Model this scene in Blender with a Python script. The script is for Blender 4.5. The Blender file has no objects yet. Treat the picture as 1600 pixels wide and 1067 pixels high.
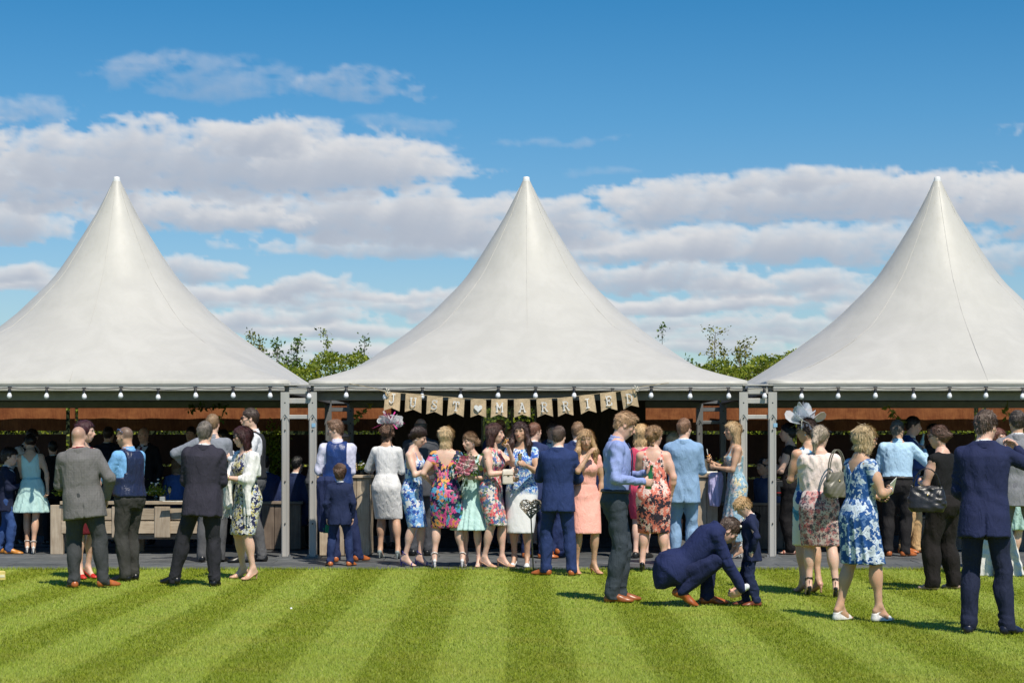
import bpy, math, random, time
import numpy as np
from math import sin, cos, pi, radians, sqrt
from mathutils import Vector, Matrix
T_START = time.time()
scene = bpy.context.scene
COL = scene.collection

# ------------------------------------------------------------------ camera
F = 2880.0      # focal length in photo pixels (1600 wide)
HZ = 696.0      # row of the horizon in the photo
CH = 1.47       # eye height
cam = bpy.data.cameras.new('camera')
camo = bpy.data.objects.new('camera', cam)
COL.objects.link(camo)
camo.location = (0, 0, CH)
camo.rotation_euler = (radians(90), 0, 0)
cam.sensor_width = 36.0
cam.lens = 36.0 * F / 1600.0
cam.shift_y = (HZ - 533.5) / 1600.0
cam.clip_start = 0.1
cam.clip_end = 5000
cam.dof.use_dof = True
cam.dof.focus_distance = 20.5
cam.dof.aperture_fstop = 6.5
scene.camera = camo
scene.view_settings.view_transform = 'Standard'
scene.view_settings.look = 'None'
scene.view_settings.exposure = 0.12
scene.view_settings.gamma = 1.0
scene.render.engine = 'CYCLES'
scene.cycles.use_denoising = True
scene.cycles.max_bounces = 8
scene.cycles.transparent_max_bounces = 16

def gx(px, Y): return (px - 800.0) * Y / F
def gz(py, Y): return CH + (HZ - py) * Y / F
def gy(py): return F * CH / (py - HZ)      # depth of a ground point

# ------------------------------------------------------------------ world
SUN_DIR = Vector((0.30, -0.60, 1.0)).normalized()
SUN_EL = math.asin(SUN_DIR.z)
SUN_AZ = math.atan2(SUN_DIR.x, SUN_DIR.y)
sl = bpy.data.lights.new('sun', 'SUN')
sl.energy = 4.9
sl.angle = radians(0.53)
sl.color = (1.0, 0.92, 0.79)
so = bpy.data.objects.new('sun', sl)
COL.objects.link(so)
so.location = (10, -15, 30)
so.rotation_euler = SUN_DIR.to_track_quat('Z', 'Y').to_euler()

world = bpy.data.worlds.new("World")
scene.world = world
world.use_nodes = True
wn = world.node_tree
wn.nodes.clear()

class NT:
    """tiny helper for building node trees"""
    def __init__(s, tree): s.t = tree; s.n = tree.nodes; s.l = tree.links
    def new(s, typ, **kw):
        n = s.n.new(typ)
        for k, v in kw.items(): setattr(n, k, v)
        return n
    def put(s, sock, v):
        if v is None: return
        if isinstance(v, bpy.types.NodeSocket): s.l.new(v, sock)
        elif isinstance(v, (tuple, list)) and len(v) == 3 and sock.type == 'RGBA': sock.default_value = (*v, 1)
        else: sock.default_value = v
    def m(s, op, a, b=None, c=None, clamp=False):
        n = s.new('ShaderNodeMath', operation=op, use_clamp=clamp)
        s.put(n.inputs[0], a); s.put(n.inputs[1], b); s.put(n.inputs[2], c)
        return n.outputs[0]
    def vm(s, op, a, b=None):
        n = s.new('ShaderNodeVectorMath', operation=op)
        s.put(n.inputs[0], a); s.put(n.inputs[1], b)
        return n.outputs['Value'] if op in ('LENGTH', 'DOT_PRODUCT', 'DISTANCE') else n.outputs[0]
    def mix(s, f, a, b, typ='RGBA', blend='MIX'):
        n = s.new('ShaderNodeMix', data_type=typ)
        if typ == 'RGBA': n.blend_type = blend
        ins = [i for i in n.inputs if i.enabled]
        s.put(ins[0], f); s.put(ins[1], a); s.put(ins[2], b)
        return [o for o in n.outputs if o.enabled][0]
    def noise(s, vec, scale, detail=3, rough=.5, dist=0, out=0):
        n = s.new('ShaderNodeTexNoise')
        s.put(n.inputs['Vector'], vec); n.inputs['Scale'].default_value = scale
        n.inputs['Detail'].default_value = detail; n.inputs['Roughness'].default_value = rough
        n.inputs['Distortion'].default_value = dist
        return n.outputs[out]
    def vor(s, vec, scale, feature='F1', rand=1.0):
        n = s.new('ShaderNodeTexVoronoi', feature=feature)
        s.put(n.inputs['Vector'], vec); n.inputs['Scale'].default_value = scale
        n.inputs['Randomness'].default_value = rand
        return n
    def ramp(s, fac, stops, interp='LINEAR'):
        n = s.new('ShaderNodeValToRGB')
        s.put(n.inputs[0], fac)
        cr = n.color_ramp; cr.interpolation = interp
        while len(cr.elements) > 1: cr.elements.remove(cr.elements[-1])
        cr.elements[0].position = stops[0][0]
        for i, (p, c) in enumerate(stops):
            e = cr.elements[0] if i == 0 else cr.elements.new(p)
            e.color = (*c, 1) if not isinstance(c, (int, float)) else (c, c, c, 1)
        return n.outputs[0]
    def maprange(s, v, a, b, c=0, d=1, smooth=True):
        n = s.new('ShaderNodeMapRange', interpolation_type='SMOOTHSTEP' if smooth else 'LINEAR')
        for i, q in enumerate((v, a, b, c, d)): s.put(n.inputs[i], q)
        return n.outputs[0]
    def comb(s, x, y, z):
        n = s.new('ShaderNodeCombineXYZ')
        s.put(n.inputs[0], x); s.put(n.inputs[1], y); s.put(n.inputs[2], z)
        return n.outputs[0]
    def sep(s, v):
        n = s.new('ShaderNodeSeparateXYZ'); s.put(n.inputs[0], v)
        return n.outputs

w = NT(wn)
tc = w.new('ShaderNodeTexCoord')
D = w.vm('NORMALIZE', tc.outputs['Generated'])
dx, dy, dz = w.sep(D)
az = w.m('ARCTAN2', dx, dy)
el = w.m('ARCSINE', dz)
Vv = w.m('MULTIPLY', el, F / 100)
sky = w.new('ShaderNodeTexSky', sky_type='NISHITA')
sky.sun_disc = False
sky.sun_elevation = SUN_EL
sky.sun_rotation = SUN_AZ
sky.air_density = 1.0; sky.dust_density = 0.4; sky.ozone_density = 2.5
tint = w.ramp(w.m('DIVIDE', Vv, 12.0), [(0, (.92, 1.02, 1.10)), (.2, (.78, .98, 1.12)), (.42, (.42, .88, 1.12)), (.6, (.20, .76, 1.06)), (1, (.16, .72, 1.08))])
skyc = w.mix(1.0, sky.outputs[0], tint, blend='MULTIPLY')
skyc = w.vm('SCALE', skyc); skyc.node.inputs['Scale'].default_value = 1.16
world.cycles.sampling_method = 'MANUAL'; world.cycles.sample_map_resolution = 256
bg = w.new('ShaderNodeBackground')
w.l.new(skyc, bg.inputs[0]); bg.inputs[1].default_value = 0.075
wo = w.new('ShaderNodeOutputWorld')
w.l.new(bg.outputs[0], wo.inputs[0])
# ------------------------------------------------------------------ object helpers
def tag(o, label=None, cat=None, group=None, kind=None):
    if label: o['label'] = label
    if cat: o['category'] = cat
    if group: o['group'] = group
    if kind: o['kind'] = kind
    return o
def empty(name, loc=(0, 0, 0), rz=0.0):
    o = bpy.data.objects.new(name, None); COL.objects.link(o)
    o.location = loc; o.rotation_euler = (0, 0, rz); o.empty_display_size = .1
    return o
def link(name, me, mat=None, parent=None, loc=None, rot=None):
    o = bpy.data.objects.new(name, me); COL.objects.link(o)
    if mat is not None and len(me.materials) == 0: me.materials.append(mat)
    if parent is not None: o.parent = parent
    if loc is not None: o.location = loc
    if rot is not None: o.rotation_euler = rot
    return o
def copy_tree(o, parent=None):
    c = o.copy(); COL.objects.link(c)
    if parent is not None: c.parent = parent
    for ch in list(o.children): copy_tree(ch, c)
    return c
def np_mesh(name, V, Fq, smooth=True, tint=None):
    """V (n,3), Fq (m,k) faces all with k corners"""
    me = bpy.data.meshes.new(name)
    V = np.asarray(V, np.float32); Fq = np.asarray(Fq, np.int32)
    k = Fq.shape[1]
    me.vertices.add(len(V)); me.vertices.foreach_set('co', V.ravel())
    me.loops.add(Fq.size); me.loops.foreach_set('vertex_index', Fq.ravel())
    me.polygons.add(len(Fq))
    me.polygons.foreach_set('loop_start', np.arange(0, Fq.size, k, dtype=np.int32))
    try: me.polygons.foreach_set('loop_total', np.full(len(Fq), k, np.int32))
    except Exception: pass
    if smooth: me.polygons.foreach_set('use_smooth', np.ones(len(Fq), bool))
    me.update(calc_edges=True)
    if tint is not None:
        a = me.color_attributes.new('tint', 'FLOAT_COLOR', 'POINT')
        a.data.foreach_set('color', np.concatenate([tint, np.ones((len(V), 1))], 1).astype(np.float32).ravel())
    return me

class MB:
    """collects boxes, tubes and so on into one mesh"""
    def __init__(s): s.v = []; s.f = []; s.sm = []
    def add(s, vs, fs, smooth=False):
        b = len(s.v); s.v += [tuple(v) for v in vs]
        s.f += [tuple(i + b for i in f) for f in fs]; s.sm += [smooth] * len(fs)
        return s
    def box(s, c, d, rz=0.0, rx=0.0, ry=0.0, bev=0.0):
        R = Matrix.Rotation(rz, 3, 'Z') @ Matrix.Rotation(ry, 3, 'Y') @ Matrix.Rotation(rx, 3, 'X')
        hx, hy, hz = d[0] / 2, d[1] / 2, d[2] / 2
        if bev <= 0:
            vs = [Vector((x * hx, y * hy, z * hz)) for x in (-1, 1) for y in (-1, 1) for z in (-1, 1)]
            fs = [(0, 1, 3, 2), (4, 6, 7, 5), (0, 4, 5, 1), (2, 3, 7, 6), (0, 2, 6, 4), (1, 5, 7, 3)]
        else:
            b = min(bev, hx * .9, hy * .9, hz * .9)
            vs = []; idx = {}
            for x in (-1, 1):
                for y in (-1, 1):
                    for z in (-1, 1):
                        for ax in range(3):
                            p = [x * hx, y * hy, z * hz]
                            for k in range(3):
                                if k != ax: p[k] -= (x, y, z)[k] * b
                            idx[(x, y, z, ax)] = len(vs); vs.append(Vector(p))
            fs = []
            for ax in range(3):
                o1, o2 = [k for k in range(3) if k != ax]
                for sg in (-1, 1):
                    q = []
                    for (a_, b_) in ((-1, -1), (1, -1), (1, 1), (-1, 1)):
                        t = [0, 0, 0]; t[ax] = sg; t[o1] = a_; t[o2] = b_
                        q.append(idx[(*t, ax)])
                    if (sg > 0) == (ax == 1): q.reverse()
                    fs.append(tuple(q))
            for ax in range(3):       # edges along ax
                o1, o2 = [k for k in range(3) if k != ax]
                for a_ in (-1, 1):
                    for b_ in (-1, 1):
                        t0 = [0, 0, 0]; t0[ax] = -1; t0[o1] = a_; t0[o2] = b_
                        t1 = list(t0); t1[ax] = 1
                        q = [idx[(*t0, o1)], idx[(*t1, o1)], idx[(*t1, o2)], idx[(*t0, o2)]]
                        fs.append(tuple(q))
            for x in (-1, 1):
                for y in (-1, 1):
                    for z in (-1, 1):
                        fs.append((idx[(x, y, z, 0)], idx[(x, y, z, 1)], idx[(x, y, z, 2)]))
        C = Vector(c)
        return s.add([C + R @ v for v in vs], fs)
    def tube(s, pts, r, n=8, caps=True, smooth=True):
        pts = [Vector(p) for p in pts]
        rs = r if isinstance(r, (list, tuple)) else [r] * len(pts)
        vs = []; up = None
        for i, p in enumerate(pts):
            t = (pts[min(i + 1, len(pts) - 1)] - pts[max(i - 1, 0)]).normalized()
            if up is None: up = Vector((0, 0, 1)) if abs(t.z) < .9 else Vector((1, 0, 0))
            a = t.cross(up).normalized(); b = t.cross(a).normalized(); up = -b
            for k in range(n):
                th = 2 * pi * k / n
                vs.append(p + a * cos(th) * rs[i] + b * sin(th) * rs[i])
        fs = []
        for i in range(len(pts) - 1):
            for k in range(n):
                fs.append((i * n + k, i * n + (k + 1) % n, (i + 1) * n + (k + 1) % n, (i + 1) * n + k))
        s.add(vs, fs, smooth)
        if caps:
            s.f.append(tuple(len(s.v) - len(vs) + k for k in reversed(range(n)))); s.sm.append(False)
            s.f.append(tuple(len(s.v) - n + k for k in range(n))); s.sm.append(False)
        return s
    def lathe(s, prof, n=16, c=(0, 0, 0), axis=None, smooth=True, sx=1, sy=1):
        """prof: (r, z) list"""
        C = Vector(c); R = Matrix.Identity(3)
        if axis is not None: R = Vector(axis).to_track_quat('Z', 'Y').to_matrix()
        vs = []
        for (r, z) in prof:
            for k in range(n):
                th = 2 * pi * k / n
                vs.append(C + R @ Vector((r * cos(th) * sx, r * sin(th) * sy, z)))
        fs = []
        for i in range(len(prof) - 1):
            for k in range(n):
                fs.append((i * n + k, i * n + (k + 1) % n, (i + 1) * n + (k + 1) % n, (i + 1) * n + k))
        return s.add(vs, fs, smooth)
    def prism(s, poly, y0, y1, org=(0, 0, 0)):
        """outline in x,z extruded along y"""
        n = len(poly); O = Vector(org)
        vs = [O + Vector((x, y0, z)) for x, z in poly] + [O + Vector((x, y1, z)) for x, z in poly]
        fs = [tuple(range(n)), tuple(reversed(range(n, 2 * n)))]
        fs += [(i, i + n, (i + 1) % n + n, (i + 1) % n) for i in range(n)]
        return s.add(vs, fs)
    def mesh(s, name):
        me = bpy.data.meshes.new(name)
        me.from_pydata(s.v, [], s.f); me.update()
        me.polygons.foreach_set('use_smooth', s.sm)
        return me
    def build(s, name, mat, parent=None, loc=None, rot=None):
        return link(name, s.mesh(name), mat, parent, loc, rot)

# ------------------------------------------------------------------ materials
def S(r, g_, b): # sRGB 0-255 to linear
    return tuple(((c / 255) / 12.92 if c / 255 <= .04045 else ((c / 255 + .055) / 1.055) ** 2.4) for c in (r, g_, b))
MATS = {}
def material(name):
    m = bpy.data.materials.new(name); m.use_nodes = True
    t = NT(m.node_tree); t.n.clear()
    b = t.new('ShaderNodeBsdfPrincipled'); o = t.new('ShaderNodeOutputMaterial')
    t.l.new(b.outputs[0], o.inputs[0])
    return m, t, b
def bump(t, b, h, strength, dist):
    n = t.new('ShaderNodeBump'); n.inputs['Strength'].default_value = strength
    n.inputs['Distance'].default_value = dist
    t.put(n.inputs['Height'], h); t.l.new(n.outputs[0], b.inputs['Normal'])
def plain(name, col, rough=.6, metal=0.0, noise=.12, scale=20, bmp=0.0, spec=.5, trans=0.0, sheen=0.0, stretch=(1, 1, 1), coat=0):
    if name in MATS: return MATS[name]
    m, t, b = material(name)
    tc_ = t.new('ShaderNodeTexCoord')
    v = t.vm('MULTIPLY', tc_.outputs['Object'], stretch)
    n = t.noise(v, scale, 4, .6)
    f = t.maprange(n, .25, .75, 1 - noise, 1 + noise, smooth=False)
    c = t.vm('SCALE', (col[0], col[1], col[2])); t.put(c.node.inputs['Scale'], f)
    t.l.new(c, b.inputs['Base Color'])
    b.inputs['Roughness'].default_value = rough; b.inputs['Metallic'].default_value = metal
    b.inputs['Specular IOR Level'].default_value = spec
    b.inputs['Transmission Weight'].default_value = trans
    b.inputs['Sheen Weight'].default_value = sheen
    b.inputs['Coat Weight'].default_value = coat
    if bmp: bump(t, b, t.noise(v, scale * 3, 3, .6), bmp, .01)
    MATS[name] = m
    return m
def cloth(col, rough=.85, name=None, weave=1.0, spec=.25, check=None, sheen=.0):
    key = name or 'cloth_%d_%d_%d_%d' % (*(int(c * 999) for c in col), int(rough * 10))
    if key in MATS: return MATS[key]
    m, t, b = material(key)
    tc_ = t.new('ShaderNodeTexCoord'); v = tc_.outputs['Object']
    n1 = t.noise(v, 7, 3, .5); n2 = t.noise(v, 260, 2, .6)
    f = t.m('ADD', t.maprange(n1, .3, .7, .90, 1.08, False), t.m('MULTIPLY', t.m('SUBTRACT', n2, .5), .35 * weave))
    if check:
        x, y, z = t.sep(v)
        lx = t.m('GREATER_THAN', t.m('FRACT', t.m('MULTIPLY', x, check)), .88)
        lz = t.m('GREATER_THAN', t.m('FRACT', t.m('MULTIPLY', z, check)), .88)
        f = t.m('MULTIPLY', f, t.m('ADD', 1, t.m('MULTIPLY', t.m('MAXIMUM', lx, lz), .16)))
    c = t.vm('SCALE', tuple(col)); t.put(c.node.inputs['Scale'], f)
    t.l.new(c, b.inputs['Base Color'])
    b.inputs['Roughness'].default_value = rough; b.inputs['Specular IOR Level'].default_value = spec
    b.inputs['Sheen Weight'].default_value = sheen; b.inputs['Sheen Roughness'].default_value = .4
    wr = t.noise(t.vm('MULTIPLY', v, (1, 1, .45)), 22, 3, .5, .6)
    h = t.m('ADD', t.m('MULTIPLY', wr, 1.0), t.m('MULTIPLY', n2, .10))
    bump(t, b, h, .8, .018)
    MATS[key] = m
    return m
def printed(name, base, layers, rough=.75):
    """layers: (scale, threshold, palette, petals) big blossoms then small ones"""
    if name in MATS: return MATS[name]
    m, t, b = material(name)
    tc_ = t.new('ShaderNodeTexCoord')
    x, y, z = t.sep(tc_.outputs['Object'])
    # wrap round the body so blossoms do not smear on the flanks
    ang = t.m('ARCTAN2', x, y)
    v2 = t.comb(t.m('MULTIPLY', ang, .165), z, 0.0)
    col = None
    cur = t.mix(0, base, base)
    for i, (sc, th, pal, petals) in enumerate(layers):
        wv = t.vm('SCALE', t.vm('SUBTRACT', t.noise(v2, sc * 1.7, 2, .6, out=1), (.5, .5, .5)))
        wv.node.inputs['Scale'].default_value = .9 / sc
        vv = t.vm('ADD', t.vm('ADD', v2, wv), (i * 3.17, i * 1.3, 0))
        vo = t.new('ShaderNodeTexVoronoi', voronoi_dimensions='2D')
        t.put(vo.inputs['Vector'], vv); vo.inputs['Scale'].default_value = sc
        cell = t.sep(vo.outputs['Color'])
        pos = vo.outputs['Position']
        dv = t.vm('SUBTRACT', vv, pos)
        # petals round each cell's centre
        px_, py_, _z = t.sep(dv)
        an = t.m('ARCTAN2', px_, py_)
        pet = t.m('MULTIPLY', t.m('SINE', t.m('MULTIPLY_ADD', an, petals, t.m('MULTIPLY', cell[1], 6.28))), .16)
        r = t.m('SUBTRACT', vo.outputs['Distance'], pet)
        inside = t.maprange(r, th, th - .07)
        n = len(pal)
        c = t.ramp(cell[0], [(k / n, pal[k]) for k in range(n)], 'CONSTANT')
        shade = t.ramp(t.m('ADD', r, t.m('MULTIPLY', t.noise(v2, sc * 6, 2, .6), .35)), [(0, .55), (.22, .8), (.45, 1.25), (.7, .85)])
        c = t.mix(1.0, c, shade, blend='MULTIPLY')
        keep = t.m('GREATER_THAN', cell[2], .12)
        cur = t.mix(t.m('MULTIPLY', inside, keep), cur, c)
    t.l.new(cur, b.inputs['Base Color'])
    b.inputs['Roughness'].default_value = rough; b.inputs['Specular IOR Level'].default_value = .3
    wr = t.noise(t.vm('MULTIPLY', tc_.outputs['Object'], (1, 1, .5)), 22, 3, .5, .6)
    bump(t, b, wr, .4, .014)
    MATS[name] = m
    return m
def skin_mat(col, key):
    if key in MATS: return MATS[key]
    m, t, b = material(key)
    at = t.new('ShaderNodeAttribute', attribute_name='tint')
    tc_ = t.new('ShaderNodeTexCoord'); v = tc_.outputs['Object']
    n = t.noise(v, 9, 4, .6); n2 = t.noise(v, 60, 3, .6)
    f = t.m('ADD', t.maprange(n, .3, .7, .9, 1.1, False), t.m('MULTIPLY', t.m('SUBTRACT', n2, .5), .22))
    red = t.mix(t.maprange(n, .45, .75, 0, .35), col, (col[0] * 1.02, col[1] * .78, col[2] * .72))
    c = t.vm('SCALE', red); t.put(c.node.inputs['Scale'], f)
    c = t.mix(1.0, c, at.outputs['Color'], blend='MULTIPLY')
    t.l.new(c, b.inputs['Base Color'])
    b.inputs['Roughness'].default_value = .48; b.inputs['Specular IOR Level'].default_value = .4
    b.inputs['Subsurface Weight'].default_value = .12; b.inputs['Subsurface Radius'].default_value = (.02, .007, .004)
    b.inputs['Subsurface Scale'].default_value = .4
    bump(t, b, n2, .15, .004)
    MATS[key] = m
    return m
def hair_mat(col, key=None):
    key = key or 'hair_%d_%d_%d' % tuple(int(c * 999) for c in col)
    if key in MATS: return MATS[key]
    m, t, b = material(key)
    tc_ = t.new('ShaderNodeTexCoord'); v = tc_.outputs['Object']
    st = t.noise(t.vm('MULTIPLY', v, (1, 1, .12)), 190, 3, .6, .4)
    big = t.noise(t.vm('MULTIPLY', v, (1, 1, .3)), 30, 3, .6, .8)
    f = t.m('ADD', t.maprange(st, .3, .7, .62, 1.30, False), t.m('MULTIPLY', t.m('SUBTRACT', big, .5), .7))
    lum = sum(col) / 3; col = tuple(q * .76 + lum * .24 for q in col)
    c = t.vm('SCALE', tuple(col)); t.put(c.node.inputs['Scale'], f)
    t.l.new(c, b.inputs['Base Color'])
    b.inputs['Roughness'].default_value = .42; b.inputs['Specular IOR Level'].default_value = .5
    b.inputs['Anisotropic'].default_value = .5
    bump(t, b, t.m('ADD', st, t.m('MULTIPLY', big, .6)), .55, .010)
    MATS[key] = m
    return m
# ------------------------------------------------------------------ clouds: a distant backdrop seen through the air
CLOUDS = [  # photo pixel centre, half sizes, weight: real places in the sky, by azimuth and elevation
    (330, 262, 350, 62, 1.25), (405, 222, 95, 36, 1.1), (560, 262, 150, 40, 1.1), (90, 300, 190, 45, 1.1),
    (500, 335, 330, 42, 1.15), (700, 350, 150, 40, 1.1), (20, 362, 110, 34, 1.1), (300, 340, 160, 26, .9), (620, 380, 240, 26, .9),
    (870, 350, 90, 38, 1.1), (30, 435, 80, 18, 1.), (310, 425, 70, 20, 1.), (468, 444, 62, 17, 1.), (330, 455, 90, 12, .8),
    (35, 195, 95, 32, .62), (330, 132, 150, 34, .55), (575, 138, 85, 26, .62), (250, 110, 60, 16, .4), (640, 200, 60, 20, .4),
    (1270, 312, 300, 42, 1.25), (1240, 285, 130, 20, 1.), (1500, 320, 170, 42, 1.15), (1040, 325, 95, 32, .95),
    (1010, 385, 150, 34, 1.1), (1220, 385, 260, 34, 1.1), (1030, 430, 190, 24, 1.), (1250, 445, 200, 22, .95), (1560, 410, 110, 20, .8),
    (1090, 470, 190, 14, 1.), (1160, 508, 160, 14, .85), (1290, 487, 32, 18, 1.25), (1000, 495, 200, 14, .8),
    (460, 490, 160, 20, .95), (560, 515, 150, 16, .95), (390, 500, 80, 18, .9), (660, 470, 90, 20, .8), (480, 545, 200, 12, .8),
    (1100, 540, 220, 14, .9), (880, 214, 90, 9, .45), (930, 268, 60, 10, .4), (1660, 340, 160, 60, 1.), (-120, 300, 180, 90, 1.)]

def perlin(x, y, seed):
    rg = np.random.RandomState(seed); G = rg.uniform(0, 2 * pi, (256, 256))
    gxx, gyy = np.cos(G), np.sin(G)
    xi, yi = np.floor(x).astype(int), np.floor(y).astype(int)
    xf, yf = x - xi, y - yi
    u, v = xf ** 3 * (xf * (xf * 6 - 15) + 10), yf ** 3 * (yf * (yf * 6 - 15) + 10)
    def g2(i, j):
        a, b = (xi + i) % 256, (yi + j) % 256
        return gxx[a, b] * (xf - i) + gyy[a, b] * (yf - j)
    return ((g2(0, 0) * (1 - u) + g2(1, 0) * u) * (1 - v) + (g2(0, 1) * (1 - u) + g2(1, 1) * u) * v) * 1.4
def fbm(x, y, seed, octs, gain=.5, billow=False):
    s = 0; a = 1; t = 0
    for o in range(octs):
        n = perlin(x * 2 ** o + o * 7.3, y * 2 ** o + o * 3.1, seed + o)
        if billow: n = 1 - 2 * np.abs(n)
        s = s + a * n; t += a; a *= gain
    return s / t
def make_clouds():
    inner = np.arange(-120, 1721, 3.8); outl = np.linspace(-2600, -120, 90, endpoint=False); outr = np.linspace(1721, 4200, 90)
    Us = np.concatenate([outl, inner, outr]); Vs = np.concatenate([np.linspace(-900, 60, 40, endpoint=False), np.arange(60, 690, 3.2)])
    V, U = np.meshgrid(Vs, Us)
    rg = np.random.RandomState(4)
    lst = list(CLOUDS)
    for i in range(46):       # the same broken cloud goes on beyond the picture
        cy = rg.uniform(150, 560); cx = rg.choice([rg.uniform(-2500, -150), rg.uniform(1750, 4100)])
        lst.append((cx, cy, rg.uniform(90, 320), rg.uniform(14, 45) * (1.3 if cy < 350 else .6), rg.uniform(.7, 1.2)))
    for i in range(70):       # low far rows
        cx = rg.uniform(-300, 1900); cy = rg.uniform(440, 660)
        lst.append((cx, cy, rg.uniform(80, 260), rg.uniform(7, 15), rg.uniform(.6, .95)))
    lst.sort(key=lambda c: -(c[1] + c[3] * .4))
    wx = fbm(U / 150, V / 90, 5, 5) * 60; wy = fbm(U / 150, V / 90, 25, 5) * 26
    Uw, Vw = U + wx, V + wy
    bil = [fbm(U / s_, V / (s_ * .62), 31 + int(s_), 6, .56, True) for s_ in (64, 43)]
    fb = [fbm(U / s_, V / (s_ * .42), 51 + int(s_), 6, .55) for s_ in (95, 60)]
    alpha = np.zeros_like(U); litv = np.zeros_like(U) + .35
    du, dv_ = 1, 2.4
    for i, (cx, cy, rx, ry, w_) in enumerate(lst):
        su = np.nonzero(np.abs(Us - cx) < rx * 1.9 + 60)[0]; sv = np.nonzero(np.abs(Vs - cy) < ry * 2.6 + 40)[0]
        if len(su) < 3 or len(sv) < 3: continue
        sl_ = (slice(su[0], su[-1] + 1), slice(sv[0], sv[-1] + 1))
        q = ((Uw[sl_] - cx) / (rx * 1.12)) ** 2; dd = (Vw[sl_] - cy - 6) / (ry * 1.08)
        dd = np.where(dd > 0, dd * 1.25, dd)
        e = 1 - (q + dd ** 2) ** .9
        small = min(1, ry / 26)
        d = .50 * e * w_ - .05 + (.46 * (bil[i % 2][sl_] - .22) + .62 * fb[(i // 2) % 2][sl_]) * (.5 + .5 * small)
        d = np.clip(d, 0, 1) * np.clip(e * 2.2 + .9, 0, 1)
        od = np.zeros_like(d)
        for s_ in range(1, 9):
            sh = np.zeros_like(d)
            a_, b_ = s_ * du, int(round(s_ * dv_))
            if a_ < d.shape[0] and b_ < d.shape[1]: sh[:-a_, b_:] = d[a_:, :-b_]
            od += sh
        lt = np.exp(-od * 1.0 / max(.5, min(1.6, ry / 30)))
        # broad grey belly and rounded sunlit shoulders
        al = 1 - np.exp(-d * (4.6 if w_ > .7 else 1.7))
        al = al * min(1, w_ * (1.0 if w_ > .7 else .95))
        lt = lt * .85 + .15 * np.clip(.6 - dd, 0, 1)
        A = alpha[sl_]; Lg = litv[sl_]
        na = al + A * (1 - al)
        litv[sl_] = np.where(na > 1e-4, (lt * al + Lg * A * (1 - al)) / np.maximum(na, 1e-4), Lg)
        alpha[sl_] = na
    alpha = alpha * .97
    a_, e_ = (U - 800) / F, (HZ - V) / F
    R = 2600.0
    x, y, z = R * np.cos(e_) * np.sin(a_), R * np.cos(e_) * np.cos(a_), R * np.sin(e_) + CH
    P = np.stack([x, y, z], -1).reshape(-1, 3)
    nu, nv = U.shape
    I = np.arange(nu * nv).reshape(nu, nv)
    Q = np.stack([I[:-1, :-1], I[:-1, 1:], I[1:, 1:], I[1:, :-1]], -1).reshape(-1, 4)
    al = alpha.ravel()
    Q = Q[(al[Q] > .004).any(1)]
    used = np.unique(Q); mp = np.full(nu * nv, -1); mp[used] = np.arange(len(used))
    top = np.array([.77, .765, .77]); base = np.array([.42, .47, .56])
    lv = litv.ravel()[:, None]
    colr = base + (top - base) * lv
    me = np_mesh('clouds', P[used], mp[Q], tint=colr[used])
    at = me.attributes.new('cover', 'FLOAT', 'POINT'); at.data.foreach_set('value', al[used].astype(np.float32))
    m = bpy.data.materials.new('cloud_vapour'); m.use_nodes = True
    t = NT(m.node_tree); t.n.clear()
    c = t.new('ShaderNodeAttribute', attribute_name='tint'); f = t.new('ShaderNodeAttribute', attribute_name='cover')
    em = t.new('ShaderNodeEmission'); t.l.new(c.outputs['Color'], em.inputs[0]); em.inputs[1].default_value = .92
    tr = t.new('ShaderNodeBsdfTransparent'); mx = t.new('ShaderNodeMixShader'); o = t.new('ShaderNodeOutputMaterial')
    t.l.new(f.outputs['Fac'], mx.inputs[0]); t.l.new(tr.outputs[0], mx.inputs[1]); t.l.new(em.outputs[0], mx.inputs[2]); t.l.new(mx.outputs[0], o.inputs[0])
    m.cycles.emission_sampling = 'NONE'
    ob = link('sky_clouds', me, m)
    tag(ob, kind='structure')
make_clouds()
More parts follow.
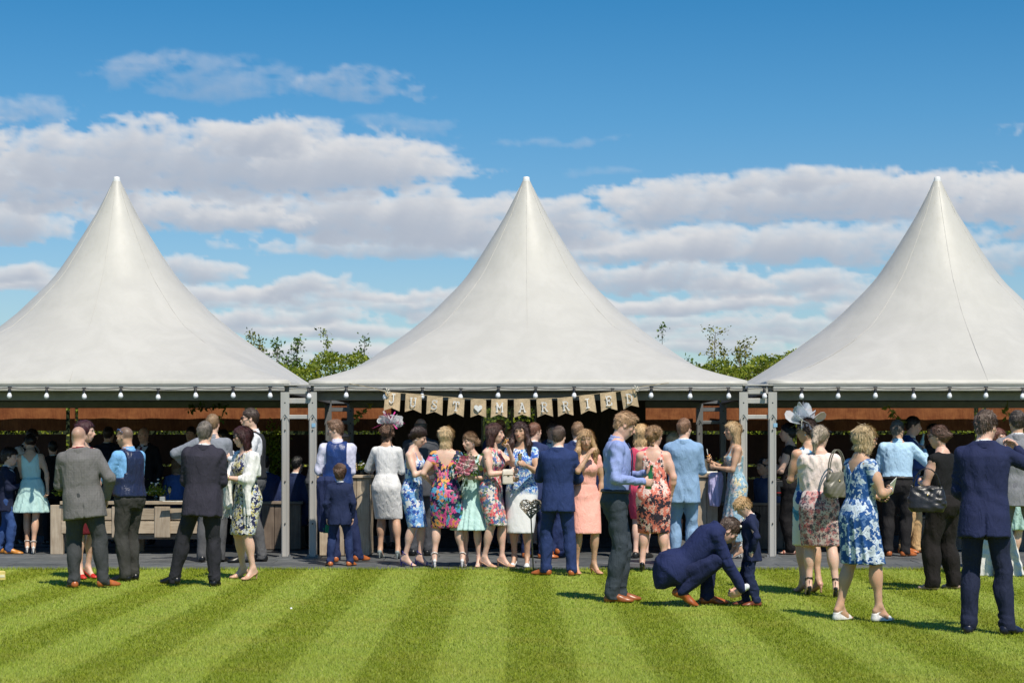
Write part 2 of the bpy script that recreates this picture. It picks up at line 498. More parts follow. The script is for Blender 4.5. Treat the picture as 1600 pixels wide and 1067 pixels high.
# ------------------------------------------------------------------ signed distance modelling (numpy) -> one continuous surface
f4 = np.float32
def rotm(yaw=0, pitch=0, roll=0):
    """degrees; front of a figure is -Y. pitch > 0 leans or looks forward/down, yaw > 0 turns towards +X, roll > 0 tips towards +X"""
    return np.array(Matrix.Rotation(radians(yaw), 3, 'Z') @ Matrix.Rotation(radians(roll), 3, 'Y') @ Matrix.Rotation(radians(pitch), 3, 'X'))
class Sdf:
    def __init__(s): s.p = []; s.post = []
    def _a(s, lo, hi, fn, k, op='u'):
        s.p.append((np.asarray(lo, float), np.asarray(hi, float), fn, k, op)); return s
    def cap(s, a, b, ra, rb, k=.02, op='u', grow=0.0):
        a = np.asarray(a, float); b = np.asarray(b, float); ra += grow; rb += grow
        ba = b - a; L = max(float(ba @ ba), 1e-9); m = max(ra, rb)
        def fn(X, Y, Z):
            x, y, z = X - a[0], Y - a[1], Z - a[2]
            t = np.clip((x * ba[0] + y * ba[1] + z * ba[2]) / L, 0, 1)
            return np.sqrt((x - t * ba[0]) ** 2 + (y - t * ba[1]) ** 2 + (z - t * ba[2]) ** 2) - (ra + (rb - ra) * t)
        return s._a(np.minimum(a, b) - m, np.maximum(a, b) + m, fn, k, op)
    def ell(s, c, r, R=None, k=.02, op='u', grow=0.0):
        c = np.asarray(c, float); r = np.asarray(r, float) + grow
        R = np.eye(3) if R is None else R
        ext = np.sqrt((R ** 2) @ (r ** 2))
        def fn(X, Y, Z):
            x, y, z = X - c[0], Y - c[1], Z - c[2]
            q = [(R[0, i] * x + R[1, i] * y + R[2, i] * z) / r[i] for i in range(3)]
            k0 = np.sqrt(q[0] ** 2 + q[1] ** 2 + q[2] ** 2)
            k1 = np.sqrt((q[0] / r[0]) ** 2 + (q[1] / r[1]) ** 2 + (q[2] / r[2]) ** 2) + 1e-9
            return k0 * (k0 - 1) / k1
        return s._a(c - ext, c + ext, fn, k, op)
    def loft(s, o, R, tab, k=.02, op='u', grow=0.0, n=2.3, wave=None, cut=None):
        """tab rows: z, half width, half depth, centre y (, centre x); wave(th, z) adds to the radius"""
        o = np.asarray(o, float); T = np.array([list(r) + [0] * (5 - len(r)) for r in tab], float)
        T = T[np.argsort(T[:, 0])]
        zt, at, bt, yt, xt = T[:, 0], T[:, 1] + grow, T[:, 2] + grow, T[:, 3], T[:, 4]
        gm = .05 if wave else 0
        mx = max(at.max() + abs(xt).max(), bt.max() + abs(yt).max()) + gm
        cs = np.array([o + R @ np.array([sx * (at.max() + abs(xt).max() + gm), sy * (bt.max() + abs(yt).max() + gm), z]) for sx in (-1, 1) for sy in (-1, 1) for z in (zt[0], zt[-1])])
        def fn(X, Y, Z):
            x, y, z = X - o[0], Y - o[1], Z - o[2]
            lx, ly, lz = (R[0, i] * x + R[1, i] * y + R[2, i] * z for i in range(3))
            a = np.interp(lz, zt, at).astype(f4); b = np.interp(lz, zt, bt).astype(f4)
            lx = lx - np.interp(lz, zt, xt); ly = ly - np.interp(lz, zt, yt)
            if wave is not None:
                w_ = wave(np.arctan2(lx, -ly), lz)
                a = a + w_; b = b + w_
            qx, qy = np.abs(lx) / a, np.abs(ly) / b
            k0 = (qx ** n + qy ** n) ** (1 / n) + 1e-6
            k1 = np.sqrt((qx / a) ** 2 + (qy / b) ** 2) + 1e-6
            e2 = np.sqrt(qx ** 2 + qy ** 2) + 1e-6
            d = e2 * (k0 - 1) / k1
            dc = np.maximum(zt[0] - lz, lz - zt[-1])
            d = np.maximum(d, dc)
            if cut is not None: d = np.maximum(d, cut(lx, ly, lz))
            return d
        return s._a(cs.min(0), cs.max(0), fn, k, op)
    def fn(s, lo, hi, f, k=.01, op='u'): return s._a(lo, hi, f, k, op)
    def build(s, h, pad=.03):
        us = [p for p in s.p if p[4] == 'u']
        lo = np.min([p[0] for p in us], 0) - pad; hi = np.max([p[1] for p in us], 0) + pad
        n = np.ceil((hi - lo) / h).astype(int) + 1
        ax = [(lo[i] + h * np.arange(n[i])).astype(f4) for i in range(3)]
        G = np.full(n, .5, f4)
        for (l, u, fn, k, op) in s.p:
            m = max(pad * .7, k * 1.2)
            i0 = np.clip(np.floor((l - m - lo) / h).astype(int), 0, n); i1 = np.clip(np.ceil((u + m - lo) / h).astype(int) + 1, 0, n)
            if (i1 <= i0).any(): continue
            sl_ = tuple(slice(i0[i], i1[i]) for i in range(3))
            d = fn(ax[0][sl_[0]][:, None, None], ax[1][sl_[1]][None, :, None], ax[2][sl_[2]][None, None, :]).astype(f4)
            a = G[sl_]
            if op == 'u':
                if k <= 0: G[sl_] = np.minimum(a, d)
                else:
                    q = np.maximum(k - np.abs(a - d), 0) / k
                    G[sl_] = np.minimum(a, d) - q * q * k * .25
            elif op == 's':
                d = -d; q = np.maximum(k - np.abs(a - d), 0) / max(k, 1e-6)
                G[sl_] = np.maximum(a, d) + q * q * k * .25
        X, Y, Z = ax[0][:, None, None], ax[1][None, :, None], ax[2][None, None, :]
        for f in s.post: G = f(G, X, Y, Z)
        return nets(G, ax, h)
def nets(G, ax, h):
    S_ = G < 0
    c = [S_[i:S_.shape[0] - 1 + i, j:S_.shape[1] - 1 + j, k:S_.shape[2] - 1 + k] for i in (0, 1) for j in (0, 1) for k in (0, 1)]
    cnt = sum(x.astype(np.int8) for x in c)
    act = (cnt > 0) & (cnt < 8)
    ix, iy, iz = np.nonzero(act)
    N = len(ix)
    if N == 0: return np.zeros((0, 3), f4), np.zeros((0, 4), np.int32)
    idx = np.full(act.shape, -1, np.int32); idx[ix, iy, iz] = np.arange(N)
    cv = np.stack([G[ix + i, iy + j, iz + k] for i in (0, 1) for j in (0, 1) for k in (0, 1)], 1)
    cp = np.array([(i, j, k) for i in (0, 1) for j in (0, 1) for k in (0, 1)], f4)
    P = np.zeros((N, 3), f4); W = np.zeros((N, 1), f4)
    for a_ in range(8):
        for b_ in range(a_ + 1, 8):
            if np.abs(cp[a_] - cp[b_]).sum() != 1: continue
            va, vb = cv[:, a_], cv[:, b_]
            cr = (va < 0) != (vb < 0)
            t = np.where(cr, va / np.where(cr, va - vb, 1), 0)[:, None]
            P += np.where(cr[:, None], cp[a_] + t * (cp[b_] - cp[a_]), 0); W += cr[:, None]
    P /= W
    V = P * h + np.stack([ax[0][ix], ax[1][iy], ax[2][iz]], 1)
    Q = []
    sh = act.shape
    for axis in range(3):
        a1, a2 = [(1, 2), (2, 0), (0, 1)][axis]
        A = np.take(S_, range(S_.shape[axis] - 1), axis); B = np.take(S_, range(1, S_.shape[axis]), axis)
        e = np.nonzero(A != B)
        e = np.stack(e, 1)
        ok = (e[:, a1] > 0) & (e[:, a2] > 0) & (e[:, a1] < sh[a1]) & (e[:, a2] < sh[a2])
        e = e[ok]
        flip = A[tuple(e.T)]
        def at(d1, d2):
            q = e.copy(); q[:, a1] -= d1; q[:, a2] -= d2
            return idx[q[:, 0], q[:, 1], q[:, 2]]
        q = np.stack([at(1, 1), at(0, 1), at(0, 0), at(1, 0)], 1)
        q = np.where(flip[:, None], q, q[:, ::-1])
        Q.append(q)
    Q = np.concatenate(Q)
    Q = Q[(Q >= 0).all(1)]
    return V, Q
def join_parts(lst):
    Vs, Qs, b = [], [], 0
    for V, Q in lst:
        Vs.append(V); Qs.append(Q + b); b += len(V)
    return np.concatenate(Vs), np.concatenate(Qs)
def wrinkle(seed, amp=.004, wl=.09, stretch=(1, 1, .7)):
    rg = np.random.RandomState(seed)
    K = rg.normal(size=(5, 3)); K /= np.linalg.norm(K, axis=1)[:, None]
    K = K * np.array(stretch) * (2 * pi / wl) * rg.uniform(.6, 1.5, (5, 1)); ph = rg.uniform(0, 6.28, 5)
    def f(G, X, Y, Z):
        w1 = np.sin(K[3, 0] * .5 * X + K[3, 1] * .5 * Y + K[3, 2] * .5 * Z + ph[3])
        w2 = np.sin(K[4, 0] * .4 * X + K[4, 1] * .4 * Y + K[4, 2] * .4 * Z + ph[4])
        d = np.sin(K[0, 0] * X + K[0, 1] * Y + K[0, 2] * Z + ph[0] + 1.6 * w1)
        d = d + .7 * np.sin(K[1, 0] * X + K[1, 1] * Y + K[1, 2] * Z + ph[1] + 1.8 * w2)
        d = d + .5 * np.sin(K[2, 0] * 1.7 * X + K[2, 1] * 1.7 * Y + K[2, 2] * 1.7 * Z + ph[2] + w1)
        return G + (amp * .6 * d * (.6 + .4 * w2)).astype(f4)
    return f
def ik(a, c, l1, l2, pole):
    """middle joint between a and c"""
    a = np.asarray(a, float); c = np.asarray(c, float)
    d = c - a; L = np.linalg.norm(d)
    if L > (l1 + l2) * .995:
        c = a + d / L * (l1 + l2) * .995; d = c - a; L = np.linalg.norm(d)
    u = d / L; x = (l1 * l1 - l2 * l2 + L * L) / (2 * L); h = sqrt(max(l1 * l1 - x * x, 1e-8))
    p = np.asarray(pole, float); p = p - u * (p @ u)
    if np.linalg.norm(p) < 1e-4: p = np.array([0, 0, -1.0]) - u * (-u[2])
    p /= np.linalg.norm(p)
    return a + u * x + p * h, c
def unit(v): v = np.asarray(v, float); return v / (np.linalg.norm(v) + 1e-9)

MT = [(-.10, .11, .085, .005), (-.06, .155, .10, .008), (0, .172, .115, .012), (.07, .168, .108, .006), (.17, .150, .10, -.002), (.28, .160, .108, -.004),
      (.40, .178, .118, 0), (.47, .182, .112, .004), (.52, .158, .092, .008), (.555, .105, .068, .012), (.60, .062, .058, .012)]
FT = [(-.10, .11, .085, .005), (-.06, .155, .10, .012), (0, .178, .118, .018), (.06, .166, .108, .012), (.17, .122, .086, 0), (.26, .130, .088, 0),
      (.38, .150, .098, 0), (.46, .152, .090, .004), (.51, .130, .074, .008), (.545, .085, .056, .012), (.59, .050, .048, .012)]
ARMS = {  # wrist target from the shoulder, times scale; x is mirrored: + is outwards.  then elbow pole
    'down': ((.05, -.04, -.53), (.5, .8, 0)), 'down2': ((.10, .02, -.52), (.6, .8, 0)), 'fwd': ((.03, -.18, -.47), (.4, 1, -.2)),
    'glass': ((-.06, -.30, -.15), (.55, .3, -1)), 'glass2': ((-.12, -.27, -.22), (.6, .3, -1)), 'mouth': ((-.14, -.22, .06), (.7, 0, -1)),
    'waist': ((-.14, -.24, -.30), (.9, .4, -.4)), 'low': ((-.16, -.19, -.42), (1, .5, 0)), 'bar': ((.05, -.38, -.26), (.5, .4, -1)),
    'cheek': ((-.09, -.20, .08), (.8, -.1, -1)), 'back': ((-.06, .17, -.42), (1, .4, 0)), 'hip': ((.02, -.06, -.34), (1, .7, 0))}

def figure(sp):
    """joints of a person, in its own frame: front is -Y, feet at z = 0"""
    J = {}
    H = sp['h']; fem = sp.get('fem', False); kid = sp.get('kid', False)
    k = H / (1.67 if fem else 1.78); J['k'] = k
    fat = sp.get('fat', 0.0)
    J['fat'] = fat
    hs = 1.0 if not kid else 1.26           # head size factor
    hz_ = sp.get('hip_z', .52 * H if not kid else .50 * H)
    lift = 0.0
    if sp.get('heels'): lift = .055
    hz_ = hz_ + lift
    hipc = np.array([sp.get('hip_x', 0.0), sp.get('hip_y', 0.0), hz_ - (0.02 * k if sp.get('wide') else 0)])
    J['hip'] = hipc
    Rt = rotm(sp.get('twist', 0), sp.get('lean', 2), sp.get('side', 0)); J['Rt'] = Rt
    T = MT if not fem else FT
    tl = 1.0 if not kid else .98
    J['T'] = [(z * k * tl, (a + fat * (1 if z < .3 else .6)) * k, (b + fat * (1.15 if z < .35 else .5)) * k, (y - fat * .25) * k) for z, a, b, y in T]
    def tp(x, y, z): return hipc + Rt @ (np.array([x, y, z]) * k)
    J['tp'] = tp
    sw = .172 if not fem else .150
    J['neck0'] = tp(0, .012, .56 if not fem else .55)
    hr = sp.get('head', (0, 0, 0))
    Rh = rotm(hr[0], hr[1] + sp.get('lean', 2) * .4, hr[2]); J['Rh'] = Rh
    hk = k * hs * (.965 if not fem else .955); J['hk'] = hk
    nb = tp(0, -.010, .632 if not fem else .630) + np.array([0, sp.get('nk', (0, 0))[0], sp.get('nk', (0, 0))[1]])
    J['skull0'] = nb
    J['head'] = nb + Rh @ np.array([0, -.018, .092]) * hk
    J['arm'] = []; J['leg'] = []
    la, lf = (.295 * k, .262 * k)
    if fem: la, lf = .272 * k, .245 * k
    for s_, key in ((-1, 'R'), (1, 'L')):
        sh = tp(s_ * sw, .006, .495 if not fem else .48)
        pr = sp.get('arm' + key, 'down')
        pole = None
        if isinstance(pr, str): t, pole = ARMS[pr]
        else:
            t = pr[:3]; pole = pr[3] if len(pr) > 3 else (.6, .4, -.8)
        t = np.array([t[0] * s_, t[1], t[2]]) * k; pole = np.array([pole[0] * s_, pole[1], pole[2]])
        if sp.get('arm_world') and key in sp['arm_world']:
            wr = np.array(sp['arm_world'][key]); 
        else: wr = sh + Rt @ t
        el, wr = ik(sh, wr, la, lf, Rt @ pole)
        hd = unit(wr - el)
        n0 = Rt @ np.array([-s_ * 1.0, .5 if abs(hd[1]) < .8 else 0, -.25 if hd[2] > .3 else 0])
        if 'palm' + key in sp: n0 = Rt @ np.array(sp['palm' + key], float)
        if 'hdir' + key in sp: hd = unit(Rt @ np.array(sp['hdir' + key], float))
        n = unit(n0 - hd * (n0 @ hd))
        J['arm'].append(dict(s=s_, sh=sh, el=el, wr=wr, d=hd, n=n, grip=sp.get('grip' + key, 0.35 if isinstance(pr, str) and pr in ('down', 'down2', 'fwd', 'low', 'back') else 1.0)))
    hw = .085 if not fem else .08
    ll = hz_ / (.52 * H) if False else 1
    tl_, sl_ = .2345 * H, .2345 * H
    if kid: tl_, sl_ = .226 * H, .226 * H
    feet = sp.get('feet')
    for s_, key in ((-1, 'R'), (1, 'L')):
        fs = (feet[0 if s_ < 0 else 1] if feet else (s_ * (.095 if not fem else .06) * k, .02 * s_ * sp.get('stag', 1), s_ * (14 if not fem else 8)))
        fx, fy, fyaw = fs[:3]; fz = fs[3] if len(fs) > 3 else 0.0; tip = fs[4] if len(fs) > 4 else 0.0
        hj = tp(s_ * hw, .005, -.02)
        ank = np.array([fx, fy, .082 * k * hs ** .3 + lift + fz])
        pole = rotm(fyaw * .6)@ np.array([0, -1.0, 0.0])
        if sp.get('kneeout'): pole = unit(pole + np.array([s_ * sp['kneeout'], 0, 0]))
        kn, ank2 = ik(hj, ank, tl_, sl_, pole)
        J['leg'].append(dict(s=s_, hip=hj, kn=kn, an=ank2, yaw=fyaw, tip=tip, lift=lift, fz=fz))
    return J

def hand_sdf(S_, A, k, sc=1.0):
    """palm, four fingers and a thumb; A: arm dict"""
    wr, d, n, s_ = A['wr'], A['d'], A['n'], A['s']
    w_ = -s_ * np.cross(d, n)             # towards the thumb
    k = k * sc * .97
    R = np.stack([w_, d, n], 1)
    pc = wr + d * .050 * k
    S_.ell(pc, (.040 * k, .050 * k, .015 * k), R, k=.008)
    S_.cap(wr - d * .03 * k, wr + d * .02 * k, .025 * k, .023 * k, k=.012)
    c = A['grip']
    lens = (.040, .026, .021)
    for i, (o, L, cc) in enumerate(((.029, .93, .9), (.010, 1.03, 1.0), (-.010, .98, 1.05), (-.028, .80, 1.15))):
        p = wr + d * (.088 - .006 * abs(i - 1.2)) * k + w_ * o * k
        dr = unit(d + w_ * o * 2.2 * (1.1 - min(c, 1))); ang = 0
        for j in range(3):
            ang += (.30 + .62 * c * cc) * (1 if j else .75) if c > .1 else .12
            dd = unit(dr * cos(ang) + n * sin(ang))
            q = p + dd * lens[j] * L * k
            S_.cap(p, q, (.0098 - .0008 * j) * k, (.0090 - .0010 * j) * k, k=.003)
            p = q
    # thumb leaves the side of the palm near its base
    p0 = wr + d * .022 * k + w_ * .024 * k
    d1 = unit(d * .75 + w_ * .75 + n * (.15 + .35 * c)); p1 = p0 + d1 * .040 * k
    d2 = unit(d * 1.0 + w_ * (.35 - .4 * c) + n * (.3 + .6 * c)); p2 = p1 + d2 * .030 * k
    d3 = unit(d * .9 + w_ * (.1 - .6 * c) + n * (.35 + .8 * c)); p3 = p2 + d3 * .024 * k
    S_.cap(p0, p1, .0135 * k, .0115 * k, k=.008); S_.cap(p1, p2, .011 * k, .010 * k, k=.003); S_.cap(p2, p3, .010 * k, .008 * k, k=.003)

def head_sdf(S_, J, sp):
    k = J['hk']; R = J['Rh']; c = J['head']; fem = sp.get('fem')
    P = lambda x, y, z: c + R @ (np.array([x, y, z]) * k)
    wd = 1.0 + sp.get('jowl', 0) * .5 + J['fat'] * 1.2
    S_.ell(P(0, .014, .030), (.0745 * k, .094 * k, .088 * k), R, k=.01)
    S_.ell(P(0, -.026, -.028), (.062 * k * wd, .062 * k, .078 * k), R, k=.03)
    S_.ell(P(0, -.042, -.078), ((.030 if fem else .037) * k * wd, .032 * k, .026 * k), R, k=.030)
    S_.cap(P(-.046 * wd, .012, -.052), P(0, -.048, -.090), .018 * k, .014 * k, k=.028)
    S_.cap(P(.046 * wd, .012, -.052), P(0, -.048, -.090), .018 * k, .014 * k, k=.028)
    # cheekbones, brow, sockets
    for s_ in (-1, 1):
        S_.ell(P(s_ * .043, -.060, -.014), (.019 * k, .014 * k, .016 * k), R, k=.018)
        S_.ell(P(s_ * .031, -.091, .012), (.017 * k, .011 * k, .0105 * k), R, k=.014, op='s')
        S_.ell(P(s_ * .030, -.076, .031), (.026 * k, .012 * k, .007 * k), R, k=.012)
        S_.ell(P(s_ * .0305, -.0705, .0115), (.0125 * k, .0125 * k, .0115 * k), R, k=.003)
    # nose
    S_.cap(P(0, -.084, .018), P(0, -.107, -.019), .0065 * k, .0095 * k, k=.012)
    S_.ell(P(0, -.104, -.023), (.013 * k, .011 * k, .009 * k), R, k=.006)
    # mouth
    S_.ell(P(0, -.082, -.048), (.027 * k, .014 * k, .018 * k), R, k=.014)
    S_.ell(P(0, -.0965, -.0445), (.021 * k, .007 * k, .0045 * k), R, k=.004)
    S_.ell(P(0, -.0955, -.0530), (.019 * k, .0075 * k, .0055 * k), R, k=.004)
    S_.ell(P(0, -.104, -.0488), (.021 * k, .010 * k, .0012 * k), R, k=.004, op='s')
    for s_ in (-1, 1):
        Re = R @ rotm(s_ * 20, -12, 0)
        S_.ell(P(s_ * .0765, .010, .000), (.0085 * k, .0175 * k, .031 * k), Re, k=.006)
        S_.ell(P(s_ * .086, .008, .003), (.005 * k, .009 * k, .016 * k), Re, k=.006, op='s')
    # neck
    nk = (.056 if not fem else .044) * J['k'] * (1 + J['fat'] * 2)
    S_.cap(J['tp'](0, .014, .50), c + R @ (np.array([0, .018, -.045]) * k), nk * 1.04, nk * .97, k=.035)

def head_tint(V, J, sp):
    k = J['hk']; q = (V - J['head']) @ J['Rh'] / k      # local
    x, y, z = q[:, 0], q[:, 1], q[:, 2]
    n = len(V); T = np.ones((n, 3))
    front = y < -.045
    def blend(mask, col, hard=1):
        m = np.clip(mask, 0, 1)[:, None] * front[:, None]
        nonlocal T
        T = T * (1 - m) + np.array(col) * m
    lip = np.exp(-((x / .022) ** 4 + ((z + .0485) / .0085) ** 4)) * (y < -.07)
    lc = sp.get('lips', (1.0, .50, .48) if sp.get('fem') else (.88, .62, .58))
    blend(lip, lc)
    blend(np.exp(-((x / .022) ** 4 + ((z + .0488) / .0016) ** 2)) * .7 * (y < -.07), (.35, .15, .12))
    bc = np.array(sp.get('hair_col', (.1, .07, .05))); sk = np.array(sp['skin'])
    br = np.clip(bc / sk * 1.2, .08, .75)
    for s_ in (-1, 1):
        zz = .0335 - .25 * (np.abs(x) - .03) ** 2 / .03
        blend(np.exp(-(((x - s_ * .031) / .019) ** 4 + ((z - zz) / .0042) ** 2)) * .85, br)
        ex, ez = (x - s_ * .0305), (z - .0115)
        blend(np.exp(-((ex / .0155) ** 4 + (ez / .0085) ** 4)) * .55, (.55, .42, .38))
        blend(np.exp(-((ex / .012) ** 4 + ((ez + .0005) / .0052) ** 4)), (1.35, 1.5, 1.6))
        blend(np.exp(-((ex / .0052) ** 4 + (ez / .0052) ** 4)), (.12, .10, .10))
        blend(np.exp(-((ex / .0145) ** 4 + ((ez - .0055) / .0022) ** 2)) * .9, (.12, .08, .07))
        # warmer cheeks
        blend(np.exp(-(((x - s_ * .045) / .02) ** 2 + ((z + .02) / .02) ** 2)) * .35, (1.05, .78, .72))
    blend(np.exp(-((x / .012) ** 2 + ((z + .02) / .012) ** 2)) * .25, (1.03, .8, .75))
    if sp.get('stubble'):
        m = np.clip((-.012 - z) / .03, 0, 1) * (y < .01) * sp['stubble']
        T *= (1 - m[:, None] * np.array([.55, .50, .45]))
    if sp.get('crop'):    # closely cropped hair on the scalp
        m = np.clip((z - .045 + .55 * (-y) * 0 + .75 * np.minimum(y + .05, .05) * 1.0) / .02, 0, 1)
        m = np.maximum(m, np.clip((y + .005) / .03, 0, 1) * np.clip((z + .035) / .02, 0, 1)) * sp['crop']
        T = T * (1 - m[:, None]) + m[:, None] * br
    return T

def hair_parts(sp, J):
    """returns an Sdf for the hair, or None"""
    st = sp.get('hair', 'short')
    if st in (None, 'none'): return None
    k = J['hk']; R = J['Rh']; c = J['head']
    P = lambda x, y, z: c + R @ (np.array([x, y, z]) * k)
    seed = sp['seed']; rg = np.random.RandomState(seed)
    A = Sdf()
    fem = sp.get('fem'); kid_ = sp.get('kid')
    vol = sp.get('vol', 1.0)
    t = (.011 if not fem else .014) * vol
    top = (.009 if fem else .013) * vol
    tt = t if fem or kid_ else .0065 * vol
    A.ell(P(0, .016 if not fem else .014, .030 + top * .6), ((.0745 + tt) * k, (.094 + tt) * k, (.088 + t) * k), R, k=.01)
    if st in ('quiff',):
        A.ell(P(.005, -.045, .106), (.046 * k, .040 * k, .020 * k), R, k=.03)
    if st in ('short', 'quiff', 'balding', 'thick'):
        A.ell(P(0, .048, -.02), (.056 * k, .050 * k, .052 * k), R, k=.02)
    if st == 'boy':
        A.ell(P(0, -.02, .055), (.086 * k, .085 * k, .066 * k), R, k=.02)
        A.ell(P(0, .05, -.02), (.066 * k, .058 * k, .062 * k), R, k=.02)
    L = sp.get('hlen', .25)
    if st in ('long', 'wavy', 'bob'):
        # sheet hanging from the crown over the neck and back
        base = P(0, .035, .03)
        bt = .03 if st != 'bob' else .035
        tab = [(-L, .070 if st != 'bob' else .082, .040), (-L * .6, .092 * vol, .052), (-.08, .094 * vol, .062), (0, .094, .078), (.05, .08, .06)]
        Rz = rotm(sp.get('head', (0,))[0])
        yo = .012
        A.loft(base, Rz, [(z * k if z > -.1 else z * k, a * k, b * k, yo * k if z > -.1 else (yo + .012) * k) for z, a, b in tab], k=.03)
        if st == 'bob':
            for s_ in (-1, 1):
                A.cap(P(s_ * .072, -.020, .05), P(s_ * .078, -.015, -.085), .030 * k, .026 * k, k=.02)
        if sp.get('frontlock'):
            for s_ in (-1, 1):
                q = P(s_ * .075, -.005, .02); e = J['tp'](s_ * .105, -.085, .42 if st != 'bob' else .5)
                m_ = (q + e) / 2 + np.array([s_ * .02, -.01, 0])
                A.cap(q, m_, .030 * k, .034 * k, k=.03); A.cap(m_, e, .034 * k, .014 * k, k=.03)
    if st == 'updo' or st == 'bun' or st == 'curly':
        bc = sp.get('bun', (0, .105, .015, .042))
        A.ell(P(*bc[:3]), (bc[3] * k * 1.15, bc[3] * k, bc[3] * k), R, k=.012)
        A.ell(P(0, .05, -.015), (.062 * k, .055 * k, .05 * k), R, k=.02)
        if st == 'curly':
            for i in range(22):
                a_, b_ = rg.uniform(-1.0, 1.0), rg.uniform(-.5, 1.2)
                p = np.array([sin(a_ * 1.5) * .088, .03 + cos(a_ * 1.5) * .085 * abs(cos(b_)), .035 + .09 * sin(b_) - .01])
                A.ell(P(*p), np.array([.020, .020, .024]) * k * rg.uniform(.8, 1.2), R @ rotm(rg.uniform(0, 180), rg.uniform(0, 90), 0), k=.006)
            for i in range(6):
                p = np.array([rg.uniform(-.05, .05), .075 + rg.uniform(-.01, .01), -.05 - .012 * i])
                A.ell(P(*p), np.array([.016, .016, .022]) * k, R, k=.006)
    if st == 'pony':
        q = P(0, .108, .005); A.ell(q, (.022 * k, .02 * k, .02 * k), R, k=.01)
        A.ell(P(0, .05, -.015), (.064 * k, .055 * k, .05 * k), R, k=.02)
        e1 = P(0, .135, -.06) ; e2 = P(.01, .115, -L)
        A.cap(q, e1, .020 * k, .034 * k, k=.012); A.cap(e1, e2, .034 * k, .012 * k, k=.012)
    # face and hairline cut
    hl = sp.get('hairline', .066)
    def cutf(G, X, Y, Z):
        x, y, z = X - c[0], Y - c[1], Z - c[2]
        lx, ly, lz = ((R[0, i] * x + R[1, i] * y + R[2, i] * z) / k for i in range(3))
        up = lz > -.12
        if st in ('long', 'wavy', 'bob'):
            yc = -.040 if st != 'bob' else -.052
            d1 = np.minimum((hl + .35 * lx * lx * 0 - .3 * (ly + .085)) - lz, (yc + .1 * np.maximum(-lz, 0)) * -1 * -1 - ly)
            side = np.maximum(0, np.abs(lx) - .045) * .9
            d1 = d1 - side
            if sp.get('fringe'):
                d1 = np.minimum(d1, .034 - lz + .0 * lx)
            d = d1 * k
            if sp.get('frontlock'):
                d = np.where(lz < -.085, -1, d)
        elif st == 'boy':
            d = np.maximum(np.minimum(.036 - .15 * (ly + .085) - lz, -.035 - ly), (-.055 - lz)) * k
            d = np.maximum(d, np.where(ly < .0, (.0 - .5 * (ly + .02)) - lz, -1) * k)
        elif fem:
            d1 = (hl - .80 * (ly + .085) - lz) / 1.28
            d1 = np.where(ly > .016, -1, d1)
            d2 = np.where(ly < .095, -.075 - lz, -1) if st != 'curly' and st != 'pony' else np.where(ly < .06, -.075 - lz, -1)
            d = np.maximum(d1, d2) * k
        else:
            d1 = (hl - .78 * (ly + .085) - lz) / 1.27
            sb = np.where((np.abs(lx) > .055) & (ly > -.032) & (ly < .02), -.018 - lz, 1)   # sideburns
            d1 = np.minimum(d1, sb)
            d1 = np.where(ly > .012, np.minimum(d1, np.maximum(-.062 - lz, -.0)), d1) if True else d1
            d1 = np.where(ly > .012, -.062 - lz, d1)
            d = d1 * k
            if st == 'balding':
                rr = .070 + sp.get('ring', 0)
                dist = np.sqrt(lx ** 2 + (ly + .005) ** 2 + np.maximum(lz - .03, 0) ** 2 * .05)
                bald = np.where(lz > .048, rr - dist, -1) if False else ((lz - (.062 - sp.get('ring', 0))) )
                front_b = (-.015 - ly)
                d = np.maximum(d, np.maximum(bald, np.where(lz > .03, front_b, -1)) * k)
        return np.maximum(G, d)
    # strands
    fr = {'curly': 60, 'wavy': 34}.get(st, 46)
    am = {'curly': .0035, 'wavy': .004, 'short': .0018, 'quiff': .0025, 'thick': .0035, 'boy': .0022}.get(st, .0018) * (J['k'])
    phs = rg.uniform(0, 6.28, 4)
    def strands(G, X, Y, Z):
        x, y, z = X - c[0], Y - c[1], Z - c[2]
        lx, ly, lz = ((R[0, i] * x + R[1, i] * y + R[2, i] * z) / k for i in range(3))
        th = np.arctan2(lx, ly + .02)
        wz = 2.2 * np.sin(lz * (38 if st == 'wavy' else 16) + phs[0]) 
        d = np.sin(th * 17 + wz + phs[1]) + .6 * np.sin(th * 29 - wz * .7 + phs[2]) + .8 * np.sin(lx * fr * 2 + wz) * np.sin(ly * fr * 2 + lz * fr + phs[3])
        return G + (am * .55 * d).astype(f4)
    A.post = [strands, cutf]
    return A
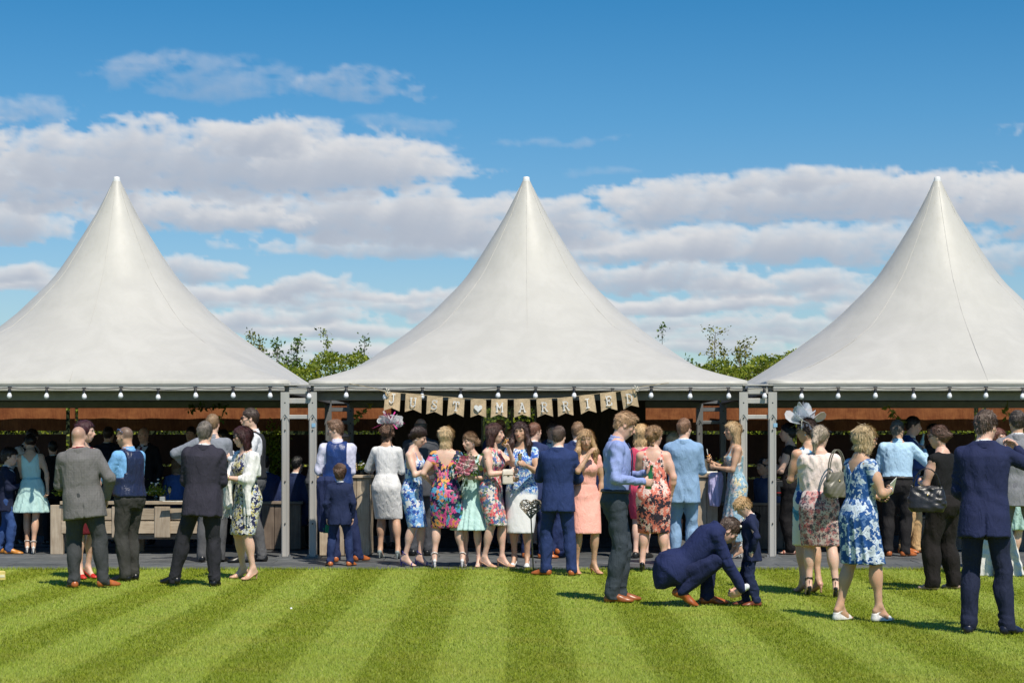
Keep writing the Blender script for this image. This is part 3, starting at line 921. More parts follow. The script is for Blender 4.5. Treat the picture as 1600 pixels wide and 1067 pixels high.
# ------------------------------------------------------------------ people: body, clothes, shoes
SKIN = {'fair': (.68, .44, .34), 'pink': (.66, .40, .31), 'tan': (.54, .33, .22), 'deep': (.40, .22, .14)}
def tloc(J, X, Y, Z):
    o, R, k = J['hip'], J['Rt'], J['k']
    x, y, z = X - o[0], Y - o[1], Z - o[2]
    return tuple((R[0, i] * x + R[1, i] * y + R[2, i] * z) / k for i in range(3))
def arm_r(J, sp):
    f = J['fat'] * .6
    return ((.047 + f, .039 + f * .7, .026 + f * .2) if not sp.get('fem') else (.040 + f, .032 + f * .7, .0215 + f * .2))
def body_sdf(J, sp):
    k = J['k']; fem = sp.get('fem'); A = Sdf()
    cov = .010 if sp['outfit'] in ('suit', 'vest', 'shirt') or sp.get('slv') == 'long' else 0.0     # slimmer where clothes cover it
    A.loft(J['hip'], J['Rt'], J['T'], k=.03, grow=-cov)
    if fem:
        for s_ in (-1, 1): A.ell(J['tp'](s_ * .062, -.082 - J['fat'], .365), (.056 * k, .050 * k, .056 * k), J['Rt'], k=.04)
    nk = (.056 if not fem else .044) * k * (1 + J['fat'] * 2)
    A.cap(J['tp'](0, .014, .50), J['skull0'] + (J['head'] - J['skull0']) * .2, nk * 1.06, nk, k=.045)
    a0, a1, a2 = arm_r(J, sp); a0 -= cov; a1 -= cov * .6
    for a in J['arm']:
        s_ = a['s']
        A.cap(J['tp'](s_ * .075, .012, .515 if not fem else .50), a['sh'], (.040 - cov) * k, ((.058 if not fem else .045) - cov * 1.6) * k + J['fat'] * .4, k=.04)
        A.cap(a['sh'], a['el'], (a0 + .004) * k, a1 * k, k=.03)
        m = a['sh'] + (a['el'] - a['sh']) * .45
        A.ell(m, (a0 * 1.02 * k, a0 * 1.05 * k, .09 * k), np.array(Vector(a['el'] - a['sh']).to_track_quat('Z', 'Y').to_matrix()), k=.03)
        d = a['wr'] - a['el']
        A.cap(a['el'], a['el'] + d * .30, a1 * k, (a1 + .002) * k, k=.02)
        A.cap(a['el'] + d * .30, a['wr'], (a1 + .001) * k, a2 * k, k=.02)
    for l in J['leg']:
        f = J['fat'] * .7
        if fem: r = (.079 + f, .049 + f * .6, .031 + f * .2)
        else: r = (.082 + f, .055 + f * .5, .038)
        A.cap(l['hip'], l['kn'], r[0] * k, r[1] * k, k=.03)
        d = l['an'] - l['kn']
        Rl = np.array(Vector(-d).to_track_quat('Z', 'Y').to_matrix())
        back = rotm(l['yaw']) @ np.array([0, .016 * k, 0])
        if cov: r = (r[0] - .006, r[1] - .006, r[2] - .002)
        A.cap(l['kn'], l['an'], r[1] * .90 * k, r[2] * k, k=.02)
        A.ell(l['kn'] + d * .30 + back, ((r[1] + .001) * k, (r[1] + .002) * k, .115 * k), Rl, k=.035)
        Rf = rotm(l['yaw'], l['tip']); an = l['an']; lf = l['lift']
        P = lambda x, y, z: an + Rf @ (np.array([x, y, z]) * k)
        hz = -.045
        bz = -(.082 - .030) - lf / k
        A.cap(an, P(0, .030, hz), .034 * k, .028 * k, k=.02)
        A.cap(P(0, .030, hz), P(0, -.095, bz), .028 * k, .026 * k, k=.02)
        A.cap(P(0, -.02, -.012), P(0, -.085, bz + .01), .026 * k, .020 * k, k=.02)
        A.ell(P(0, -.115, bz - .006), (.034 * k, .040 * k, .015 * k), Rf, k=.012)
    return A
def ring(A, a, b, r, t, k=.004, cut=None):
    """thin open tube round the axis a-b"""
    a = np.asarray(a, float); b = np.asarray(b, float); L = np.linalg.norm(b - a); u = (b - a) / L
    def fn(X, Y, Z):
        x, y, z = X - a[0], Y - a[1], Z - a[2]
        h = x * u[0] + y * u[1] + z * u[2]
        rad = np.sqrt(np.maximum((x - h * u[0]) ** 2 + (y - h * u[1]) ** 2 + (z - h * u[2]) ** 2, 1e-9))
        d = np.maximum(np.abs(rad - r) - t, np.abs(h - L / 2) - L / 2)
        return d if cut is None else np.maximum(d, cut(x, y, z))
    m = r + t
    A.fn(np.minimum(a, b) - m, np.maximum(a, b) + m, fn, k)
def collar(A, J, r, t, z0, z1, gap=.0):
    a = J['tp'](0, .016, z0); b = J['tp'](0, .004, z1)
    cut = None
    if gap: cut = lambda x, y, z: np.where(y < 0, gap - np.abs(x) - 0 * z, -1)
    ring(A, a, b, r * J['k'] * (1 + J['fat'] * 2), t, cut=cut)
def jacket_sdf(J, sp):
    k = J['k']; A = Sdf(); f = J['fat']
    T = J['T']
    rows = []
    for z, a, b, y in T:
        if z < -.02 * k: continue
        zz = z / k
        rows.append((z, max(a, (.155 + f * .6) * k if zz < .45 else 0) + .022 * k, b + (.026 if zz < .5 else .014) * k, y))
    a0 = (.194 + f) * k; b0 = (.142 + f * 1.15) * k
    ln = sp.get('jlen', .17)
    yq = (.012 - f * .25) * k
    rows += [(-ln * .5 * k, a0 + .007 * k, b0 + .004 * k, yq), (-ln * k, a0 + .014 * k, b0 + .010 * k, yq)]
    A.loft(J['hip'], J['Rt'], rows, k=.02, n=2.5)
    if sp.get('pose') == 'crouch':      # the skirt of the jacket falls over the hips
        h_ = J['hip']
        A.ell(h_ + np.array([0, .035, .03]), (.200, .150, .165), k=.09)
        A.loft(h_ + np.array([0, .09, 0]), np.eye(3), [(-.15, .12, .045, .045), (-.10, .165, .065, .03), (-.03, .185, .085, .01), (.08, .17, .10, -.03), (.16, .14, .09, -.06)], k=.07)
    for a in J['arm']:
        s_ = a['s']
        A.cap(J['tp'](s_ * .06, .012, .535), a['sh'] + J['Rt'] @ np.array([s_ * .000, 0, .006]) * k, .050 * k, .055 * k + f * .4, k=.035)
        A.cap(a['sh'], a['el'], (.063 + f * .6) * k, (.054 + f * .4) * k, k=.02)
        A.cap(a['el'], a['wr'] - a['d'] * .004, (.057 + f * .4) * k, .041 * k, k=.012)
    wk = wrinkle(sp['seed'], .0072, .15 * k, (1, 1, .6))
    wf = wrinkle(sp['seed'] + 7, .0058, .06, (.8, .8, 1.3))
    def post(G, X, Y, Z):
        lx, ly, lz = tloc(J, X, Y, Z)
        G = wk(G, X, Y, Z)
        # creases gather at the elbows and armpits
        G2 = wf(G, X, Y, Z); dg = G2 - G
        wsum = 0
        for a in J['arm']:
            for pnt, rad in ((a['el'], .13), (a['sh'] - np.array([0, 0, .09]), .10)):
                wsum = wsum + np.exp(-((X - pnt[0]) ** 2 + (Y - pnt[1]) ** 2 + (Z - pnt[2]) ** 2) / (rad * k) ** 2)
        G = G + dg * np.clip(wsum, 0, 1) * 1.5
        if sp.get('vneck', True):
            v = (np.maximum(lz - .20, 0) * .26 - np.abs(lx)) * k
            v = np.where(ly < -.02, v, -1)
            G = np.maximum(G, v)
            # lapels stand proud along the opening
            edge = np.abs(np.abs(lx) - np.maximum(lz - .20, 0) * .26 - .026)
            G = G - np.where((ly < -.03) & (lz > .19) & (lz < .50), np.clip(.026 - edge, 0, .008) * .8 * k, 0)
            G = G + np.where((ly < -.03) & (lz <= .20), np.exp(-((lx - .012) / .004) ** 2) * .006, 0)
        if sp.get('vent', True):
            G = G + np.where((ly > .02) & (lz < .02), np.exp(-(lx / .0045) ** 2) * .016 * np.clip((.02 - lz) * 12, 0, 1), 0)
        G = G + np.where((ly > .02), np.exp(-(lx / .004) ** 2) * .0022, 0)
        # armhole seam
        G = G + np.exp(-((np.abs(lx) - .165) / .005) ** 2) * .0035 * ((lz > .30) & (lz < .53))
        # pocket flap
        pf = (np.abs(np.abs(lx) - .12) < .06) & (lz < .065) & (lz > .02) & (ly < .0)
        G = G - np.where(pf, .004, 0)
        return G
    A.post = [post]
    return A
def lower_mask(zc): 
    return lambda G, X, Y, Z: np.maximum(G, zc - Z)
def trousers_sdf(J, sp):
    k = J['k']; A = Sdf(); f = J['fat'] * .7
    wide = sp.get('trw', 1.0)
    rows = [(z, a + .015 * k, b + .018 * k, y) for z, a, b, y in J['T'] if z < .13 * k] + [(.118 * k, (.160 + J['fat']) * k + .016 * k, (.104 + J['fat'] * 1.1) * k + .018 * k, .002)]
    A.loft(J['hip'], J['Rt'], rows, k=.02)
    for l in J['leg']:
        A.cap(l['hip'], l['kn'], (.099 + f) * k * (1 + (wide - 1) * .3), (.070 + f * .4) * k * wide, k=.035)
        e = l['an'] + (l['kn'] - l['an']) * .02
        A.cap(l['kn'], e, (.071 + f * .4) * k * wide, (.062 * wide) * k, k=.02)
        A.ell(l['kn'] + (e - l['kn']) * .32 + rotm(l['yaw']) @ np.array([0, .020 * k, 0]), ((.066 + f * .4) * k * wide, (.066 + f * .4) * k * wide, .15 * k), np.array(Vector(l['kn'] - l['an']).to_track_quat('Z', 'Y').to_matrix()), k=.04)
        if sp.get('pose') != 'crouch':
            q = l['an'] + np.array([0, 0, -.045 * k]) + rotm(l['yaw']) @ np.array([0, -.012 * k, 0])
            A.cap(e, q, .060 * wide * k, .063 * wide * k, k=.02)
    w1 = wrinkle(sp['seed'] + 3, .0078, .12 * k, (1, 1, .6)); w2 = wrinkle(sp['seed'] + 5, .0095, .075 * k, (.8, .8, 1.5))
    lo = sp.get('hem', .028)
    def post(G, X, Y, Z):
        G = w1(G, X, Y, Z)
        d = w2(G, X, Y, Z) - G
        m = np.exp(-((Z - .10) / .10) ** 2) + np.exp(-((Z - J['hip'][2] + .08) / .08) ** 2) * .6 + np.exp(-((Z - J['leg'][0]['kn'][2]) / .09) ** 2) * .6
        G = G + d * np.clip(m, 0, 1)
        # pressed crease front and back
        for l in J['leg']:
            t = np.clip((J['hip'][2] - Z) / J['hip'][2], 0, 1)
            cx = l['hip'][0] + (l['kn'][0] - l['hip'][0]) * np.clip(t * 2, 0, 1) + (l['an'][0] - l['kn'][0]) * np.clip(t * 2 - 1, 0, 1)
            G = G - np.exp(-((X - cx) / .008) ** 2) * .0035 * (t > .12)
        return np.maximum(G, lo - Z)
    A.post = [post]
    return A
def shirt_sdf(J, sp, full=True, loose=1.0, sleeve='long'):
    k = J['k']; A = Sdf(); f = J['fat']
    g_ = (.013 if full else .006) * loose
    lo = .05 if full else .12
    rows = [(z, a + g_ * k * (1 if z < .45 * k else .6) + (.012 * k if full and z < .3 * k else 0), b + g_ * k, y) for z, a, b, y in J['T'] if z > (lo - .12) * k and z < .57 * k]
    A.loft(J['hip'], J['Rt'], rows, k=.02)
    for a in J['arm']:
        s_ = a['s']
        if full:
            A.cap(J['tp'](s_ * .06, .012, .530), a['sh'], .040 * k, (.060 + f * .4) * k, k=.03)
            if sleeve == 'none': continue
            A.cap(a['sh'], a['el'], (.066 + f * .6) * k, (.055 + f * .4) * k, k=.012)
            if sleeve == 'long': A.cap(a['el'], a['wr'] - a['d'] * .0, (.052 + f * .3) * k, .034 * k, k=.012)
            else: A.cap(a['el'], a['el'] + (a['wr'] - a['el']) * .25, (.052 + f * .3) * k, .05 * k, k=.012)
        else:
            A.cap(a['wr'] - a['d'] * .05 * k, a['wr'] + a['d'] * .006 * k, .031 * k, .031 * k, k=.0)
    if full:
        w1 = wrinkle(sp['seed'] + 11, .0085, .11 * k, (1, 1, .8)); w2 = wrinkle(sp['seed'] + 13, .0060, .05 * k, (1, 1, 1))
        def post(G, X, Y, Z):
            lx, ly, lz = tloc(J, X, Y, Z)
            m = np.clip((.56 - lz) * 20, 0, 1)
            a = w1(G, X, Y, Z) - G
            b = w2(G, X, Y, Z) - G
            wsum = 0
            for q in J['arm']:
                for pnt, rad in ((q['el'], .14), (q['sh'] - np.array([0, 0, .08]), .1), ((q['el'] + q['wr']) / 2, .08)):
                    wsum = wsum + np.exp(-((X - pnt[0]) ** 2 + (Y - pnt[1]) ** 2 + (Z - pnt[2]) ** 2) / (rad * k) ** 2)
            if sp.get('outfit') == 'vest': m = m * np.where(np.abs(lx) > .15, 1, .25)
            G = G + (a + b * np.clip(wsum, .15, 1)) * m
            return np.maximum(G, (.088 - lz) * k)
        A.post = [post]
    return A
def collar_sdf(J, sp):
    A = Sdf(); k = J['k']; f = J['fat']
    u0, u1 = J['tp'](0, .014, .535), J['skull0'] + (J['head'] - J['skull0']) * .12 + np.array([0, .010, 0])
    L = (u1 - u0) / np.linalg.norm(u1 - u0)
    e = u0 + L * .070 * k
    ring(A, u0, e, .0655 * k * (1 + f * 2), .0045)
    ring(A, u0 - L * .004, u0 + L * .040 * k, .0725 * k * (1 + f * 2), .0055, cut=lambda x, y, z: np.where(y < -.03, .006 - np.abs(x), -1))
    return A
def waistcoat_sdf(J, sp):
    k = J['k']; A = Sdf(); f = J['fat']
    rows = [(z, a + .034 * k, b + .034 * k, y) for z, a, b, y in J['T'] if -.03 * k < z < .57 * k]
    A.loft(J['hip'], J['Rt'], rows, k=.02)
    for s_ in (-1, 1): A.cap(J['tp'](s_ * .06, .012, .532), J['tp'](s_ * .13, .01, .515), .058 * k, .060 * k, k=.03)
    w1 = wrinkle(sp['seed'] + 17, .0045, .10 * k, (1.2, 1, .6))
    def post(G, X, Y, Z):
        lx, ly, lz = tloc(J, X, Y, Z)
        G = w1(G, X, Y, Z)
        arm = (np.abs(lx) - (.150 - .10 * np.exp(-((lz - .40) / .09) ** 2) * 0 - .022 * (lz > .30))) * k
        G = np.maximum(G, np.where(lz > .26, arm, -1))
        v = (np.maximum(lz - .27, 0) * .36 - np.abs(lx)) * k
        G = np.maximum(G, np.where(ly < -.01, v, -1))
        bot = (.045 - .035 * np.exp(-((np.abs(lx) - .05) / .05) ** 2) - lz) * k
        G = np.maximum(G, np.where(ly < 0, bot, (.03 - lz) * k))
        G = G + np.where((ly > 0), np.exp(-(lx / .004) ** 2) * .003, 0)
        return G
    A.post = [post]
    return A
def skirt_rows(J, sp, g):
    """rows from the waist to the hem in an upright frame at the hip"""
    k = J['k']; f = J['fat']
    hz = J['hip'][2]; hem = sp.get('skirt_z', .50) * k - hz
    kx = [l['kn'][0] - J['hip'][0] for l in J['leg']]; ky = [l['kn'][1] - J['hip'][1] for l in J['leg']]
    mx, my = (kx[0] + kx[1]) / 2, (ky[0] + ky[1]) / 2
    sx, sy = abs(kx[1] - kx[0]) / 2, abs(ky[1] - ky[0]) / 2
    fl = sp.get('flare', 0.0)
    wa, wb = (.126 + f) * k + g, (.090 + f * 1.1) * k + g
    ha, hb = (.182 + f) * k + g, (.122 + f * 1.1) * k + g
    t = np.linspace(0, 1, 8)
    rows = [(.17 * k, wa, wb, 0, 0), (.10 * k, (wa * .45 + ha * .55), (wb * .45 + hb * .55), .008 * k, 0), (.04 * k, ha * .985, hb * .98, .014 * k, 0)]
    z1 = -.02 * k
    ea, eb = max(ha * .93 * (1 + 0), sx + (.070 + f * .5) * k + g), max(hb * .82, sy + (.075 + f * .4) * k + g)
    if sp.get('pencil', True) and fl == 0: ea = max(sx + (.068 + f * .5) * k + g, ha * .80); 
    ea += fl * k; eb += fl * .75 * k
    for q in t:
        z = z1 + (hem - z1) * q
        e = q ** (1.0 if fl else 1.3)
        rows.append((z, ha + (ea - ha) * e, hb + (eb - hb) * e, .016 * k + (my - .016 * k) * q, mx * q))
    return rows, hem
def dress_sdf(J, sp):
    k = J['k']; A = Sdf(); f = J['fat']
    g = .007
    rows = [(z, a + g, b + g, y) for z, a, b, y in J['T'] if z > -.02 * k and z < .56 * k]
    A.loft(J['hip'], J['Rt'], rows, k=.02)
    for s_ in (-1, 1): A.ell(J['tp'](s_ * .062, -.082 - f, .365), np.array((.056, .050, .056)) * k + g, J['Rt'], k=.05)
    sl = sp.get('sleeve', 'none')
    for a in J['arm']:
        s_ = a['s']
        a0, a1, a2 = arm_r(J, sp)
        A.cap(J['tp'](s_ * .07, .012, .505), J['tp'](s_ * (.150 if sl != 'none' else .118), .008, .490), .043 * k, .050 * k if sl != 'none' else .046 * k, k=.03)
        if sl == 'cap': A.cap(a['sh'], a['sh'] + (a['el'] - a['sh']) * .30, (a0 + .012) * k, (a0 + .014) * k, k=.02)
        if sl in ('short',): A.cap(a['sh'], a['sh'] + (a['el'] - a['sh']) * .55, (a0 + .012) * k, (a1 + .018) * k, k=.02)
        if sl in ('long', 'elbow'):
            A.cap(a['sh'], a['el'], (a0 + .014) * k, (a1 + .013) * k, k=.015)
            if sl == 'long': A.cap(a['el'], a['wr'] - a['d'] * .01, (a1 + .013) * k, (a2 + .012) * k, k=.015)
            else: A.cap(a['el'], a['el'] + (a['wr'] - a['el']) * .5, (a1 + .013) * k, (a2 + .018) * k, k=.015)
    rows, hem = skirt_rows(J, sp, g)
    fl = sp.get('flare', 0)
    wave = None
    if fl:
        npl = sp.get('pleats', 13); rg = np.random.RandomState(sp['seed']); p0 = rg.uniform(0, 6)
        z1 = .10 * k
        wave = lambda th, z: (np.clip((z1 - z) / (z1 - hem), 0, 1) * (.015 * np.sin(npl * th + p0 + 1.4 * np.sin(3 * th)) + .006 * np.sin(2.3 * npl * th)))
    A.loft(J['hip'], np.eye(3), rows, k=.015, n=2.15, wave=wave)
    nf, nbk = sp.get('neckf', (.07, .07, 'v')), sp.get('neckb', (.05, .07, 'r'))
    w1 = wrinkle(sp['seed'] + 21, .0030, .13 * k, (1, 1, .7)); w2 = wrinkle(sp['seed'] + 23, .0030, .07 * k, (.5, .5, 1.5))
    top = sp.get('top', .56)
    def lim(lx, spec):
        d, w_, s_ = spec
        u = np.clip(1 - np.abs(lx) / w_, 0, 1)
        return top - d * (u if s_ == 'v' else np.where(u > 0, u ** .45, 0))
    def post(G, X, Y, Z):
        lx, ly, lz = tloc(J, X, Y, Z)
        G = w1(G, X, Y, Z)
        hm = np.exp(-((Z - J['hip'][2] - .06) / .10) ** 2) + sp.get('ruche', 0) * 1.4
        G = G + (w2(G, X, Y, Z) - G) * np.clip(hm, 0, 1.5)
        L = np.where(ly < .0, lim(lx, nf), lim(lx, nbk))
        cutd = (lz - L) * k
        if 'strap' in sp:     # bodice top and two straps
            tz = sp['strap']
            st = np.abs(np.abs(lx) - .088) - .008
            cutd = np.minimum((lz - tz), st) * k
        G = np.maximum(G, cutd)
        if sl == 'none':
            G = np.maximum(G, np.where(lz > .30, (np.abs(lx) - sp.get('armhole', .128) + .0 * lz) * k, -1))
        if sp.get('waistline'):
            G = G + np.exp(-((lz - .17) / .008) ** 2) * .006
        return G
    A.post = [post]
    return A
def top_skirt(J, sp):
    """separate blouse and skirt"""
    k = J['k']; g = .009
    A = Sdf(); rows, hem = skirt_rows(J, sp, g)
    A.loft(J['hip'], np.eye(3), rows, k=.015, n=2.15)
    A.post = [wrinkle(sp['seed'] + 2, .0045, .10, (1, 1, .8))]
    return A
def shoe_sdf(l, J, sp):
    k = J['k'] * (1.18 if sp.get('kid') else 1.0); A = Sdf(); an = l['an']; R0 = rotm(l['yaw'], l['tip']); lf = l['lift'] / k
    P = lambda x, y, z: an + R0 @ (np.array([x, y, z]) * k)
    g0 = -.082                    # ground under the ankle
    typ = sp.get('shoe', 'oxford')
    if typ == 'oxford':
        A.cap(P(0, .032, g0 + .050), P(0, -.03, g0 + .055), .038 * k, .039 * k, k=.01)
        A.cap(P(0, -.03, g0 + .055), P(0, -.125, g0 + .030), .038 * k, .032 * k, k=.02)
        A.ell(P(0, -.135, g0 + .022), (.043 * k, .072 * k, .028 * k), R0, k=.02)
        A.ell(P(0, .03, g0 + .03), (.037 * k, .040 * k, .034 * k), R0, k=.02)
        def post(G, X, Y, Z):
            x, y, z = X - an[0], Y - an[1], Z - an[2]
            lz = (R0[0, 2] * x + R0[1, 2] * y + R0[2, 2] * z) / k
            return np.maximum(G, (g0 + .002 - lz) * k)
        A.post = [post]
        return A
    g1 = g0 - lf                     # real ground
    bz = g1 + .030
    slope = lambda ly: np.where(ly > .03, g0 + .010 , g0 + .010 + (ly - .03) / .125 * (g0 - g1 + .000 + .010 - .012)) 
    A.cap(P(0, .034, -.047), P(0, -.095, bz), .033 * k, .031 * k, k=.01)
    A.ell(P(0, -.125, bz - .008), (.037 * k, .048 * k, .021 * k), R0, k=.012)
    if typ == 'wedge':
        A.cap(P(0, .035, g1 + .03), P(0, -.06, g1 + .012), .036 * k, .030 * k, k=.02); A.cap(P(0, .035, g1 + .06), P(0, .035, g1 + .03), .030 * k, .034 * k, k=.02)
    def keep(G, X, Y, Z):
        x, y, z = X - an[0], Y - an[1], Z - an[2]
        lx, ly, lz = ((R0[0, i] * x + R0[1, i] * y + R0[2, i] * z) / k for i in range(3))
        sl_ = g0 + .012 - np.clip((.03 - ly) / .125, 0, 1) * (lf + .010)   # insole height
        if typ in ('pump', 'flat'):
            ok = np.minimum(np.minimum(lz - sl_ - .022, ly + .088), np.maximum(.036 - ly, lz - sl_ - .062))
        elif typ == 'wedge':
            ok = np.minimum(np.minimum(lz - sl_ - .006, np.abs(ly + .10) - .020), np.abs(ly + (lz - sl_) * 1.0 - .035) - .009)
        else:   # sandal: sole, toe strap, ankle strap
            ok = np.minimum(np.minimum(lz - sl_ - .004, np.abs(ly + .098) - .010), np.maximum(.050 - ly, lz - sl_ - .05))
        G = np.maximum(G, ok * k)
        return np.maximum(G, (g1 + .001 - lz) * k)
    A.post = [keep]
    if typ in ('pump', 'sandal') and l['lift'] > 0:
        B = Sdf()
        B.cap(P(0, .050, g0 + .012), P(0, .052, g1 + .004), .016 * k, .0062 * k, k=.01)
        if typ == 'sandal':
            ring(B, P(0, .006, .028), P(0, -.004, .042), .040 * k, .0045)
            B.cap(P(0, .055, g0 + .03), P(0, .038, .034), .006, .005, k=.004)
        return [A, B]
    return A
def shoe_mat(col, rough=.35):
    key = 'shoe_%d_%d_%d' % tuple(int(c * 999) for c in col)
    if key in MATS: return MATS[key]
    m, t, b = material(key)
    v = t.new('ShaderNodeTexCoord').outputs['Object']
    z = t.sep(v)[2]
    n = t.noise(v, 30, 4, .6)
    c = t.vm('SCALE', tuple(col)); t.put(c.node.inputs['Scale'], t.maprange(n, .3, .7, .7, 1.15, False))
    c = t.mix(t.maprange(z, .014, .011), c, (.03, .02, .015))
    t.l.new(c, b.inputs['Base Color']); b.inputs['Roughness'].default_value = rough
    bump(t, b, n, .2, .004)
    MATS[key] = m; return m

LOD = {0: (.0140, .0068, .0066), 1: (.0175, .0092, .0088), 2: (.024, .0120, .0110)}
def extras_frame(J, side='head'):
    return J['head'], J['Rh'], J['hk']
def local_mb(MBo, c, R, k):
    """move an MB from a local frame (metres at scale 1) into the person's frame"""
    MBo.v = [tuple(c + R @ (np.array(v) * k)) for v in MBo.v]
    return MBo
def strands_mesh(V, Q, J, sp, n):
    """loose locks lying over the hair, so its outline is soft"""
    if len(Q) == 0: return np.zeros((0, 3)), np.zeros((0, 4), int)
    rg = np.random.RandomState(sp['seed'] + 50); st = sp.get('hair', 'short'); k = J['hk']
    N = np.cross(V[Q[:, 2]] - V[Q[:, 0]], V[Q[:, 3]] - V[Q[:, 1]]); ar = np.linalg.norm(N, axis=1) + 1e-12
    f = rg.choice(len(Q), n, p=ar / ar.sum())
    C = V[Q[f]].mean(1) + rg.normal(0, .002, (n, 3)); N = N[f] / ar[f][:, None]
    L = (C - J['head']) @ J['Rh'] / k
    keep = (N * (C - J['head'])).sum(1) > -.01
    keep &= ~((L[:, 1] < -.035) & (L[:, 2] < (.075 if st in ('long', 'bob', 'wavy') else -1)) & (L[:, 2] > -.10))
    C, N, L = C[keep], N[keep], L[keep]; n = len(C)
    R = J['Rh']
    if st in ('bun', 'updo', 'pony'):
        b = np.array(sp.get('bun', (0, .105, .015, .04))[:3]) if st != 'pony' else np.array([0, .11, .005])
        D = (b - L) @ R.T
        if st == 'pony': D = np.where((L[:, 1] > .10)[:, None], np.array([0, 0, -1.0]), D)
        ln = rg.uniform(.02, .045, n); lift = .002
    elif st in ('long', 'bob', 'wavy'):
        D = np.stack([rg.normal(0, .25, n), rg.normal(0, .15, n), np.full(n, -1.0)], 1)
        D = D + (L[:, 2] > .07)[:, None] * (np.stack([L[:, 0] * 8, np.abs(L[:, 1]) * 3, L[:, 0] * 0], 1) @ R.T)
        ln = rg.uniform(.03, .07, n); lift = .0016
    elif st == 'curly':
        D = rg.normal(size=(n, 3)); ln = rg.uniform(.012, .028, n); lift = .004
    else:
        cr = np.array([.012, .045, .115]); D = (L - cr) @ R.T; D = D + np.array([0, 0, -.02])
        fr = (L[:, 2] > .085)[:, None]
        D = np.where(fr, R @ np.array([.35, -1.0, .15]) + rg.normal(0, .25, (n, 3)), D)
        ln = rg.uniform(.012, .022, n) * sp.get('vol', 1.0); lift = .0022 if st in ('short', 'balding') else .0032
        if st in ('thick', 'boy', 'quiff'): ln = ln * 1.4
    D = D - N * (D * N).sum(1)[:, None]; D /= np.linalg.norm(D, axis=1)[:, None] + 1e-9
    D = D + rg.normal(0, .16, (n, 3)); D /= np.linalg.norm(D, axis=1)[:, None]
    Sd = np.cross(D, N); w_ = rg.uniform(.0015, .0029, n)[:, None]; ln = (ln * k)[:, None]
    if sp.get('lod', 1) == 2: w_ = w_ * 2
    up = rg.gamma(1.6, 1.0, n)[:, None] * lift
    A_ = C + N * .001 - Sd * w_; B_ = C + N * .001 + Sd * w_
    M1 = C + D * ln * .6 + N * (.0015 + up * .6) + Sd * w_ * .8; E = C + D * ln + N * (up * .9 - .001)
    Vs = np.stack([A_, B_, M1, E], 1).reshape(-1, 3)
    return Vs, np.arange(4 * n).reshape(-1, 4)
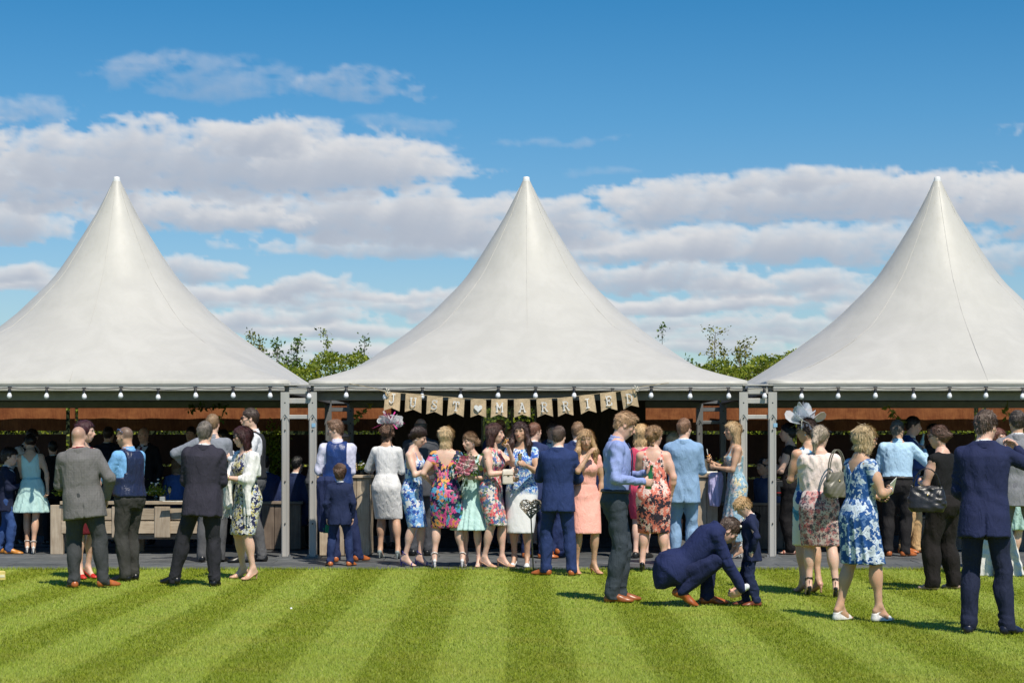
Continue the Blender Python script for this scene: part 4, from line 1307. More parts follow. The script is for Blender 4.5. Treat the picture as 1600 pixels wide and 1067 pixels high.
def person(sp):
    sp = dict(sp)
    n_ = person.n; person.n += 1
    sp['seed'] = 100 + n_ * 37
    if isinstance(sp.get('skin', 'fair'), str): skn = sp.get('skin', 'fair'); sp['skin'] = SKIN[skn]
    px, py = sp['at']
    Y = sp.get('Y') or gy(py)
    X = gx(px, Y)
    if 'top' in sp and isinstance(sp['top'], (int, float)) and sp['top'] > 10:
        zt = gz(sp.pop('top'), Y)
        hh = zt - sp.get('z0', 0.0)
        # posture and hair take or give a little height
        sp.setdefault('h', (hh - (.055 if sp.get('heels') else 0) - (.012 if sp.get('fem') else .004)) / sp.get('hscale', .985))
    yaw = radians(sp.get('yaw', 0))
    root = empty('person', (X, Y, sp.get('z0', 0.0)), yaw)
    tag(root, sp['label'], 'person', sp.get('group', 'wedding guests'))
    J = figure(sp)
    h0, h1, h2 = LOD[sp.get('lod', 1)]
    if sp.get('lod', 1) == 0:
        q_ = min(1.18, max(.85, Y / 18.5)); h0, h1, h2 = h0 * q_, h1 * q_, h2 * q_
    if sp.get('kid'): h0 *= .85
    # body: one figure, finer towards head and hands
    covered = sp['outfit'] in ('suit', 'vest', 'shirt', 'trousers_f')
    parts = [body_sdf(J, sp).build(.025 if covered and not sp.get('kid') and sp.get('slv', 'long') != 'none' else (h0 if sp.get('lod', 1) < 2 else .024))]
    Hs = Sdf(); head_sdf(Hs, J, sp)
    parts.append(Hs.build(h1, pad=.02))
    hd = parts[-1]
    for a in J['arm']:
        hs = Sdf(); hand_sdf(hs, a, J['k'], (1.1 if sp.get('kid') else 1.0) * (.93 if sp.get('fem') else 1.0))
        parts.append(hs.build(h2, pad=.012))
    V, Q = join_parts(parts)
    tint = np.ones((len(V), 3))
    n0 = len(parts[0][0]); n1 = n0 + len(hd[0])
    tint[n0:n1] = head_tint(hd[0], J, sp)
    sk = skin_mat(sp['skin'], 'skin_%d' % int(sp['skin'][0] * 999))
    link('body', np_mesh('body', V, Q, tint=tint), sk, root)
    def garment(name, A, mat, h=h0, label=None):
        V, Q = A.build(h) if not isinstance(A, list) else join_parts([a.build(h) for a in A])
        if len(Q) == 0: return None
        o = link(name, np_mesh(name, V, Q), mat, root)
        if label: o['label'] = label
        return o
    hp = hair_parts(sp, J)
    if hp:
        Vh, Qh = hp.build(h1 * 1.15)
        Vb, Qb = strands_mesh(Vh, Qh, J, sp, {0: 3400, 1: 1500, 2: 400}[sp.get('lod', 1)])
        if len(Qb): Vh, Qh = join_parts([(Vh, Qh), (Vb, Qb)])
        link('hair', np_mesh('hair', Vh, Qh), hair_mat(sp.get('hair_col', (.08, .05, .03))), root)
    of = sp['outfit']; c1 = sp.get('c1'); c2 = sp.get('c2'); c3 = sp.get('c3', (.75, .77, .80))
    def mt(c, **kw): return c if isinstance(c, bpy.types.Material) else cloth(c, **kw)
    if of == 'suit':
        garment('jacket', jacket_sdf(J, sp), mt(c1, check=sp.get('check')))
        B = Sdf(); ring(B, J['tp'](0, .020, .520), J['tp'](0, .012, .578), .080 * J['k'] * (1 + J['fat'] * 2), .0075, cut=lambda x, y, z: np.where(y < -.02, .02 - np.abs(x), -1))
        garment('jacket_collar', B, mt(c1, check=sp.get('check')), .010)
        garment('shirt', shirt_sdf(J, sp, full=False), mt(c3), h0)
        garment('shirt_collar', collar_sdf(J, sp), mt(c3), .0085)
        garment('trousers', trousers_sdf(J, sp), mt(c2))
    if of in ('vest', 'shirt'):
        garment('shirt', shirt_sdf(J, sp, sleeve=sp.get('slv', 'long')), mt(c3, rough=.75))
        garment('shirt_collar', collar_sdf(J, sp), mt(c3, rough=.75), .0085)
        garment('trousers', trousers_sdf(J, sp), mt(c2))
        if of == 'vest': garment('waistcoat', waistcoat_sdf(J, sp), mt(c1))
        else:
            B = Sdf(); rows = [(z, a + .030 * J['k'], b + .034 * J['k'], y) for z, a, b, y in J['T'] if z > 0 and z < .18 * J['k']]
            k_ = J['k']; B.loft(J['hip'], J['Rt'], rows, k=.0)
            def bp(G, X, Y, Z):
                lx, ly, lz = tloc(J, X, Y, Z)
                return np.maximum(G, (np.abs(lz - .100) - .016) * k_)
            B.post = [bp]
            garment('belt', B, plain('belt_leather', (.02, .015, .012), .4), .008)
    if of == 'dress':
        garment('dress', dress_sdf(J, sp), mt(c1))
    if of == 'skirt':
        garment('skirt', top_skirt(J, sp), mt(c2))
        garment('top', shirt_sdf(J, dict(sp, fem=True), loose=.7, sleeve=sp.get('slv', 'none')) , mt(c1))
    if of == 'trousers_f':
        garment('trousers', trousers_sdf(J, sp), mt(c2))
        garment('top', shirt_sdf(J, sp, loose=.9, sleeve=sp.get('slv', 'none')), mt(c1))
    if sp.get('shoe') != 'none':
        for l in J['leg']:
            garment('shoe', shoe_sdf(l, J, sp), shoe_mat(sp.get('shoe_col', (.02, .02, .02))), .0082 if sp.get('fem') else .0100)
            if sp.get('socks'):
                B = Sdf(); B.cap(l['an'] + (l['kn'] - l['an']) * .3, l['an'] - np.array([0, 0, .02]), .052 * J['k'], .046 * J['k'])
                garment('sock', B, cloth(sp['socks']), .01)
    c, R, hk = J['head'], J['Rh'], J['hk']
    if sp.get('glasses'):
        gcol = sp['glasses'] if isinstance(sp['glasses'], tuple) else (.01, .01, .012)
        M_ = MB(); up = sp.get('glasses_up', False)
        zc, yb = (.0125, -.098) if not up else (.098, -.058)
        rxg = -.9 if up else 0
        for s_ in (-1, 1):
            prof = [(.001, -.002), (.024, -.002), (.026, 0), (.024, .002), (.001, .002)]
            M_.lathe(prof, 14, (s_ * .032, yb, zc), axis=(s_ * .28, -1, .8 if up else 0), sy=.80)
            M_.tube([(s_ * .056, yb + .006, zc + .008), (s_ * .082, yb + .035, zc + .006), (s_ * .084, .012 if not up else .03, zc + (.006 if not up else -.05))], .0032, 6)
        M_.tube([(-.010, yb - .002, zc + .006), (.010, yb - .002, zc + .006)], .0028, 6)
        local_mb(M_, c, R, hk)
        g_ = M_.build('sunglasses' if not sp.get('clear') else 'glasses', plain('sunglass_dark_%d' % int(gcol[0] * 99), gcol, .12, noise=0, spec=.8), root)
    if sp.get('tie') is not None:
        k = J['k']; fy = lambda z: -(np.interp(z * k, [t[0] for t in J['T']], [t[2] - t[3] for t in J['T']]) / k) - (.020 if of == 'suit' else .024)
        M_ = MB(); vs = []; fs = []
        zs = np.linspace(.545, .205 if of != 'shirt' else .10, 9)
        for i, z in enumerate(zs):
            wd = .014 + .022 * i / 8 if i else .018
            y = fy(z) if z < .5 else fy(.5) - .0 + (z - .5) * .55
            for (sx, sy) in ((-1, 0), (0, -.008), (1, 0), (0, .004)): vs.append((sx * wd, y + sy, z))
        for i in range(8):
            for q in range(4): fs.append((i * 4 + q, i * 4 + (q + 1) % 4, (i + 1) * 4 + (q + 1) % 4, (i + 1) * 4 + q))
        fs.append((0, 3, 2, 1)); fs.append((32, 33, 34, 35))
        M_.add(vs, fs); M_.v = [tuple(J['tp'](*v)) for v in M_.v]
        M_.build('tie', cloth(sp['tie'], .5), root)
    for fn in sp.get('extra', []): fn(J, sp, root, garment)
    bpy.context.view_layer.update() if False else None
    Mw = Matrix.Translation((X, Y, sp.get('z0', 0.0))) @ Matrix.Rotation(yaw, 4, 'Z')
    J['M'] = Mw; J['root'] = root
    J['W'] = lambda p: Mw @ Vector(p)
    for a in J['arm']:
        a['hold'] = Mw @ Vector(a['wr'] + a['d'] * .078 * J['k'] + a['n'] * .028 * J['k'])
        a['wr_w'] = Mw @ Vector(a['wr']); a['dw'] = (Mw.to_3x3() @ Vector(a['d'])); a['nw'] = (Mw.to_3x3() @ Vector(a['n']))
    return J
person.n = 0
# ------------------------------------------------------------------ the ground
LAWN_EDGE = 21.85
rng = random.Random(7)
def striped(t, v):
    """mowing stripes run away from the viewer; 0.955 m per pair"""
    x, y, z = t.sep(v)
    n = t.m('SUBTRACT', t.noise(v, .8, 4, .65), .5)
    n2 = t.m('SUBTRACT', t.noise(v, 9, 3, .6), .5)
    u = t.m('DIVIDE', t.m('ADD', t.m('ADD', x, 40 * .955 + 2.43), t.m('MULTIPLY_ADD', n, .42, t.m('MULTIPLY', n2, .34))), .955)
    fr = t.m('FRACT', u)
    up = t.maprange(fr, -.16, .16); dn = t.maprange(fr, .66, .36)
    wr = t.maprange(fr, .84, 1.16)
    return t.m('ADD', t.m('MULTIPLY', up, dn), wr, clamp=True)
def lawn_material(name, blades):
    m, t, b = material(name)
    if blades:
        at = t.new('ShaderNodeAttribute', attribute_name='root'); v = at.outputs['Vector']
        hue = t.new('ShaderNodeAttribute', attribute_name='hue').outputs['Fac']
        tipv = t.new('ShaderNodeAttribute', attribute_name='tip').outputs['Fac']
    else:
        v = t.new('ShaderNodeTexCoord').outputs['Object']; hue = t.noise(v, 60, 3, .6); tipv = .2
    s_ = striped(t, v)
    worn = t.maprange(t.noise(t.vm('MULTIPLY', v, (1, 1.6, 1)), 1.1, 5, .65), .42, .75)
    dark = t.mix(hue, (.205, .275, .013), (.315, .368, .025)); light = t.mix(hue, (.235, .320, .026), (.370, .440, .065))
    c = t.mix(s_, dark, light)  # stripe tones painted in, as leaning blades would catch the light
    c = t.mix(t.m('MULTIPLY', worn, .45), c, (.36, .34, .05))
    c = t.mix(t.m('MULTIPLY', t.maprange(t.noise(v, 5, 4, .7), .52, .72), .35), c, (.20, .28, .035))
    c = t.mix(t.m('MULTIPLY', t.m('GREATER_THAN', hue, .93), .6), c, (.30, .26, .09))
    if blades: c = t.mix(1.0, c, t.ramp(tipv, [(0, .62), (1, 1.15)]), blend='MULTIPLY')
    t.l.new(c, b.inputs['Base Color'])
    b.inputs['Roughness'].default_value = .55; b.inputs['Specular IOR Level'].default_value = .25
    if not blades: bump(t, b, t.noise(v, 90, 4, .7), .8, .03)
    return m
def sheet(name, x0, x1, y0, y1, z, mat, nx=1, ny=1):
    xs = np.linspace(x0, x1, nx + 1); ys = np.linspace(y0, y1, ny + 1)
    YY, XX = np.meshgrid(ys, xs); I = np.arange((nx + 1) * (ny + 1)).reshape(nx + 1, ny + 1)
    Q = np.stack([I[:-1, :-1], I[1:, :-1], I[1:, 1:], I[:-1, 1:]], -1).reshape(-1, 4)
    return link(name, np_mesh(name, np.stack([XX.ravel(), YY.ravel(), np.full(XX.size, z)], 1), Q, smooth=False), mat)
LAWN = lawn_material('lawn_turf', False)
tag(sheet('lawn', -60, 60, -30, LAWN_EDGE, 0.0, LAWN), kind='structure')
tag(sheet('ground', -900, 900, -900, 1500, -.06, plain('field_soil', (.09, .10, .04), .95, scale=3)), kind='structure')
def make_grass():
    rg = np.random.RandomState(3)
    bands = [(10.6, 13.2, 5600, .0044), (13.2, 16.5, 3200, .0058), (16.5, LAWN_EDGE - .005, 1800, .0078)]
    Ps, hh, ww = [], [], []
    for y0, y1, dn, wd in bands:
        ymid = y1
        half = .29 * y1 + .5
        n = int((y1 - y0) * half * 2 * dn)
        x = rg.uniform(-half, half, n); y = rg.uniform(y0, y1, n)
        k = np.abs(x) < .285 * y + .35
        x, y = x[k], y[k]
        Ps.append(np.stack([x, y], 1)); ww.append(np.full(len(x), wd)); hh.append(rg.uniform(.011, .026, len(x)))
    P = np.concatenate(Ps); W = np.concatenate(ww); Hh = np.concatenate(hh)
    # ragged edge along the paving
    n = 9000; ex = rg.uniform(-6.8, 6.8, n); P = np.concatenate([P, np.stack([ex, LAWN_EDGE - rg.uniform(0, .05, n)], 1)]); W = np.concatenate([W, np.full(n, .006)]); Hh = np.concatenate([Hh, rg.uniform(.025, .05, n)])
    N = len(P)
    fr = ((P[:, 0] + 2.43 + 40 * .955) / .955) % 1
    lean = np.where(fr < .5, 1.0, -1.0) * .0045 + rg.normal(0, .009, N)       # the mower lays each stripe its own way
    th = rg.uniform(0, pi, N); dx, dy = np.cos(th) * W / 2, np.sin(th) * W / 2
    b = np.stack([P[:, 0], P[:, 1], np.zeros(N)], 1)
    A = b + np.stack([dx, dy, np.zeros(N)], 1); B = b - np.stack([dx, dy, np.zeros(N)], 1)
    C = b + np.stack([rg.normal(0, .009, N), lean, Hh], 1)
    V = np.stack([A, B, C], 1).reshape(-1, 3)
    Q = np.arange(3 * N).reshape(-1, 3)
    me = np_mesh('grass', V, Q, smooth=False)
    r = me.attributes.new('root', 'FLOAT_VECTOR', 'POINT'); r.data.foreach_set('vector', np.repeat(b, 3, 0).astype(np.float32).ravel())
    h = me.attributes.new('hue', 'FLOAT', 'POINT'); h.data.foreach_set('value', np.repeat(rg.uniform(0, 1, N), 3).astype(np.float32))
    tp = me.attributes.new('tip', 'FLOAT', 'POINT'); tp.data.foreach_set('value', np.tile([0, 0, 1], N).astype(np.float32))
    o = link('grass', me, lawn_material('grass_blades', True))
    tag(o, 'short mown grass with light and dark mowing stripes', 'grass', kind='stuff')
    print('grass', N)
make_grass()

# ------------------------------------------------------------------ slate paving
def slate():
    m, t, b = material('slate')
    tc_ = t.new('ShaderNodeTexCoord'); oi = t.new('ShaderNodeObjectInfo')
    v = t.vm('ADD', tc_.outputs['Object'], t.vm('SCALE', oi.outputs['Location']))
    v = t.vm('ADD', tc_.outputs['Object'], oi.outputs['Location'])
    n = t.noise(v, 4, 5, .65, .6); n2 = t.noise(v, 40, 4, .6)
    c = t.ramp(n, [(.25, (.055, .062, .068)), (.5, (.095, .102, .108)), (.75, (.155, .158, .155))])
    f = t.m('ADD', t.maprange(oi.outputs['Random'], 0, 1, .78, 1.22, False), t.m('MULTIPLY', t.m('SUBTRACT', n2, .5), .5))
    c = t.vm('SCALE', c); t.put(c.node.inputs['Scale'], f)
    t.l.new(c, b.inputs['Base Color']); b.inputs['Roughness'].default_value = .55
    bump(t, b, t.m('ADD', n, t.m('MULTIPLY', n2, .4)), .35, .01)
    return m
SLATE = slate()
pv = tag(sheet('paving', -14, 14, LAWN_EDGE, 31.5, -.022, plain('paving_grout', (.07, .068, .06), .95)), kind='structure')
tm = {}
r_ = random.Random(5)
yy = LAWN_EDGE + .004; rowi = 0
while yy < 26.6:
    dep = (.62, .58, .60)[rowi % 3]
    xx = -7.6 + (rowi % 2) * .43 + r_.uniform(-.1, .1)
    while xx < 7.4:
        wd = r_.choice((.9, .9, .75, .6))
        if (wd, dep) not in tm:
            tm[(wd, dep)] = MB().box((0, 0, 0), (wd - .010, dep - .010, .04), bev=.004).mesh('tile')
            tm[(wd, dep)].materials.append(SLATE)
        link('tile', tm[(wd, dep)], None, pv, (xx + wd / 2, yy + dep / 2, -.018 + r_.uniform(-.0015, .0015)))
        xx += wd
    yy += dep; rowi += 1
sheet_far = tag(sheet('paving', -14, 14, 26.9, 31.5, -.0, SLATE), kind='structure')

# ------------------------------------------------------------------ marquee tents
def pvc():
    m, t, b = material('white_pvc_membrane')
    v = t.new('ShaderNodeTexCoord').outputs['Object']
    x, y, z = t.sep(v)
    v = t.vm('ADD', v, t.vm('MULTIPLY', t.new('ShaderNodeObjectInfo').outputs['Location'], (1.7, 1, 1)))
    n = t.noise(t.vm('MULTIPLY', v, (1, 1, .25)), 2.2, 5, .65, .5)
    n2 = t.noise(t.vm('MULTIPLY', v, (3, 3, .35)), 5, 4, .7)
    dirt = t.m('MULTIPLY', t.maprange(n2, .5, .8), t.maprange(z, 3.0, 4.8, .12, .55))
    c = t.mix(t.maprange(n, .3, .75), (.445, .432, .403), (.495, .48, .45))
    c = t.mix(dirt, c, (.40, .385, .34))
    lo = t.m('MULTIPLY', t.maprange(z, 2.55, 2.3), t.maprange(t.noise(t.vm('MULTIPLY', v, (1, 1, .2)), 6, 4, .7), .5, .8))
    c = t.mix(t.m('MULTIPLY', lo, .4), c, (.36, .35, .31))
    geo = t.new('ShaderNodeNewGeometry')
    c = t.mix(geo.outputs['Backfacing'], c, (.07, .068, .065))     # underside coloured near black to deepen the shade beneath
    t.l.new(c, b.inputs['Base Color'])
    b.inputs['Roughness'].default_value = .48; b.inputs['Specular IOR Level'].default_value = .35
    bump(t, b, t.noise(v, 1.6, 3, .5), .25, .08)
    return m
PVC = pvc()
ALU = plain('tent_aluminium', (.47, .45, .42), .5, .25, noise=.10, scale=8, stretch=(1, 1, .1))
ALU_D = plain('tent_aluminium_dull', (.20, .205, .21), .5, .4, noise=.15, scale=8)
DARKM = plain('bolt_black', (.02, .02, .02), .5)
HALF = 2.87; TY = 27.0; EAVE = 2.30; APEX = 5.37
prof_s = np.array([(.0, 5.385), (.045, 5.38), (.06, 5.33), (.138, 5.16), (.29, 4.86), (.47, 4.56), (.65, 4.27), (.85, 3.97), (.99, 3.80), (1.42, 3.37), (1.7, 3.14)])
u_s = np.array([(0, 3.14), (.25, 2.93), (.5, 2.72), (.75, 2.525), (.93, 2.38), (1, 2.315)])
u_d = np.array([(0, 3.14), (.2, 2.895), (.4, 2.70), (.6, 2.54), (.8, 2.415), (.93, 2.35), (1, 2.315)])
def membrane(seed):
    nt, nr = 144, 56
    th = np.linspace(0, 2 * pi, nt, endpoint=False)
    edge = HALF / np.maximum(np.abs(np.cos(th)), np.abs(np.sin(th)))
    w_ = ((edge - HALF) / (HALF * (sqrt(2) - 1))) ** .8
    rs = np.concatenate([np.linspace(0, 1.7, 30)[1:], [0] * 0])
    V = []; rg = np.random.RandomState(seed)
    ph = rg.uniform(0, 6, 4)
    for r in rs:
        z = np.interp(r, prof_s[:, 0], prof_s[:, 1])
        # shallow tension folds near the top
        V.append(np.stack([r * np.cos(th), r * np.sin(th), z + 0 * th], 1))
    for u in np.linspace(0, 1, 27)[1:]:
        r = 1.7 + u * (edge - 1.7)
        z = np.interp(u, u_s[:, 0], u_s[:, 1]) * (1 - w_) + np.interp(u, u_d[:, 0], u_d[:, 1]) * w_
        rip = .006 * np.sin(th * 21 + ph[0]) * np.exp(-((u - 1) / .12) ** 2) + .004 * np.sin(th * 47 + ph[1]) * np.exp(-((u - 1) / .07) ** 2)
        dd_ = np.abs(((th - pi / 4 + pi / 4) % (pi / 2)) - pi / 4)       # distance from the corner diagonal
        rip = rip + .010 * np.cos(dd_ * 42) * np.exp(-(dd_ / .16) ** 2) * max(0, u - .55) / .45 + .006 * np.sin(th * 8 + ph[2]) * sin(pi * u)
        V.append(np.stack([r * np.cos(th), r * np.sin(th), z + rip], 1))
    # rolled hem
    V.append(np.stack([(edge + .004) * np.cos(th), (edge + .004) * np.sin(th), np.full(nt, 2.275)], 1))
    V = np.array(V); n = len(V)
    V[..., 0] = V[..., 0]
    top = np.array([[0, 0, 5.386]])
    P = np.concatenate([V.reshape(-1, 3), top])
    I = np.arange(n * nt).reshape(n, nt)
    J_ = np.roll(I, -1, 1)
    Q = np.stack([I[:-1], I[1:], J_[1:], J_[:-1]], -1).reshape(-1, 4)
    me = np_mesh('membrane', P, Q)
    return me
def tent(cx, label, side=''):
    root = tag(empty('marquee_tent', (cx, TY, 0)), label, 'marquee', 'white peaked marquee tents in a row')
    m_ = membrane(int(cx * 10) + 100)
    link('membrane', m_, PVC, root)
    # mast cap
    MB().lathe([(.001, 5.40), (.035, 5.402), (.046, 5.395), (.05, 5.36), (.056, 5.335)], 20).build('mast_cap', plain('cap_white', (.7, .7, .7), .3), root)
    # stitched panel seams standing a little proud
    sm = MB()
    for a in (0, 1, 2, 3):
        ang = pi / 2 * a - pi / 2 + .0
        pts = []
        for r in np.linspace(.10, 1.7, 16):
            pts.append((r * cos(ang), r * sin(ang), np.interp(r, prof_s[:, 0], prof_s[:, 1]) + .0015))
        for u in np.linspace(0, 1, 14)[1:]:
            r = 1.7 + u * (HALF - 1.7); pts.append((r * cos(ang), r * sin(ang), np.interp(u, u_s[:, 0], u_s[:, 1]) + .0015))
        sm.tube(pts, .0026, 5)
    sm.build('seam', plain('seam_grey', (.455, .445, .42), .6), root)
    sh = MB()
    for a in range(4):
        ang = pi / 2 * a + pi / 4; pts = []
        for r in np.linspace(.10, 1.7, 16):
            pts.append((r * cos(ang), r * sin(ang), np.interp(r, prof_s[:, 0], prof_s[:, 1]) + .001))
        for u in np.linspace(0, 1, 14)[1:]:
            r = 1.7 + u * (HALF * sqrt(2) - 1.7); pts.append((r * cos(ang), r * sin(ang), np.interp(u, u_d[:, 0], u_d[:, 1]) + .001))
        sh.tube(pts, .004, 5)
    sh.build('seam', PVC, root)
    # eave beams and gutters on four sides
    for s_ in (-1, 1):
        y = s_ * (HALF - .04)
        MB().box((0, y, 2.222), (2 * HALF - .12, .06, .075), bev=.008).box((0, y, 2.263), (2 * HALF + .02, .075, .012)).build('eave_beam', ALU if s_ < 0 else ALU_D, root)
        MB().box((0, y - s_ * .34, 2.125), (2 * HALF - .12, .06, .11), bev=.008).box((0, y - s_ * .30, 2.19), (2 * HALF - .12, .03, .02)).build('inner_beam', ALU_D, root)
        x = s_ * (HALF - .04)
        MB().box((x, 0, 2.20), (.06, 2 * HALF - .2, .11), bev=.008).build('eave_beam', ALU_D, root)
    for sx in (-1, 1):
        for sy in (-1, 1):
            x, y = sx * (HALF - .05), sy * (HALF - .04)
            p = MB().box((x, y, 1.09), (.098, .098, 2.16), bev=.012)
            p.box((x - .030 , y - .052, 1.09), (.012, .008, 2.14)).box((x + .030, y - .052, 1.09), (.012, .008, 2.14))
            po = p.build('post', ALU if sy < 0 else ALU_D, root)
            q = MB().box((x, y, .008), (.22, .20, .012)).box((x - .06, y - .04, .03), (.03, .03, .03)).box((x + .06, y - .04, .03), (.03, .03, .03))
            q.build('base_plate', ALU_D, po)
            bo = MB()
            for zz in (1.83, 1.67, 1.0, .45, 2.03):
                bo.lathe([(.001, .012), (.009, .011), (.011, 0)], 8, (x + .0, y - .052, zz), axis=(0, -1, 0))
            tag(bo.build('bolt', DARKM, po), kind='stuff')
            # pointed bracket sleeve at the head of the post
            MB().prism([(-.056, 2.17), (-.056, 1.80), (0, 1.88), (.056, 1.80), (.056, 2.17)], y - .060, y - .055, (x, 0, 0)).build('bracket', ALU if sy < 0 else ALU_D, po)
            # braces from post to apex mast cables
    br = MB()
    for sx in (-1, 1):
        for sy in (-1, 1):
            br.tube([(sx * (HALF - .1), sy * (HALF - .1), 2.19), (0, 0, 2.62)], .022, 8)
    br.tube([(0, 0, 2.60), (0, 0, 5.33)], .035, 10)
    br.build('mast_frame', ALU_D, root)
    return root
TX = (-5.79, .21, 6.23)
tent(TX[0], 'white peaked marquee on the left, cut by the picture edge')
tent(TX[1], 'white peaked marquee in the middle with the bunting under its eave')
tent(TX[2], 'white peaked marquee on the right, cut by the picture edge')
# ladders of short rails tying neighbouring posts together
for cx, lab in (((TX[0] + TX[1]) / 2, 'left'), ((TX[1] + TX[2]) / 2, 'right')):
    for sy, mat in ((-1, ALU), (1, ALU_D)):
        y = TY + sy * (HALF - .04)
        gw = 6.02 - 2 * (HALF - .05) - .10
        lb = ('front' if sy < 0 else 'rear')
        o = MB().box((0, 0, 2.055), (gw, .05, .07), bev=.006).box((0, 0, 1.845), (gw, .05, .055), bev=.006)
        ob = o.build('post_rails', mat, None, (cx, y, 0))
        tag(ob, 'pair of short aluminium cross rails between the %s posts in the %s gap' % (lb, lab), 'rail')
        g_ = MB().box((0, 0, 2.262), (6.02 - 2 * HALF + .12, .12, .02), bev=.004).box((0, 0, 2.19), (6.02 - 2 * HALF - .01, .09, .10), bev=.01)
        tag(g_.build('gutter_joint', mat, None, (cx, y - .02 * sy, 0)), 'gutter joint closing the %s gap above the %s posts' % (lab, lb), 'gutter')
# small blue stickers on two posts
for px, py in ((490, 664), (1211.5, 664)):
    y = TY - HALF + .04 - .0575
    o = MB().box((0, 0, 0), (.05, .003, .05)).box((0, -.002, .004), (.03, .002, .012)).build('sticker', plain('sticker_blue', (.25, .45, .62), .5), None, (gx(px, y), y, gz(py, y)))
    tag(o, 'small pale blue sticker on the right post of the %s pair' % ('left' if px < 800 else 'right'), 'sticker')

# ------------------------------------------------------------------ festoon lights
def festoon():
    y = TY - HALF - .035
    xs = [15, 73, 131, 189, 247, 305, 364, 422, 482, 541, 601, 660, 720, 779, 837, 897, 957, 1018, 1079, 1138, 1194, 1253, 1310, 1368, 1427, 1484, 1541, 1598, -43, 1655]
    xs.sort()
    cable = MB(); pts = []
    root = tag(empty('festoon_cable', (0, y, 2.24)), 'black cable of hanging white bulbs strung along the tent eaves', 'string lights')
    r2 = random.Random(2)
    # sockets and bulbs are parts of the string
    hol = MB().lathe([(.001, .0), (.012, 0), (.014, -.01), (.019, -.018), (.019, -.05), (.022, -.056), (.001, -.058)], 12).box((0, .01, .006), (.05, .02, .018)).mesh('bulb_socket')
    hol.materials.append(plain('socket_black', (.012, .012, .014), .45))
    bul = MB().lathe([(.001, -.054), (.014, -.055), (.017, -.066), (.028, -.088), (.033, -.106), (.030, -.124), (.018, -.137), (.001, -.141)], 18).mesh('bulb')
    m, t, b = material('opal_bulb'); b.inputs['Base Color'].default_value = (.82, .82, .86, 1); b.inputs['Roughness'].default_value = .12
    bul.materials.append(m)
    for i, p in enumerate(xs):
        X = gx(p, y); drop = r2.uniform(0, .022) + (.008 if i % 2 else 0)
        pts.append((X, 0, -.005 - drop))
        if i < len(xs) - 1:
            X2 = gx(xs[i + 1], y)
            for q in (.25, .5, .75): pts.append((X + (X2 - X) * q, 0, -.008 - .016 * sin(pi * q) - drop * (1 - q)))
        s_ = link('bulb_socket', hol, None, root, (X, 0, -.006 - drop), (r2.uniform(-.08, .08), r2.uniform(-.08, .08), 0))
        link('bulb', bul, None, s_)
    cable.tube(pts, .0045, 5); cable.build('cable', MATS['socket_black'], root)
festoon()

# ------------------------------------------------------------------ bunting JUST <3 MARRIED
GL = {  # serif letters as strokes in a 1 x 1.3 box: list of polylines, then serifs (x, y, width)
    'J': ([[(.62, 1.25), (.62, .32), (.52, .12), (.33, .07), (.15, .14), (.10, .32)]], [(.62, 1.25, .5)]),
    'U': ([[(.2, 1.25), (.2, .42), (.28, .16), (.5, .06), (.72, .16), (.8, .42), (.8, 1.25)]], [(.2, 1.25, .36), (.8, 1.25, .36)]),
    'S': ([[(.80, .98), (.70, 1.17), (.50, 1.24), (.28, 1.17), (.20, .97), (.30, .78), (.70, .57), (.82, .35), (.72, .13), (.50, .05), (.27, .12), (.18, .33)], [(.80, 1.22), (.80, .95)], [(.18, .08), (.18, .36)]], []),
    'T': ([[(.5, 1.25), (.5, .05)], [(.12, 1.25), (.88, 1.25)], [(.12, 1.27), (.12, .98)], [(.88, 1.27), (.88, .98)]], [(.5, .05, .44)]),
    'M': ([[(.14, .05), (.14, 1.25), (.5, .50), (.86, 1.25), (.86, .05)]], [(.14, .05, .32), (.86, .05, .32), (.10, 1.25, .22), (.90, 1.25, .22)]),
    'A': ([[(.14, .05), (.5, 1.25), (.86, .05)], [(.27, .45), (.73, .45)]], [(.13, .05, .34), (.87, .05, .34), (.42, 1.25, .26)]),
    'R': ([[(.22, .05), (.22, 1.25), (.58, 1.25), (.76, 1.12), (.78, .90), (.62, .68), (.22, .66)], [(.50, .66), (.82, .08)]], [(.22, .05, .38), (.88, .05, .22), (.14, 1.25, .22)]),
    'I': ([[(.5, .05), (.5, 1.25)]], [(.5, .05, .56), (.5, 1.25, .56)]),
    'E': ([[(.22, .05), (.22, 1.25)], [(.1, 1.25), (.80, 1.25), (.80, .98)], [(.22, .66), (.58, .66)], [(.58, .78), (.58, .54)], [(.1, .05), (.84, .05), (.84, .34)]], []),
    'D': ([[(.22, .05), (.22, 1.25), (.52, 1.25), (.76, 1.08), (.84, .65), (.76, .22), (.52, .05), (.22, .05)]], [(.14, .05, .22), (.14, 1.25, .22)])}
def stroke(mb, pts, wd, y, sc, ox, oz):
    for (a, b) in zip(pts[:-1], pts[1:]):
        a, b = Vector((a[0], a[1])), Vector((b[0], b[1])); d = (b - a); L = d.length
        if L < 1e-5: continue
        d /= L; n = Vector((-d.y, d.x)) * wd / 2; a2, b2 = a - d * wd * .4, b + d * wd * .4
        P = [a2 - n, b2 - n, b2 + n, a2 + n]
        vs = [(ox + p.x * sc, y, oz + p.y * sc) for p in P] + [(ox + p.x * sc, y + .002, oz + p.y * sc) for p in P]
        mb.add(vs, [(0, 1, 2, 3), (7, 6, 5, 4), (0, 4, 5, 1), (1, 5, 6, 2), (2, 6, 7, 3), (3, 7, 4, 0)])
